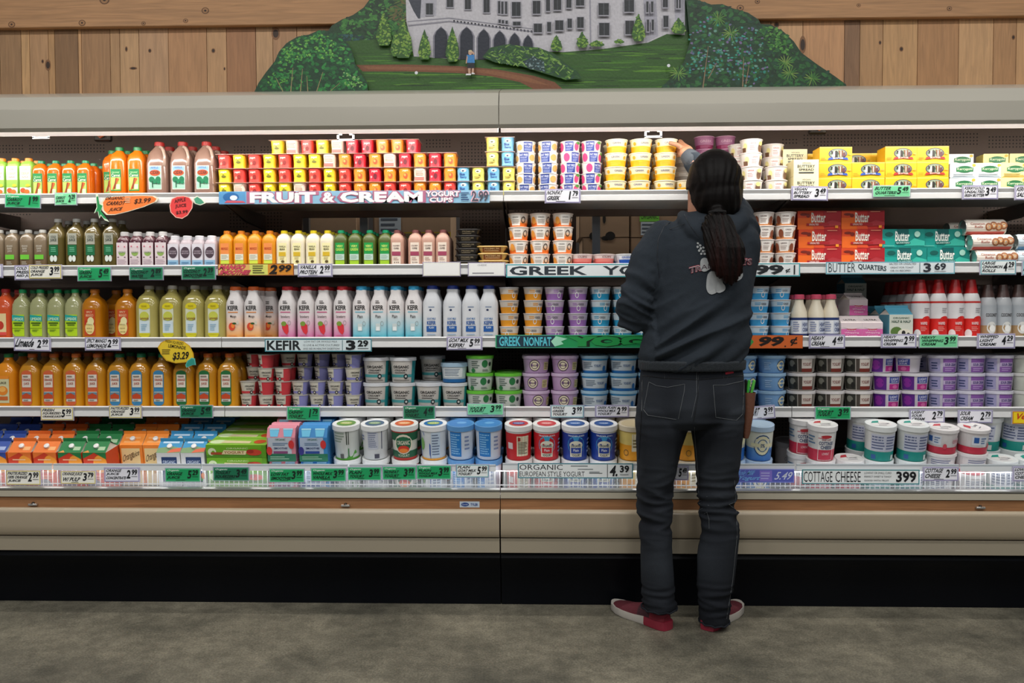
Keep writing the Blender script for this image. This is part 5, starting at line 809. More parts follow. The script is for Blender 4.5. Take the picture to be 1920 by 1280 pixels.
def tg(rect, col, lines, price, what, Y=TY, tilt=0, org=False, out=0):
    bg, bd, tc = {'g': ('#18a060', '#5ac890', '#08241a'), 'G': ('#12704e', '#48a078', '#06201a'), 'w': ('#eeeef6', '#9a94bc', BK), 'y': ('#f2f0e6', '#d8c860', BK), 'm': ('#7ad8a0', '#a8e8c0', '#0a2a1c'), 'b': ('#eef4f4', '#6ab0b8', BK)}[col]
    n = len(lines); ops = []; px = .62
    y1 = .92
    if org: ops.append(('t', 'Organic', .05, .76, .4, .93, '#d8f0e0', .02, .2)); y1 = .72
    for i, s_ in enumerate(lines):
        a = y1-(y1-.10)*i/n; b = y1-(y1-.10)*(i+.8)/n; wd_ = min(.57, .068*len(s_)+.03)
        ops.append(('t', s_, .05, b, .05+wd_, a, tc, .035, .15))
    if n < 3: ops.append(('l', .42 if n == 1 else .3, .06, .6, .14, 1, tc))
    d_, c_ = price.split('.') if '.' in price else (price, '')
    ops += [('t', d_, .69 if d_ == '1' else .65, .22, .73 if d_ == '1' else .76, .86, tc, .035, .05)]
    if c_: ops += [('t', c_, .79, .48, .95, .9, tc, .035, .04), ('r', .78, .36, .95, .39, tc)]
    return sign(rect, bg, ops, what, Y, bd, .02, tilt=tilt, holder='#c8c4dc', grp=None, out=out)
tg((11, 365, 75, 389), 'g', ['CARROT', 'JUICE'], '1.99', 'green price tag under the white and green juice bottles', org=True, tilt=R(2))
tg((104, 362, 143, 384), 'm', ['CARROT', 'JUICE'], '2.29', 'small green price tag under the small carrot juices', org=True)
tg((1023, 355, 1087, 380), 'w', ['NONFAT', 'GREEK'], '1.79', 'white price tag under the white and navy cups')
tg((1485, 350, 1551, 375), 'w', ['VEGAN', 'BUTTERY', 'SPREAD'], '3.49', 'white tag reading vegan buttery spread', tilt=R(1))
tg((1637, 348, 1706, 369), 'm', ['BUTTER', 'QUARTERS!'], '5.49', 'mint green tag reading butter quarters under yellow butter boxes')
tg((1805, 348, 1870, 373), 'w', ['KERRYGOLD', 'UNSALTED', 'IRISH BUTTER'], '3.49', 'white tag under the white foil butter')
tg((1903, 348, 1968, 374), 'w', ['KERRYGOLD', 'SALTED'], '3.49', 'white tag under the gold foil butter at right edge')
tg((-62, 496, 4, 520), 'w', ['JUICE'], '3.99', 'pale tag cut by the left edge, second shelf')
tg((29, 498, 92, 524), 'w', ['COLD', 'PRESSED', 'RED JUICE'], '3.99', 'white tag reading red juice, half covered by a yellow one')
tg((57, 497, 116, 522), 'y', ['COLD PRESSED', 'ORANGE', 'JUICE'], '3.99', 'yellow-bordered tag overlapping the red juice tag', out=.005)
tg((147, 501, 207, 526), 'g', ['GREEN', 'JUICE'], '5.49', 'bright green tag under the tall olive juices', org=True)
tg((244, 501, 305, 524), 'G', ['COCONUT', 'WATER'], '2.89', 'dark green tag under the dark berry waters', org=True)
tg((342, 499, 403, 523), 'G', ['COCONUT', 'SMOOTHIE'], '2.39', 'dark green tag under the small coconut bottles', org=True)
tg((560, 495, 622, 518), 'w', ['VANILLA', 'PROTEIN'], '2.99', 'white tag under the cream vanilla drinks')
sign((794, 492, 862, 517), '#f4f4f2', [], 'blank overexposed white tag under the coffee drinks', border='#e8e8d8')
sign((879, 493, 946, 517), '#f4f4f2', [('l', .1, .1, .9, .3, 1, '#8a8a90'), ('t', 'CHEESE', .25, .78, .5, .9, '#8a8a90')], 'nearly blank white tag under the food trays', border='#e8e8e8')
tg((1838, 488, 1904, 514), 'b', ['LARGE', 'CINNAMON', 'ROLLS'], '4.29', 'pale blue tag under the roll cans')
tg((1917, 490, 1980, 515), 'b', ['ROLLS'], '4.29', 'pale blue tag cut by the right edge, second shelf')
tg((28, 633, 94, 657), 'w', ['Limeade'], '2.99', 'white tag reading limeade', tilt=R(1))
tg((161, 633, 225, 656), 'w', ['SPICY MANGO', 'LEMONADE'], '2.99', 'white tag under the spicy mango lemonades')
tg((839, 632, 903, 655), 'w', ['GOAT MILK', 'KEFIR!'], '5.99', 'white tag under the goat milk kefirs')
tg((1518, 628, 1583, 652), 'w', ['HEAVY', 'CREAM'], '4.49', 'white tag reading heavy cream under round bottles')
tg((1653, 627, 1717, 651), 'w', ['HEAVY', 'WHIPPING', 'CREAM'], '2.99', 'white tag under the teal half and half carton')
tg((1724, 628, 1795, 651), 'm', ['HEAVY', 'WHIPPING', 'CREAM'], '3.99', 'mint green tag under the red spray cans')
tg((1833, 626, 1902, 652), 'w', ['WHIPPED', 'LIGHT', 'CREAM!'], '4.29', 'white tag under the coconut whipped cans')
tg((78, 764, 137, 787), 'y', ['FRESH', 'SQUEEZED', 'ORANGE JUICE'], '5.99', 'yellow-bordered tag under the orange-labelled juices')
tg((206, 761, 265, 783), 'y', ['PASTEURIZED', 'ORANGE', 'JUICE'], '3.99', 'yellow-bordered tag under the blue-labelled juices')
tg((339, 760, 398, 782), 'G', ['ORANGE', 'JUICE'], '5.49', 'dark green tag under the green-labelled juices', org=True)
tg((539, 763, 599, 787), 'g', ['CASHEW', 'YOGURT'], '1.79', 'green tag under the small organic cups', org=True, tilt=R(1))
tg((757, 761, 815, 785), 'G', ['CASHEW', 'YOGURT'], '4.49', 'dark green tag under the large organic tubs', org=True)
tg((877, 757, 943, 777), 'm', ['YOGURT'], '3.99', 'pale green shiny tag under the green-lidded tubs', org=True)  # paler green card colour stands in for the glare on this tag
tg((1033, 760, 1094, 782), 'b', ['WHOLE', 'GREEK', 'YOGURT'], '3.99', 'pale blue-edged tag under the lilac tubs')
tg((1117, 760, 1178, 781), 'w', ['GREEK PLAIN', 'WHOLE MILK', 'YOGURT'], '2.99', 'white tag reading Greek plain whole milk yogurt')
tg((1395, 762, 1452, 785), 'w', ['YOGURT'], '3.99', 'white tag just right of the shopper\'s leg', tilt=R(-5))
tg((1529, 763, 1594, 785), 'g', ['YOGURT'], '3.99', 'green tag with a white glare below the maroon tubs', org=True)
tg((1706, 768, 1770, 791), 'w', ['LIGHT', 'SOUR', 'CREAM'], '2.79', 'white tag reading light sour cream')
tg((1797, 769, 1860, 792), 'w', ['SOUR', 'CREAM'], '2.79', 'white tag reading sour cream below lilac tubs')
sign((1898, 771, 1962, 794), '#f4d420', [('t', 'Veg', .08, .2, .5, .85, '#c83a1c', .03, .15), ('t', 'an', .55, .2, .9, .7, '#c83a1c', .03, .15)], 'bright yellow sign with red lettering at the right edge', border='#c87a20')
dt = lambda *a, **k: tg(*a, Y=DY, **k)
dt((13, 882, 76, 908), 'y', ['PASTEURIZED', '100% ORANGE', 'JUICE'], '2.99', 'yellow-bordered tag on the guard, leftmost of the well')
dt((115, 883, 179, 906), 'y', ['ORANGE JUICE', 'W/ PULP'], '3.79', 'yellow-bordered tag under the green-topped cartons')
dt((197, 877, 261, 902), 'w', ['ORANGE', 'JUICE', 'CONCENTRATE'], '2.99', 'lilac tag under the sideways juice carton')
dt((311, 878, 375, 902), 'g', ['ORANGE', 'JUICE'], '5.29', 'green tag under the white juice cartons', org=True)
dt((401, 876, 466, 900), 'G', ['YOGURT', 'SQUEEZERS'], '3.49', 'dark green tag under the green snack boxes', org=True)
dt((506, 879, 570, 903), 'g', ['LOW FAT', 'SMOOTHIE'], '3.99', 'green tag under the pink smoothie pack', org=True)
dt((584, 878, 648, 901), 'g', ['WHOLE MILK', 'VANILLA'], '3.99', 'green tag under the blue smoothie pack', org=True)
dt((653, 876, 714, 899), 'g', ['PLAIN', 'YOGURT'], '3.99', 'green tag under the navy-lidded quart tub', org=True)
dt((718, 875, 779, 898), 'g', ['NONFAT', 'YOGURT'], '3.99', 'green tag under the green and red quart tub', org=True)
dt((782, 873, 845, 897), 'g', ['PLAIN', 'WHOLE MILK', 'YOGURT'], '3.99', 'green tag under the white and blue quart tub', org=True)
dt((856, 871, 916, 894), 'b', ['PLAIN', 'GOAT MILK', 'YOGURT'], '5.99', 'white tag reading plain goat milk yogurt')
dt((1240, 874, 1290, 899), 'w', ['YOGURT'], '5.49', 'white tag seen between the shopper\'s legs')
dt((1731, 876, 1796, 900), 'w', ['COTTAGE', 'CHEESE'], '2.99', 'white tag reading cottage cheese below low red tubs')
dt((1899, 875, 1965, 901), 'w', ['LOWFAT', 'COTTAGE', 'CHEESE'], '2.99', 'white tag at the right end of the well')
def outl(t, x0, y0, x1, y1, col, oc, b=.03, g=.012, gy=.06, sh=0): return [('t', t, x0-g, y0-gy, x1+g, y1+gy, oc, b+.05, sh), ('t', t, x0, y0, x1, y1, col, b, sh)]
BN = dict(name='shelf_banner', cat='sign', holder=None)
sign((411, 356, 918, 383), '#8ab8d4', [('r', 0, 0, .1, 1, '#5a9acc'), ('e', .045, .55, .03, .38, '#2a6aa8'), ('e', .055, .5, .014, .2, '#e4ecf4'), ('p', [(.02, .1), (.1, .1), (.09, .25), (.03, .3)], '#c85a6a')]
     + outl('FRUiT', .115, .08, .36, .92, '#eceef0', '#b06a88', .05)+outl('&', .385, .1, .43, .9, '#eceef0', '#b06a88', .04)+outl('CREAM', .45, .08, .755, .92, '#eceef0', '#b06a88', .05)
     + outl('YOGURT', .765, .5, .89, .92, '#eceef0', '#b06a88', .04, .004)+outl('CUPS', .78, .06, .865, .42, '#eceef0', '#b06a88', .04, .004)+[('l', .895, .15, .925, .85, 4, '#2a4a7a')]+outl('2.99', .935, .08, .995, .92, '#4a4c58', '#e4b4c0', .03, .004), 'long blue banner reading fruit and cream yogurt cups', **BN)
sign((949, 493, 1500, 520), '#e6ecee', [('t', 'GREEK', .012, .16, .278, .84, '#2c343c', .03), ('t', 'YOGURT', .33, .16, .68, .84, '#2c343c', .02), ('t', '99', .845, .14, .945, .88, '#1c2024', .05), ('t', '¢', .95, .25, .967, .6, '#1c2024', .02), ('r', .978, .15, .983, .85, '#1c2024')], 'long white banner reading Greek yogurt with teal edge', border='#4aa0a8', bw=.03, **BN)
sign((1548, 490, 1790, 514), '#e2ecf0', [('t', 'BUTTER', .02, .15, .23, .9, '#3a4850', .0), ('t', 'QUARTERS', .25, .25, .47, .75, '#3a4850', .03, 0, -.2), ('t', 'SALTED OR UNSALTED', .49, .74, .70, .9, '#4a545c'), ('t', 'GREAT FOR TOAST', .5, .46, .68, .6, '#4a545c'), ('t', 'OR IN RECIPES!', .5, .2, .66, .34, '#4a545c'), ('r', .725, .1, .73, .9, '#4a6a74')]+[('t', '3', .755, .14, .815, .88, '#2c3038', .03), ('t', '69', .84, .3, .93, .88, '#2c3038', .03), ('r', .84, .18, .93, .21, '#2c3038')], 'pale blue banner reading butter quarters', border='#7ab4c4', bw=.03, **BN)
sign((409, 494, 551, 517), '#e0902c', [('r', .01, .06, .45, .94, '#e8b86a'), ('r', .42, .06, .66, .94, '#dfe070')]+outl('MANGO', .03, .52, .36, .9, '#e8506a', '#8a2038', .02, .004, .03, .1)+outl('SMOOTHIE!', .03, .1, .42, .46, '#e8506a', '#8a2038', .02, .004, .03, .1)+[('l', .46, .15, .62, .9, 4, '#5a5a2a'), ('t', '2', .69, .12, .79, .92, '#1c120a', .05, .04), ('t', '99', .8, .3, .97, .9, '#1c120a', .04, .04)], 'orange and yellow banner reading mango smoothie', border='#7a3a1c', bw=.02, **BN)
sign((497, 635, 697, 659), '#d8e6ea', [('t', 'KEFIR', .02, .12, .34, .88, '#1c2226', .03), ('t', 'LOW FAT OR WHOLE MILK', .37, .72, .68, .86, '#3a4248'), ('t', '12 LIVE & ACTIVE CULTURES!', .36, .44, .7, .58, '#3a4248'), ('t', 'AND AID IN HEALTHY DIGESTION!', .36, .16, .7, .3, '#3a4248'), ('r', .725, .1, .73, .9, '#2c6a74'), ('t', '3', .76, .12, .85, .9, '#101418', .04), ('t', '29', .87, .38, .97, .9, '#101418', .04), ('r', .87, .22, .97, .26, '#101418')], 'pale blue banner reading kefir under strawberry kefirs', border='#3a8a98', bw=.025, **BN)
sign((929, 627, 1405, 652), '#1c9a58', [('r', .005, .05, .235, .95, '#1c3a4a'), ('t', 'GREEK', .015, .14, .1, .88, '#5ac8d8', .03), ('t', 'NONFAT', .112, .14, .222, .84, '#5ac8d8', .03), ('p', [(.235, .1), (.27, .3), (.26, .5), (.285, .7), (.24, .9), (.22, .5)], '#a8e8c8')]+outl('YOGURT', .28, .1, .86, .9, '#1f9a4c', '#0a2a18', .08, .006, .04)+[('r', .87, .04, 1, .96, '#c8c83a')], 'green banner reading Greek nonfat yogurt', border='#6ad0b0', bw=.012, **BN)
sign((1405, 628, 1505, 653), '#d8682a', [('p', [(0, .1), (.08, .5), (0, .9)], '#3a9a4a'), ('t', '99', .16, .16, .64, .9, '#1c0e06', .05, .1), ('e', .67, .16, .015, .06, '#1c0e06'), ('t', '¢', .76, .2, .9, .85, '#1c0e06', .02)], 'orange ninety-nine cent sign right of the shopper', border='#b85a24', bw=.01, name='shelf_banner', cat='sign', holder=None)
DB = dict(name='shelf_banner', cat='sign', holder=None, Y=DY)
sign((971, 868, 1187, 896), '#eef2f2', [('t', 'ORGANIC', .015, .55, .39, .9, BK, .0), ('t', 'EUROPEAN STYLE YOGURT', .015, .12, .58, .45, BK, .0), ('l', .46, .76, .62, .86, 1, '#3a4248'), ('l', .52, .56, .72, .64, 1, '#3a4248'), ('l', .62, .3, .74, .46, 2, '#3a4248'), ('r', .775, .06, .78, .94, BK), ('t', '4.', .8, .14, .87, .86, BK, .03, .02), ('t', '39', .885, .4, .965, .86, BK, .03), ('r', .885, .24, .96, .27, BK)], 'white banner reading organic European style yogurt', border='#4a8a98', bw=.025, **DB)
sign((1503, 880, 1724, 907), '#eef2f2', [('t', 'COTTAGE', .015, .14, .26, .86, BK, .0), ('t', 'CHEESE', .285, .14, .5, .86, BK, .0), ('t', 'LOWFAT OR SMALL CURD', .53, .7, .76, .84, '#3a4248'), ('t', 'PERFECT SWEET & TANGY', .53, .46, .76, .58, '#3a4248'), ('t', 'GOOD WITH FRUIT', .53, .2, .74, .32, '#3a4248'), ('t', '399', .8, .14, .97, .88, BK, .03)], 'white banner reading cottage cheese', border='#3a8a90', bw=.025, **DB)
sign((1373, 879, 1489, 904), '#5a64c4', [('r', .44, .1, .64, .9, '#8a7ad8'), ('t', 'Whole Milk', .02, .55, .36, .9, '#7ab8f0', .01, .2), ('t', 'Yogurt', .08, .1, .44, .5, '#7ab8f0', .02, .2), ('l', .46, .2, .62, .8, 3, '#b8b4f0'), ('t', '5.49', .7, .22, .96, .8, '#dce4f8', .01, .1)], 'violet and blue banner beside the shopper\'s leg', border='#8a94e0', bw=.02, **DB)
def shaped(name, Y, pts, rim, fill, ops, label, extra=()):
    P3 = [V(x, y, Y) for x, y in pts]; c = sum(P3, Vector())/len(P3); e = empty(name, c, label, 'sign')
    def poly(pp, off, th, col, m):
        b = len(m.v); n = len(pp); m.v += [(p.x-c.x, -off, p.z-c.z) for p in pp]+[(p.x-c.x, -off+th, p.z-c.z) for p in pp]
        m.face(range(b, b+n), col); m.face(reversed(range(b+n, b+2*n)), col)
        for i in range(n): j = (i+1) % n; m.face((b+i, b+n+i, b+n+j, b+j), col)
    m = MB(); poly(P3, .002, .0015, lin(rim), m); poly([c+(p-c)*.93 for p in P3], .0024, .001, lin(fill), m)
    x0 = min(p.x for p in P3); x1 = max(p.x for p in P3); z0 = min(p.z for p in P3); z1 = max(p.z for p in P3)
    m.paint(ops, flatmap(x0-c.x, z0-c.z, x1-x0, z1-z0, -.0025, .0003)); ob('card', m.mesh('card', 'printed', 0), e)
    for nm, lp, lr, lf in extra:
        m = MB(); Q = [V(x, y, Y) for x, y in lp]; cc = sum(Q, Vector())/len(Q); poly(Q, .0032, .001, lin(lr), m); poly([cc+(p-cc)*.8 for p in Q], .0036, .001, lin(lf), m); ob(nm, m.mesh(nm, 'printed', 0), e)
shaped('carrot_sign', LIP-.005, [(190, 380), (196, 371), (212, 368), (240, 367), (270, 366), (290, 367), (298, 372), (294, 378), (270, 388), (240, 397), (215, 403), (200, 403), (192, 395)], '#e4dcc4', '#e87a34', [('t', 'ORGANIC', .08, .78, .4, .94, '#2a1408', .02, .2, .02), ('t', 'CARROT', .1, .5, .42, .7, '#2a1408', .02, .2, .02), ('t', 'JUICE', .14, .16, .36, .38, '#2a1408', .02, .2, .05), ('t', '$3.99', .58, .56, .86, .84, '#2a1408', .01, .1, .06), ('l', .42, .6, .54, .9, 3, '#f0c8a0')], 'orange carrot-shaped sign hanging under the large carrot juices', [('leaf', [(180, 363), (184, 362), (187, 380), (194, 384), (190, 396), (205, 416), (197, 413), (190, 404), (187, 410), (184, 396), (177, 400), (182, 388)], '#d8e4cc', '#1c8a4c')])
shaped('apple_sign', LIP-.005, [(318, 385), (322, 373), (332, 368), (345, 367), (356, 370), (362, 378), (361, 390), (352, 404), (342, 410), (330, 408), (320, 398)], '#e8b0a0', '#d83c3c', [('t', 'APPLE', .22, .72, .7, .88, '#2a0a0a', .02, 0, .1), ('t', 'JUICE', .25, .46, .72, .64, '#2a0a0a', .02, 0, .05), ('t', '$3.99', .28, .2, .78, .36, '#2a0a0a', .02, 0, .05)], 'red apple-shaped price sign hanging under the cider jugs', [('leaf', [(362, 372), (370, 367), (380, 374), (386, 381), (376, 385), (366, 382)], '#dfe4d0', '#4a9a7a')])
shaped('lemon_sign', LIP-.005, [(296, 651), (302, 642), (312, 637), (330, 636), (345, 640), (356, 648), (363, 662), (364, 672), (350, 679), (330, 681), (312, 676), (302, 664)], '#d8a820', '#e8c830', [('t', 'FRESH SQUEEZED', .22, .8, .72, .93, '#2a2008', .01, .1, -.12), ('t', 'LEMONADE', .3, .62, .78, .76, '#2a2008', .02, .1, -.1), ('l', .12, .36, .4, .6, 3, '#5a4a10'), ('t', '$3.29', .42, .12, .86, .48, '#1c1406', .03, .1, .04)], 'yellow lemon-shaped sign over the green-labelled orange juices', [('leaf', [(348, 684), (352, 676), (360, 670), (366, 672), (368, 684), (362, 684), (350, 689)], '#5ab8a8', '#2c9484')])
# ================================================================ PAINTED PLYWOOD MURAL ABOVE THE CASE
MY = WALLY-.052
rnd = random.Random(3)
outline = [(480, 175), (486, 160), (500, 140), (518, 116), (527, 98), (540, 84), (560, 72), (580, 68), (598, 60), (616, 57), (622, 48), (640, 37), (662, 28), (682, 14), (695, -4), (700, -30), (740, -60), (1230, -60), (1270, -30), (1290, -4), (1310, 4), (1332, 11), (1352, 10), (1372, 18), (1400, 26), (1420, 38), (1424, 46), (1442, 47), (1466, 60), (1486, 78), (1500, 100), (1530, 122), (1560, 142), (1584, 158), (1591, 175)]
c0 = V(1035, 80, MY); e = empty('painted_mural', (c0.x, MY, c0.z), 'cut-out painted mural of a white mansion, lawn and trees above the case', 'mural')
def M3(px, py, off=0): p = V(px, py, MY); return (p.x-c0.x, -off, p.z-c0.z)
m = MB(); n = len(outline); b = 0; m.v += [M3(*q) for q in outline]+[(M3(*q)[0], .0218, M3(*q)[2]) for q in outline]
m.face(range(n-1, -1, -1), lin('#173a1c')); m.face(range(n, 2*n), lin('#7a5a3a'))
for i in range(n): j = (i+1) % n; m.face((i, j, n+j, n+i), lin('#3a2c1c'))
ob('panel', m.mesh('panel', 'paint', 0), e)
m = MB(); LY = [0]
def pp(pts, c, up=1):
    LY[0] += up; b = len(m.v); m.v += [M3(x, y, .0004+.00012*LY[0]) for x, y in pts]; m.face(range(b+len(pts)-1, b-1, -1), lin(c))
def dab(x, y, rx, ry, c, a=0, k=6, jit=.35):
    b = len(m.v); ca, sa = math.cos(a), math.sin(a)
    for i in range(k):
        t = 6.2832*i/k; q = 1-jit*rnd.random(); u, v = rx*q*math.cos(t), ry*q*math.sin(t); m.v.append(M3(x+u*ca-v*sa, y+u*sa+v*ca, .0004+.00012*(LY[0]+rnd.random()*.9)))
    m.face(range(b, b+k), lin(c))
def inside(x, y, P_):
    r = False; j = len(P_)-1
    for i in range(len(P_)):
        if (P_[i][1] > y) != (P_[j][1] > y) and x < (P_[j][0]-P_[i][0])*(y-P_[i][1])/(P_[j][1]-P_[i][1])+P_[i][0]: r = not r
        j = i
    return r
def shrink(P_, f=.97):
    cx = sum(p[0] for p in P_)/len(P_); cy = sum(p[1] for p in P_)/len(P_); return [(cx+(x-cx)*f, cy+(y-cy)*f) for x, y in P_]
def foliage(P_, cols, n_, s, asp=.6):
    LY[0] += 1; x0 = min(p[0] for p in P_); x1 = max(p[0] for p in P_); y0 = min(p[1] for p in P_); y1 = max(p[1] for p in P_); Q = shrink(P_, .95); k = 0
    while k < n_:
        x, y = rnd.uniform(x0, x1), rnd.uniform(y0, y1)
        if inside(x, y, Q): dab(x, y, s*rnd.uniform(.6, 1.3), s*asp*rnd.uniform(.6, 1.3), rnd.choice(cols), rnd.uniform(-1, 1)); k += 1
# sky between trees and mansion, back trees
back = [(622, 110), (624, 50), (642, 38), (664, 29), (684, 15), (697, -4), (702, -28), (765, -40), (765, 110), (700, 118), (640, 118)]
pp(back, '#16401c'); foliage(back, ['#1d5a26', '#2a6e2c', '#0f3318', '#3a7a30', '#4a8a3a'], 420, 6)
foliage([(740, 0), (765, -5), (765, 50), (735, 45), (725, 20)], ['#5a6a2c', '#6a5a34', '#3a5a24'], 90, 7, .25)
foliage([(625, 60), (700, 70), (690, 110), (630, 112)], ['#1f4a4a', '#2c5a5a', '#163a34'], 90, 5)
# lawns and path
pp([(640, 78), (765, 70), (1292, 60), (1420, 120), (1590, 175), (620, 175), (640, 118)], '#2f5a14')
for i in range(170):
    y = rnd.uniform(80, 175); x = rnd.uniform(660, 1300); dab(x, y, rnd.uniform(20, 60), rnd.uniform(.8, 2.4), rnd.choice(['#3f7418', '#4a801c', '#26500f', '#2f6014', '#1f420f', '#54861f']), 0, 8)
pp([(668, 122), (760, 121), (860, 124), (930, 130), (1000, 142), (1040, 154), (1056, 168), (1058, 175), (1010, 175), (1002, 168), (975, 154), (920, 143), (860, 137), (760, 134), (680, 134)], '#7c4a2c'); pp([(680, 124), (860, 127), (930, 133), (990, 145), (1030, 160), (1000, 156), (920, 139), (860, 133), (690, 130)], '#8c5a38')
# mansion
WH = '#c9c6cc'
pp([(760, -42), (1232, -42), (1284, -20), (1284, 66), (1250, 64), (1215, 80), (1130, 92), (1055, 98), (1000, 96), (970, 112), (872, 112), (776, 106), (762, 40)], WH)
pp([(820, -42), (818, 30), (786, 34), (778, -42)], '#b4b2bc'); pp([(766, 0), (790, 0), (788, 35), (784, 35), (775, 20)], '#3a3e4a')
pp([(1104, -42), (1106, 92), (1109, 92), (1107, -42)], '#9a98a4'); pp([(1204, -42), (1210, 80), (1234, 68), (1228, -42)], '#aeacb8'); pp([(1264, -30), (1266, 62), (1284, 60), (1284, -30)], '#b4b2be')
pp([(764, 40), (842, 33), (1008, 55), (1008, 62), (842, 42), (766, 50)], '#8e8c96'); pp([(764, 42), (842, 36), (1008, 57), (1008, 60), (842, 39), (766, 47)], WH)
for i in range(24): x = 850+i*6.6; yy = 37+(x-842)*.133; pp([(x, yy), (x+3, yy+.4), (x+3, yy+4.4), (x, yy+4)], '#5a5a66', 0)
LY[0] += 1
for x, w_, h_, yt in ((827, 12, 57, 52), (875, 12, 60, 52), (907, 11, 56, 56), (937, 11, 45, 59), (965, 10, 42, 63), (990, 9, 40, 67)):
    for s_, cc in ((1.25, '#84828e'), (1, '#1c2232')): pp([(x-w_*s_, yt+h_), (x-w_*s_, yt+16), (x-w_*.7*s_, yt+7), (x-w_*.3*s_, yt+2), (x, yt-(s_-1)*10), (x+w_*.3*s_, yt+2), (x+w_*.7*s_, yt+7), (x+w_*s_, yt+16), (x+w_*s_, yt+h_)], cc)
def win(x, y, w_, h_): pp([(x-1.5, y-1), (x+w_+1.5, y-1), (x+w_+1.5, y+h_+2.5), (x-1.5, y+h_+2.5)], '#a09ea8'); pp([(x, y), (x+w_, y), (x+w_, y+h_), (x, y+h_)], '#23272c'); pp([(x+w_*.45, y), (x+w_*.55, y), (x+w_*.55, y+h_), (x+w_*.45, y+h_)], '#4a4e54')
for a in ((799, 7, 13, 21), (838, -8, 12, 22), (872, -6, 11, 24), (907, -8, 11, 32), (934, 3, 4, 23), (940, 4, 4, 23), (947, 4, 4, 23), (960, 5, 16, 26), (935, 38, 4, 6), (941, 39, 4, 6), (948, 40, 4, 6), (962, 42, 14, 7), (999, 3, 14, 24), (1024, -4, 7, 26), (1038, -4, 14, 24), (1062, -6, 9, 22), (1080, -8, 15, 20), (1001, 46, 15, 16), (1026, 43, 7, 18), (1041, 40, 15, 18), (1064, 37, 8, 17), (1082, 34, 12, 20), (1122, 8, 19, 22), (1123, 45, 19, 23), (1170, 2, 18, 22), (1172, 41, 16, 25), (1211, 5, 4, 20), (1220, 5, 4, 20), (1212, 39, 4, 22), (1221, 39, 4, 20), (1242, -4, 9, 20), (1243, 32, 9, 21), (1267, -4, 3, 22), (1272, -4, 3, 22), (1160, -34, 14, 22), (1040, -36, 14, 22), (960, -36, 14, 22), (880, -36, 14, 22)): win(*a)
def cyp(x, yt, yb, w_, cs=('#2f5a1c', ['#5a8a2a', '#7aa038', '#3a6a20', '#8aaa48'])):
    P_ = [(x-w_*.6, yb), (x-w_, yb-(yb-yt)*.25), (x-w_*.7, yb-(yb-yt)*.55), (x-w_*.25, yb-(yb-yt)*.85), (x, yt), (x+w_*.3, yb-(yb-yt)*.8), (x+w_*.8, yb-(yb-yt)*.5), (x+w_, yb-(yb-yt)*.2), (x+w_*.6, yb)]; pp(P_, cs[0]); foliage(P_, cs[1], int((yb-yt)*w_*.09)+10, 3.2)
for a in ((721, 24, 88, 15), (757, 34, 111, 18), (742, 60, 108, 9), (797, 57, 114, 12), (849, 52, 118, 13), (1043, 68, 98, 11), (1091, 62, 92, 11), (1196, 28, 80, 13), (1118, 78, 90, 15), (1271, 36, 66, 14), (1160, 76, 84, 10)): cyp(*a)
def blob(P_, base, cols, n_, s, asp=.6): pp(P_, base); foliage(P_, cols, n_, s, asp)
blob([(905, 110), (920, 92), (950, 86), (985, 90), (1010, 92), (1040, 104), (1058, 120), (1082, 136), (1090, 150), (1060, 152), (1020, 140), (975, 126), (930, 120)], '#1c4a1c', ['#4a7a2a', '#6a9438', '#2c5a24', '#83a850', '#22443a'], 230, 6, .3)
blob([(980, 118), (1000, 108), (1020, 118), (1022, 138), (990, 130)], '#223c3c', ['#6a8a90', '#3a5a5a', '#8aa0a0'], 40, 2.4)
# right hillside trees
hill = [(1284, -6), (1308, 4), (1332, 12), (1352, 11), (1372, 19), (1400, 27), (1420, 40), (1424, 48), (1442, 49), (1466, 62), (1485, 80), (1500, 102), (1530, 124), (1560, 144), (1582, 160), (1590, 175), (1230, 175), (1255, 150), (1280, 120), (1292, 80)]
pp(hill, '#143a1e'); foliage(hill, ['#1d5226', '#0f2e1a', '#26602c', '#2f6c34', '#1a4430'], 520, 7)
for cx, cy, rr in ((1335, 75, 45), (1395, 90, 40), (1320, 120, 36), (1400, 130, 40)):
    LY[0] += 1
    for i in range(70): a, q = rnd.uniform(0, 6.28), rr*math.sqrt(rnd.random()); dab(cx+q*math.cos(a), cy+q*math.sin(a)*.9, rnd.uniform(2, 4), rnd.uniform(1.5, 3), rnd.choice(['#3aa08c', '#2c8878', '#7a6a94', '#5a6a8a', '#1f6a58', '#6a9a8a']))
LY[0] += 1
for cx, cy in ((1345, 38), (1368, 65), (1470, 120), (1478, 140), (1520, 150), (1270, 140)):
    for i in range(14): a = 6.28*i/14+rnd.random()*.2; dab(cx+9*math.cos(a), cy+7*math.sin(a), 9, 1.0, rnd.choice(['#5a8a3a', '#7a9a48', '#3f7430']), a, 6, .1)
foliage([(1420, 55), (1450, 52), (1480, 80), (1490, 110), (1440, 100)], ['#3a7a2c', '#5a9440', '#2a5f24'], 90, 4)
for x0_, y0_, x1_, y1_ in ((1316, 168, 1326, 90), (1326, 150, 1342, 120), (1390, 165, 1392, 110), (1396, 160, 1402, 125)): pp([(x0_-1.2, y0_), (x1_-.5, y1_), (x1_+.5, y1_), (x0_+1.2, y0_)], '#8a7458')
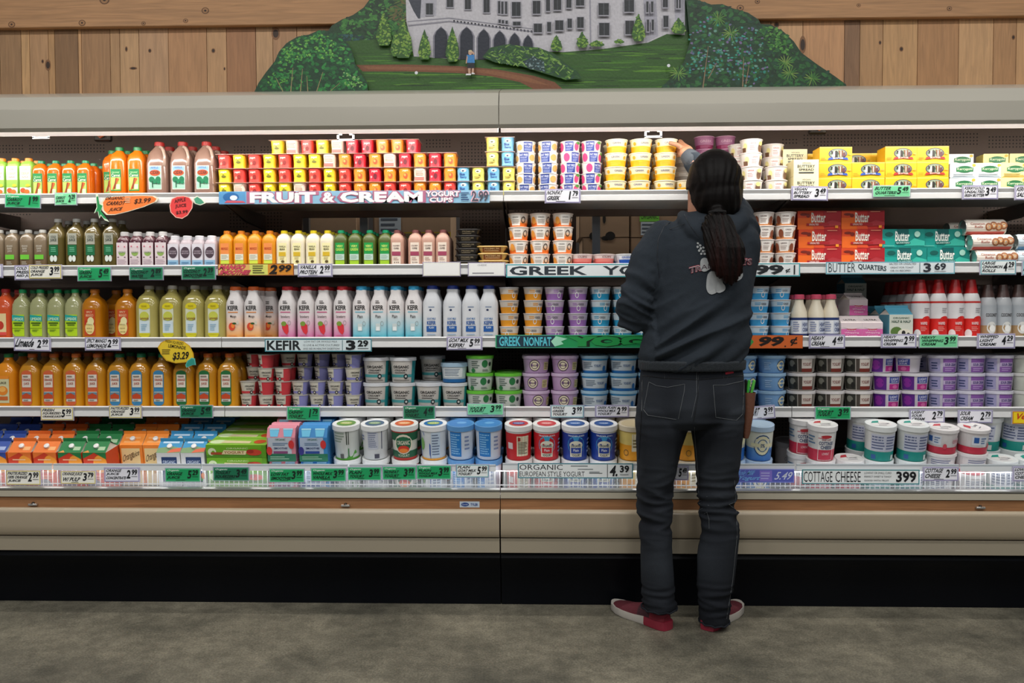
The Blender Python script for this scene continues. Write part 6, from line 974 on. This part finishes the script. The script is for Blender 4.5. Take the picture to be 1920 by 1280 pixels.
# the round bush in front, left
bush = [(480, 175), (488, 158), (502, 138), (518, 118), (526, 100), (540, 84), (560, 72), (582, 68), (600, 60), (620, 62), (640, 72), (656, 86), (664, 104), (668, 122), (678, 140), (690, 156), (692, 175)]
pp(bush, '#0f3d20'); foliage(bush, ['#17602a', '#1f7434', '#2c8a3c', '#0f4a24', '#14552a'], 420, 6)
foliage([(530, 92), (560, 74), (610, 64), (650, 90), (664, 130), (600, 110), (560, 120), (520, 130)], ['#5aa03a', '#76b84c', '#3f9040'], 170, 3.4)
foliage([(500, 150), (540, 120), (560, 150), (510, 168)], ['#5aa03a', '#3f9040'], 40, 3); foliage([(640, 130), (680, 150), (688, 168), (650, 165)], ['#8ab870', '#5aa03a'], 40, 3)
for x0_, x1_, y1_ in ((548, 552, 130), (566, 570, 132), (534, 520, 148), (596, 608, 138), (620, 640, 158), (580, 578, 145)): pp([(x0_-1, 175), (x1_-.4, y1_), (x1_+.4, y1_), (x0_+1, 175)], '#9a8a60')
# golfer and balls
LY[0] += 2
for a in ((782, 139.5, 3, 3, '#e8eaf0'), (1252, 126, 3, 3, '#e8eaf0')): dab(*a, 0, 14, 0)
pp([(878, 128), (880, 118), (884, 118), (883, 142), (879, 142)], '#c8a088', 1); pp([(886, 118), (890, 118), (889, 140), (885, 140)], '#c8a088', 0); pp([(877, 118), (890, 118), (891, 131), (877, 131)], '#14161e'); pp([(876, 106), (890, 106), (891, 121), (877, 121)], '#3a86c8'); dab(882.5, 102, 3.6, 4.6, '#c8a088', 0, 12, 0); pp([(888, 106), (891, 103), (886, 99), (885, 101)], '#c8a088'); pp([(876, 107), (874, 122), (876, 122), (878, 110)], '#c8a088')
pp([(875, 141), (884, 141), (884, 144), (874, 144)], '#e8e8ec', 0); pp([(885, 139), (891, 140), (891, 142), (885, 142)], '#e8e8ec', 0); dab(882.5, 98.8, 3.6, 1.8, '#d8c8a0', 0, 10, 0)
ob('painting', m.mesh('painting', 'paint', 0), e)
# ================================================================ THE SHOPPER
from mathutils import noise
from mathutils.bvhtree import BVHTree
def fuse(mb, voxel, it, disp=None, colfn=None, name='m', mt='skin', fac=.5):
    me = bpy.data.meshes.new('tmp'); me.from_pydata(mb.v, [], mb.f); o = bpy.data.objects.new('tmp', me); COL.objects.link(o)
    r = o.modifiers.new('r', 'REMESH'); r.mode = 'VOXEL'; r.voxel_size = voxel
    s = o.modifiers.new('s', 'SMOOTH'); s.factor = fac; s.iterations = it
    dg = bpy.context.evaluated_depsgraph_get(); ne = bpy.data.meshes.new_from_object(o.evaluated_get(dg)); bpy.data.objects.remove(o); bpy.data.meshes.remove(me)
    ne.name = name
    if disp:
        co = [v.co.copy() for v in ne.vertices]; no = [v.normal.copy() for v in ne.vertices]
        for v, c, n in zip(ne.vertices, co, no): v.co = c+n*disp(c, n)
    ne.materials.clear(); ne.materials.append(MATS[mt])
    at = ne.color_attributes.new('Col', 'FLOAT_COLOR', 'POINT'); buf = []
    for v in ne.vertices: buf.extend(colfn(v.co))
    at.data.foreach_set('color', buf); ne.polygons.foreach_set('use_smooth', [True]*len(ne.polygons)); ne.update(); return ne
def column(m, rings, n=24):               # horizontal elliptic sections: (px, py, Y, half width px, depth radius m)
    b = len(m.v)
    for px, py, Y, hw, d in rings:
        c = V(px, py, Y); rx = hw*Y/F
        m.v += [(c.x+rx*math.cos(6.2832*j/n), Y+d*math.sin(6.2832*j/n), c.z) for j in range(n)]
    for i in range(len(rings)-1):
        for j in range(n): a = b+i*n+j; e_ = b+i*n+(j+1) % n; m.face((a, a+n, e_+n, e_), None)
    m.face([b+j for j in range(n)], None); m.face([b+(len(rings)-1)*n+j for j in reversed(range(n))], None)
def limb(m, pts, n=14):                   # (point, radius) chain with rounded ends
    P_ = [Vector(p) for p, r in pts]; R_ = [r for p, r in pts]; Q = []; q = []
    d0 = (P_[0]-P_[1]).normalized(); d1 = (P_[-1]-P_[-2]).normalized()
    for t in (.98, .8, .5): Q.append(P_[0]+d0*R_[0]*t); q.append(R_[0]*math.sqrt(1-t*t))
    Q += P_; q += R_
    for t in (.5, .8, .98): Q.append(P_[-1]+d1*R_[-1]*t); q.append(R_[-1]*math.sqrt(1-t*t))
    m.tube(Q, q, None, n)
def ball(m, c, rx, ry, rz, n=20, k=12):
    c = Vector(c); m.lathe([(-rz*math.cos(math.pi*(i+.02)/(k+.04)), math.sin(math.pi*(i+.02)/(k+.04))) for i in range(k+1)], None, n)
    L = n*(k+1)
    for i in range(len(m.v)-L, len(m.v)): x, y, zz = m.v[i]; m.v[i] = (c.x+x*rx, c.y+y*ry, c.z+zz)
PB = V(1290, 1160, 3.09); person = empty('person', (PB.x, PB.y, 0), 'person in grey hoodie and dark jeans with black ponytail, reaching up to the top shelf', 'person')
def pob(name, me, par=None, label=None):
    o = ob(name, me, par or person)
    if not par: o.location = (-PB.x, -PB.y, 0)
    if label: o['label'] = label
    return o
# ---- joints
sL = V(1236, 455, 3.10); eL = V(1190, 585, 3.06); wL = V(1236, 560, 3.33); hL = V(1252, 548, 3.385)
sR = V(1388, 428, 3.11); eR = V(1346, 352, 3.31); wR = V(1285, 287, 3.45)
cupx = V(1249, 600, FRONT).x+.006; cupY = FRONT+43*S/2; cupz = put_z[0]+3.45*25.6*S
headc = V(1339, 350, 3.10)
# ---- body: one continuous skin
m = MB()
column(m, [(1297, 768, 3.07, 60, .09), (1297, 750, 3.07, 84, .11), (1297, 700, 3.08, 84, .10), (1305, 640, 3.08, 74, .09), (1314, 560, 3.09, 80, .10), (1320, 480, 3.10, 84, .105), (1324, 435, 3.11, 76, .085), (1330, 412, 3.11, 40, .065), (1323, 395, 3.11, 33, .06), (1324, 370, 3.12, 33, .06)])
for px0, px1, px2 in ((1243, 1230, 1236), (1347, 1345, 1338)): limb(m, [(V(px0, 790, 3.07), .078), (V(px1, 930, 3.09), .048), (V(px1, 960, 3.085), .044), (V(px1, 1010, 3.07), .046), (V(px2, 1130, 3.09), .04)], 16)
limb(m, [(sL, .055), (eL, .042), (V(1212, 570, 3.2), .038), (wL, .026)]); limb(m, [(sR, .058), (eR, .044), (V(1316, 318, 3.39), .040), (wR, .027)])
ball(m, headc+Vector((0, .005, -.012)), .078, .098, .122); ball(m, headc+Vector((-.012, .045, -.075)), .052, .055, .055)   # skull, jaw
ball(m, headc+Vector((-.088, .012, -.035)), .010, .018, .032); ball(m, headc+Vector((.084, .012, -.035)), .010, .018, .032)          # ears
ball(m, headc+Vector((-.022, .112, -.035)), .012, .020, .022); ball(m, headc+Vector((-.020, .098, -.078)), .024, .012, .006); ball(m, headc+Vector((-.020, .1, -.005)), .055, .014, .010)
def hand(w, knuck, tips, thumb, pw):
    # w wrist, knuck: 4 knuckles, tips: list of joint chains
    c = sum(knuck, Vector())/4
    for k_ in knuck: limb(m, [(w+(k_-c)*.35, .014), (w.lerp(k_, .6), .0125), (k_, .0105)], 10)
    for k_, ch in zip(knuck, tips): limb(m, [(k_, .0098)]+[(p, r) for p, r in ch], 10)
    limb(m, [(w.lerp(c, .2), .013)]+thumb, 10)
# right hand closed round the top yellow cup, coming from its right
kn = [Vector((cupx+.058-.003*i, cupY-.012+.004*i, cupz+.026-.019*i)) for i in range(4)]
ch = []
for i, k_ in enumerate(kn):
    L = (1, 1.08, 1, .8)[i]; ch.append([(k_+Vector((-.004, .034*L, .002)), .009), (k_+Vector((-.024, .058*L, .001)), .0084), (k_+Vector((-.045, .068*L, 0)), .0074)])
wr2 = Vector((cupx+.082, cupY-.075, cupz-.03))
limb(m, [(wR, .027), (wR.lerp(wr2, .6), .025), (wr2, .022)])
hand(wr2, kn, ch, [(Vector((cupx+.056, cupY-.062, cupz-.012)), .0125), (Vector((cupx+.030, cupY-.072, cupz+.0)), .0105), (Vector((cupx+.006, cupY-.066, cupz+.008)), .009)], .08)
# left hand, loosely curled in front of the waist
kl = [hL+Vector((.012, .055, .028-.018*i)) for i in range(4)]
limb(m, [(wL, .026), (hL, .022)])
hand(hL, kl, [[(k_+Vector((.018, .026, -.004)), .009), (k_+Vector((.038, .030, -.012)), .0084), (k_+Vector((.045, .014, -.016)), .0075)] for k_ in kl], [(hL+Vector((.02, .01, .03)), .0115), (hL+Vector((.042, .03, .034)), .0105), (hL+Vector((.058, .05, .026)), .009)], .08)
def skc(c): return lin('#b07c60') if not (c-headc).length < .2 else lin('#b07a5e')
body = pob('body', fuse(m, .0042, 2, None, skc, 'body', 'skin'))
m = MB()
for sx in (-1, 1): ball(m, headc+Vector((-.020+sx*.032, .104, -.028)), .012, .006, .007, 12, 8)
for i in range(len(m.c)): m.c[i] = lin('#e8e4e0')
pob('eyes', m.mesh('eyes', 'plastic'))
# ---- jeans
def folds(c, s, k, ax):                   # ridged anisotropic noise
    p = Vector((c.x*s*ax[0], c.y*s*ax[1], c.z*s*ax[2])); return 1-abs(noise.noise(p+Vector((k, 0, 0))))*3.2
m = MB()
column(m, [(1297, 682, 3.08, 93, .118), (1297, 700, 3.08, 96, .122), (1296, 730, 3.072, 99, .135), (1295, 760, 3.068, 101, .142), (1294, 785, 3.07, 101, .136), (1294, 800, 3.075, 97, .11)], 32)
column(m, [(1238, 765, 3.072, 45, .12), (1241, 800, 3.072, 48.5, .118), (1235, 841, 3.078, 41, .105), (1231, 887, 3.085, 35.5, .09), (1228, 932, 3.09, 32.5, .078), (1227, 977, 3.085, 30.5, .074), (1231, 1023, 3.075, 30, .072), (1232, 1068, 3.075, 30, .070), (1235, 1113, 3.085, 31, .072), (1236, 1140, 3.09, 32, .072)])
column(m, [(1350, 765, 3.072, 45, .12), (1344, 800, 3.072, 48, .118), (1345.5, 841, 3.078, 42.5, .105), (1345.5, 887, 3.085, 39, .09), (1344, 932, 3.09, 34.5, .078), (1349, 977, 3.085, 35.5, .075), (1349, 1008, 3.08, 35.5, .075), (1344, 1045, 3.075, 36.5, .073), (1341, 1091, 3.08, 33.5, .072), (1339, 1136, 3.085, 29, .07), (1339, 1166, 3.09, 27, .066)])
zk = V(1290, 945, 3.08).z; zs = V(1290, 760, 3.08).z; za = V(1290, 1120, 3.08).z
def jd(c, n):
    g = math.exp(-((c.z-zk)/.11)**2); h_ = math.exp(-((c.z-za)/.06)**2); t = math.exp(-((c.z-zs+.06)/.05)**2)
    return .0095*g*(folds(c, 1, 1.7, (7, 5, 30))-.35)+.007*h_*(folds(c, 1, 5.1, (6, 5, 34))-.3)+.003*t*(folds(c, 1, 8, (8, 5, 26))-.3)+.0022*(folds(c, 1, 3.3, (9, 9, 6))-.3)
JB = lin('#282b31'); JD = lin('#181a1f'); JL = lin('#464c53')
def jc(c):
    f = noise.noise(Vector((c.x*9, c.y*9, c.z*3)))*.5+.5; w_ = max(0, math.exp(-((c.z-zs)/.1)**2)*.6, math.exp(-((c.z-V(0, 870, 3.08).z)/.09)**2)*.45, math.exp(-((c.z-V(0, 1040, 3.08).z)/.08)**2)*.5)*f
    fd = .25*max(0, folds(c, 1, 1.7, (7, 5, 30)))*math.exp(-((c.z-zk)/.12)**2); w_ = min(1, w_+fd)
    return tuple(JD[i]*(1-f)*(1-w_)+JB[i]*f*(1-w_)+JL[i]*w_*1.0 for i in range(3))+(1,)
jme = fuse(m, .0065, 5, jd, jc, 'jeans', 'denim'); jeans = pob('jeans', jme, None, 'faded dark grey jeans')
CL = Vector((0, 0, CAM_H))
def bvh(me): return BVHTree.FromPolygons([v.co for v in me.vertices], [tuple(p.vertices) for p in me.polygons])
def onto(tree, px, py, off):              # nearest point of the cloth along the view of the photograph, lifted off the surface
    d = (V(px, py, 3)-CL).normalized(); h = tree.ray_cast(CL, d)
    if h[0] is None: h = tree.find_nearest(V(px, py, 2.98))[:2]; return h[0]+h[1]*off
    return h[0]+h[1]*off
jt = bvh(jme)
def stitch(m, pts, wd, col, tree=jt, off=.0012, step=4):
    Q = []
    for a, b in zip(pts, pts[1:]):
        n = max(1, int(math.dist(a, b)/step)); Q += [(a[0]+(b[0]-a[0])*i/n, a[1]+(b[1]-a[1])*i/n) for i in range(n)]
    Q.append(pts[-1]); m.tube([onto(tree, x, y, off) for x, y in Q], wd, col, 5)
m = MB(); ST = lin('#63676a'); SD = lin('#15171a')
pkL = [(1217, 716), (1231, 723), (1252, 726), (1284, 720), (1283, 733), (1272, 785)]; pkL2 = [(1217, 716), (1207, 768), (1215, 778), (1268, 786)]
pkR = [(1337, 722), (1358, 722), (1393, 714)]; pkR2 = [(1337, 722), (1342, 782), (1380, 788), (1392, 776), (1395, 716)]
for qq in ((pkL, pkL2), (pkR, pkR2)):
    m = MB()
    for q in qq: stitch(m, q, .0008, ST)
    pob('pocket_stitching', m.mesh('st', 'printed'), jeans)
m = MB()
for q in ([(1200, 703), (1240, 708), (1309, 712), (1392, 704)], [(1309, 693), (1309, 740), (1300, 790)], [(1205, 712), (1203, 780), (1198, 860)]): stitch(m, q, .0012, SD); 
for q in ([(1306, 695), (1306, 740), (1297, 782)], [(1204, 716), (1204, 770)], [(1302, 800), (1310, 900), (1312, 1000)], [(1377, 900), (1382, 1000), (1373, 1090), (1362, 1160)]): stitch(m, q, .0007, ST)
for cx, yb in ((1250, 694), (1309, 690), (1360, 693)): 
    for dx in (-4, 4): stitch(m, [(cx+dx, yb), (cx+dx*.9, yb+16)], .0009, SD)
pob('seams', m.mesh('sm', 'printed'), jeans)
m = MB(); b = len(m.v); m.v += [tuple(onto(jt, *q, .0025)) for q in ((1359, 698), (1374, 694), (1375, 699), (1360, 702))]; m.face((b, b+1, b+2, b+3), lin('#b02434')); m.face((b+3, b+2, b+1, b), lin('#b02434')); pob('pocket_tag', m.mesh('pt', 'printed', 0), jeans, 'small red tag')
m = MB()
for (px, py, hw, d) in ((1236, 1137, 33, .073), (1339, 1163, 28, .067)):
    c = V(px, py, 3.09); rx = hw*3.09/F; m.tube([(c.x+rx*math.cos(6.2832*j/28), c.y+d*math.sin(6.2832*j/28), c.z+.003*math.sin(j*2.1)) for j in range(29)], .0035, lin('#24272d'), 6)
pob('hem', m.mesh('hem', 'denim'), jeans)
# ---- hoodie
m = MB()
column(m, [(1297, 692, 3.075, 95, .128), (1297, 684, 3.075, 98, .136), (1296, 664, 3.072, 100, .148), (1303, 634, 3.07, 98, .150), (1312, 596, 3.07, 94, .142), (1317, 559, 3.075, 92, .136), (1321, 502, 3.08, 94, .132), (1322, 465, 3.09, 96, .126), (1324, 438, 3.10, 90, .112), (1328, 415, 3.105, 66, .09), (1332, 398, 3.105, 42, .07)], 36)
limb(m, [(V(1246, 452, 3.10), .082), (V(1222, 490, 3.09), .083), (V(1205, 530, 3.075), .078), (V(1192, 568, 3.065), .076), (V(1190, 590, 3.075), .074), (V(1200, 585, 3.14), .068), (V(1216, 572, 3.22), .056), (V(1228, 565, 3.28), .046)], 20)
limb(m, [(V(1374, 452, 3.10), .088), (V(1383, 432, 3.12), .088), (V(1378, 408, 3.17), .076), (V(1362, 380, 3.24), .068), (eR+Vector((0, 0, -.004)), .062), (V(1322, 324, 3.375), .052), (V(1301, 303, 3.42), .044)], 20)
limb(m, [(V(1390, 455, 3.08), .074), (V(1386, 500, 3.08), .068), (V(1382, 560, 3.08), .058)], 18)
limb(m, [(V(1279, 404, 3.10), .022), (V(1284, 414, 3.05), .030), (V(1302, 432, 3.00), .036), (V(1330, 448, 2.975), .040), (V(1362, 438, 2.99), .038), (V(1386, 416, 3.04), .036), (V(1392, 400, 3.10), .03)], 16)
limb(m, [(V(1300, 420, 3.04), .030), (V(1330, 428, 3.00), .045), (V(1366, 420, 3.03), .040)], 16)
zh = V(0, 640, 3.07).z; ze = V(0, 590, 3.07).z; xL = V(1222, 600, 3.07).x
def hd(c, n):
    back = max(0, -n.y)
    lo = math.exp(-((c.z-zh)/.13)**2); q = (c.z-c.x*.55); r_ = 1-abs(noise.noise(Vector((c.x*3.0+c.z*1.2, 1.3, (c.z-.62*c.x)*17))))*3.0
    d = .018*lo*(r_-.35)
    if c.x < xL: d = .014*math.exp(-((c.z-ze-.03)/.13)**2)*((1-abs(noise.noise(Vector((c.x*6, c.y*5, (c.z+.45*c.x)*24+4))))*3)-.35)
    if c.y > 3.13: d = .007*((1-abs(noise.noise(Vector((c.x*20, c.y*14, c.z*18))))*3)-.35)
    d += .004*((1-abs(noise.noise(Vector((c.x*7, c.y*7, c.z*4))))*2.6)-.4)+.0012*noise.noise(c*60)
    return d
hme = fuse(m, .0065, 5, hd, lambda c: lin('#30363d'), 'hoodie', 'fleece'); hoodie = pob('hoodie', hme, None, 'charcoal grey hoodie with white flower print'); ht = bvh(hme)
m = MB()
column(m, [(1297, 693, 3.075, 96, .130), (1297, 691, 3.075, 98.5, .137), (1297, 676, 3.073, 100, .145), (1297, 674, 3.073, 98.5, .142)], 48)
hem = fuse(m, .005, 1, lambda c, n: .0007*math.sin(c.x*900), lambda c: lin('#2c3238'), 'hemband', 'knit'); pob('waistband', hem, hoodie)
m = MB()
for a, b, r0 in ((V(1301, 303, 3.42), V(1293, 295, 3.438), .040), (V(1228, 565, 3.28), V(1233, 562, 3.305), .042)): limb(m, [(a, r0), (b, r0*.95)], 18)
pob('cuffs', fuse(m, .004, 1, None, lambda c: lin('#3e444b'), 'cuffs', 'knit'), hoodie)
# seams: shoulder, hood
m = MB(); SE = lin('#23272d')
stitch(m, [(1268, 410), (1245, 425), (1234, 450), (1232, 480), (1236, 520)], .0012, SE, ht); stitch(m, [(1283, 402), (1295, 424), (1312, 445)], .0012, SE, ht)
pob('seams', m.mesh('hs', 'printed'), hoodie)
# print on the back: flower and arched lettering
def dress(m, ops, x0, y0, x1, y1, arc=0, rot=0, off=.003):
    def mp(u, v, L):
        px = x0+(x1-x0)*u; py = y1+(y0-y1)*v+rot*(u-.5)-arc*(1-(2*u-1)**2); return tuple(onto(ht, px, py, off+.0006*L))
    m.paint(ops, mp, .1)
m = MB(); G = '#a4a7a8'
def petal(cx, cy, rx, ry, lob): return ('p', [(cx+rx*math.cos(t*.2618)*(1+lob*math.cos(t*.2618*3+cx)), cy+ry*math.sin(t*.2618)*(1+lob*math.cos(t*.2618*3+cx))) for t in range(24)], G)
dress(m, [petal(.29, .24, .17, .2, .1), petal(.70, .42, .17, .18, .12), petal(.12, .56, .12, .12, .1), petal(.45, .5, .2, .15, .1), petal(.42, .16, .1, .1, .1)], 1312, 450, 1402, 556)
for dx, dy, r_ in ((0, 0, 2.2), (4, 4, 2.4), (-1, 7, 2.2), (5, 10, 2.4), (10, 8, 2.2), (2, 14, 2.4), (9, 15, 2.4), (14, 14, 2), (6, 20, 2.2), (12, 20, 2.2), (16, 21, 1.8)):
    dress(m, [('e', .5, .5, .5, .5, G)], 1309+dx-r_, 456+dy-r_, 1309+dx+r_, 456+dy+r_)
dress(m, [('t', "TRADER  JOE'S", 0, 0, 1, 1, '#9c3a44', .06), ('t', "TRADER  JOE'S", .006, .08, .994, .92, '#c8bcc0', .02), ('t', "TRADER  JOE'S", .008, .14, .992, .86, '#3a3038', .0)], 1292, 492, 1409, 509, 4, -17)
pob('back_print', m.mesh('bp', 'printed', 0), hoodie, 'white flower and red-edged lettering')
# ---- hair
hc = headc
m = MB(); ball(m, hc+Vector((0, -.008, .002)), .1065, .108, .140, 28, 18); ball(m, hc+Vector((.004, -.04, -.045)), .094, .078, .095, 24, 14); limb(m, [(V(1341, 390, 3.06), .05), (V(1345, 398, 3.00), .026)], 18)
fx = hc.x
def hrd(c, n):
    d = .0016*math.sin((c.x-fx)*260/(1+3*abs(c.z-hc.z))+6*noise.noise(c*4))*(1 if c.z < hc.z+.09 else .3)
    if c.y > hc.y+.03 and c.z < hc.z+.075: d -= min(.04, (c.y-hc.y-.03)*.9)         # leaves the face free
    if c.x < hc.x-.06 and c.z < hc.z-.01 and c.y > hc.y-.03: d -= .022*min(1, (hc.x-.06-c.x)/.02)
    return d
hair = pob('hair', fuse(m, .0045, 4, hrd, lambda c: lin('#0d0908'), 'hair', 'hair'), None, 'sleek black hair drawn back')
m = MB()
PT = [(1345, 398, 2.985, 13, .024), (1345, 404, 2.965, 20, .032), (1346, 427, 2.945, 31, .036), (1352, 445, 2.935, 34, .038), (1358, 465, 2.925, 36, .038), (1361, 485, 2.918, 34.5, .034), (1363, 500, 2.915, 31, .030), (1366, 517, 2.912, 22, .022), (1369, 528, 2.912, 11, .013), (1370, 534, 2.912, 4, .006)]
column(m, PT, 24)
def ptd(c, n):
    t = (c.z-V(0, 400, 2.95).z)*1.2; return .003*math.sin((c.x+t*.12)*300)+.0022*math.sin((c.x+t*.2)*690+3*noise.noise(c*5))
pob('ponytail', fuse(m, .0035, 2, ptd, lambda c: tuple(a*(1-k)+b*k for a, b, k in zip(lin('#0d0908'), lin('#2c1310'), [max(0, min(1, noise.noise(Vector((c.x*60, 2, c.z*3)))*1.2+.15+(V(0, 470, 2.93).z-c.z)*3))]*3))+(1,), 'ponytail', 'hair'), hair)
m = MB(); c = V(1345, 400, 2.982); m.tube([(c.x+.028*math.cos(.5236*j), c.y+.030*math.sin(.5236*j), c.z+.004) for j in range(13)], .006, lin('#0c0a0a'), 8); pob('hair_tie', m.mesh('tie', 'knit'), hair)
m = MB(); a = headc+Vector((-.086, .02, -.012)); m.tube([a+Vector((-.003, -.03, .002)), a+Vector((-.004, .02, .004)), a+Vector((.004, .075, .002)), a+Vector((.03, .1, .0))], .0022, lin('#141414'), 6); pob('glasses_arm', m.mesh('ga', 'plastic'), hair)
# ---- shoes
def shoe(px, py, ang, mir):
    c = V(px, py, 3.06); c.z = 0; A = Matrix.Translation(c)@Matrix.Rotation(ang, 4, 'Z')
    e_ = MB(); prof = [(-.002, .020, .062), (.008, .031, .082), (.03, .036, .086), (.06, .036, .088), (.09, .037, .084), (.12, .040, .074), (.15, .045, .062), (.19, .048, .052), (.23, .045, .046), (.26, .036, .040), (.278, .020, .032), (.283, .008, .026)]
    n = 18; b = len(e_.v)
    for y, hw, hh in prof:
        bend = mir*.010*math.sin(max(0, (y-.08))/.2*1.5)
        for j in range(n+1):
            t = math.pi*j/n; sx = math.cos(t); sz = math.sin(t)**.7; e_.v.append((hw*sx*(1-.25*sz**3*(1 if y < .1 else .3))+bend, y, .018+(hh-.018)*sz))
    for i in range(len(prof)-1):
        y = prof[i][1-1]; col = lin('#7c1f2e') if y < .055 else lin('#3c1a22') if y < .1 else lin('#5a1a26')
        for j in range(n): a = b+i*(n+1)+j; e_.face((a, a+1, a+n+2, a+n+1), col)
    e_.face([b+j for j in range(n+1)], lin('#7c1f2e')); e_.face([b+(len(prof)-1)*(n+1)+j for j in reversed(range(n+1))], lin('#5a1a26'))
    me = e_.mesh('upper', 'knit', 60); me.transform(A); o = pob('shoe', me, None, 'burgundy trainer, toes turned '+('left' if mir < 0 else 'right'))
    s_ = MB(); out = [(-.010, .014), (-.012, .0), (-.006, .026), (.01, .036), (.04, .039), (.09, .039), (.13, .044), (.18, .051), (.23, .048), (.265, .036), (.285, .016), (.29, .004)]
    ys = [(-.012, .010), (-.008, .026), (.01, .036), (.04, .040), (.085, .041), (.0851, .041), (.13, .045), (.18, .051), (.23, .048), (.265, .037), (.284, .018), (.290, .006)]
    b = 0
    for y, hw in ys:
        bend = mir*.010*math.sin(max(0, (y-.08))/.2*1.5); lift = .012*max(0, (y-.2)/.09)**2; th = .034 if y < .09 else .030
        s_.v += [(-hw*.94+bend, y, .001+lift), (hw*.94+bend, y, .001+lift), (hw+bend, y, .008+lift), (hw*.97+bend, y, th+lift*.6), (-hw*.97+bend, y, th+lift*.6), (-hw+bend, y, .008+lift)]
    for i in range(len(ys)-1):
        col = lin('#8c2438') if ys[i][0] < .085 else lin('#b8b2aa')
        for j in range(6): a = 6*i+j; q = 6*i+(j+1) % 6; s_.face((a, q, q+6, a+6), col)
    s_.face(range(6), lin('#8c2438')); s_.face(reversed(range(6*len(ys)-6, 6*len(ys))), lin('#b8b2aa')); me = s_.mesh('sole', 'plastic', 40); me.transform(A); ob('sole', me, o)
shoe(1250, 1186, R(37), -1); shoe(1327, 1187, R(-35), 1)
# ---- leather pouch with pens on the right hip
c = V(1405, 735, 3.05); m = MB(); H = .175
m.loft([(-H, .018, .022, .008, -.012, 0), (-H+.02, .026, .030, .010, -.010, 0), (-.07, .036, .038, .012, -.002, 0), (0, .044, .046, .014, 0, 0)], lin('#6a4230'), caps=(1, 0))
m.loft([(0, .044, .046, .014), (0, .038, .040, .012), (-.05, .030, .034, .01)], lin('#2a1810'), caps=(0, 1))
o = ob('tool_pouch', m.mesh('tool_pouch', 'leather'), None, c); tag(o, 'brown leather pouch hanging at the shopper\'s right hip', 'pouch')
for i, (dx, dy, tl, cc, nm) in enumerate(((-.008, -.008, R(6), '#3fae3a', 'green marker nearest the shopper in the hip pouch'), (.006, -.010, R(12), '#58b848', 'green marker leaning outward in the hip pouch'), (-.010, .008, R(-2), '#141414', 'black marker in the hip pouch'), (.008, .007, R(16), '#a83a2a', 'red-brown marker in the hip pouch'))):
    m = MB(); m.lathe([(-.045, .0045), (.0, .005), (.012, .005), (.0125, .0058), (.045, .0055), (.048, .003)], lin(cc), n=10); o = ob('marker_pen', m.mesh('marker_pen', 'plastic'), None, c+Vector((dx, dy, 0))); o.rotation_euler.y = tl; tag(o, nm, 'marker pen', 'markers in the hip pouch')
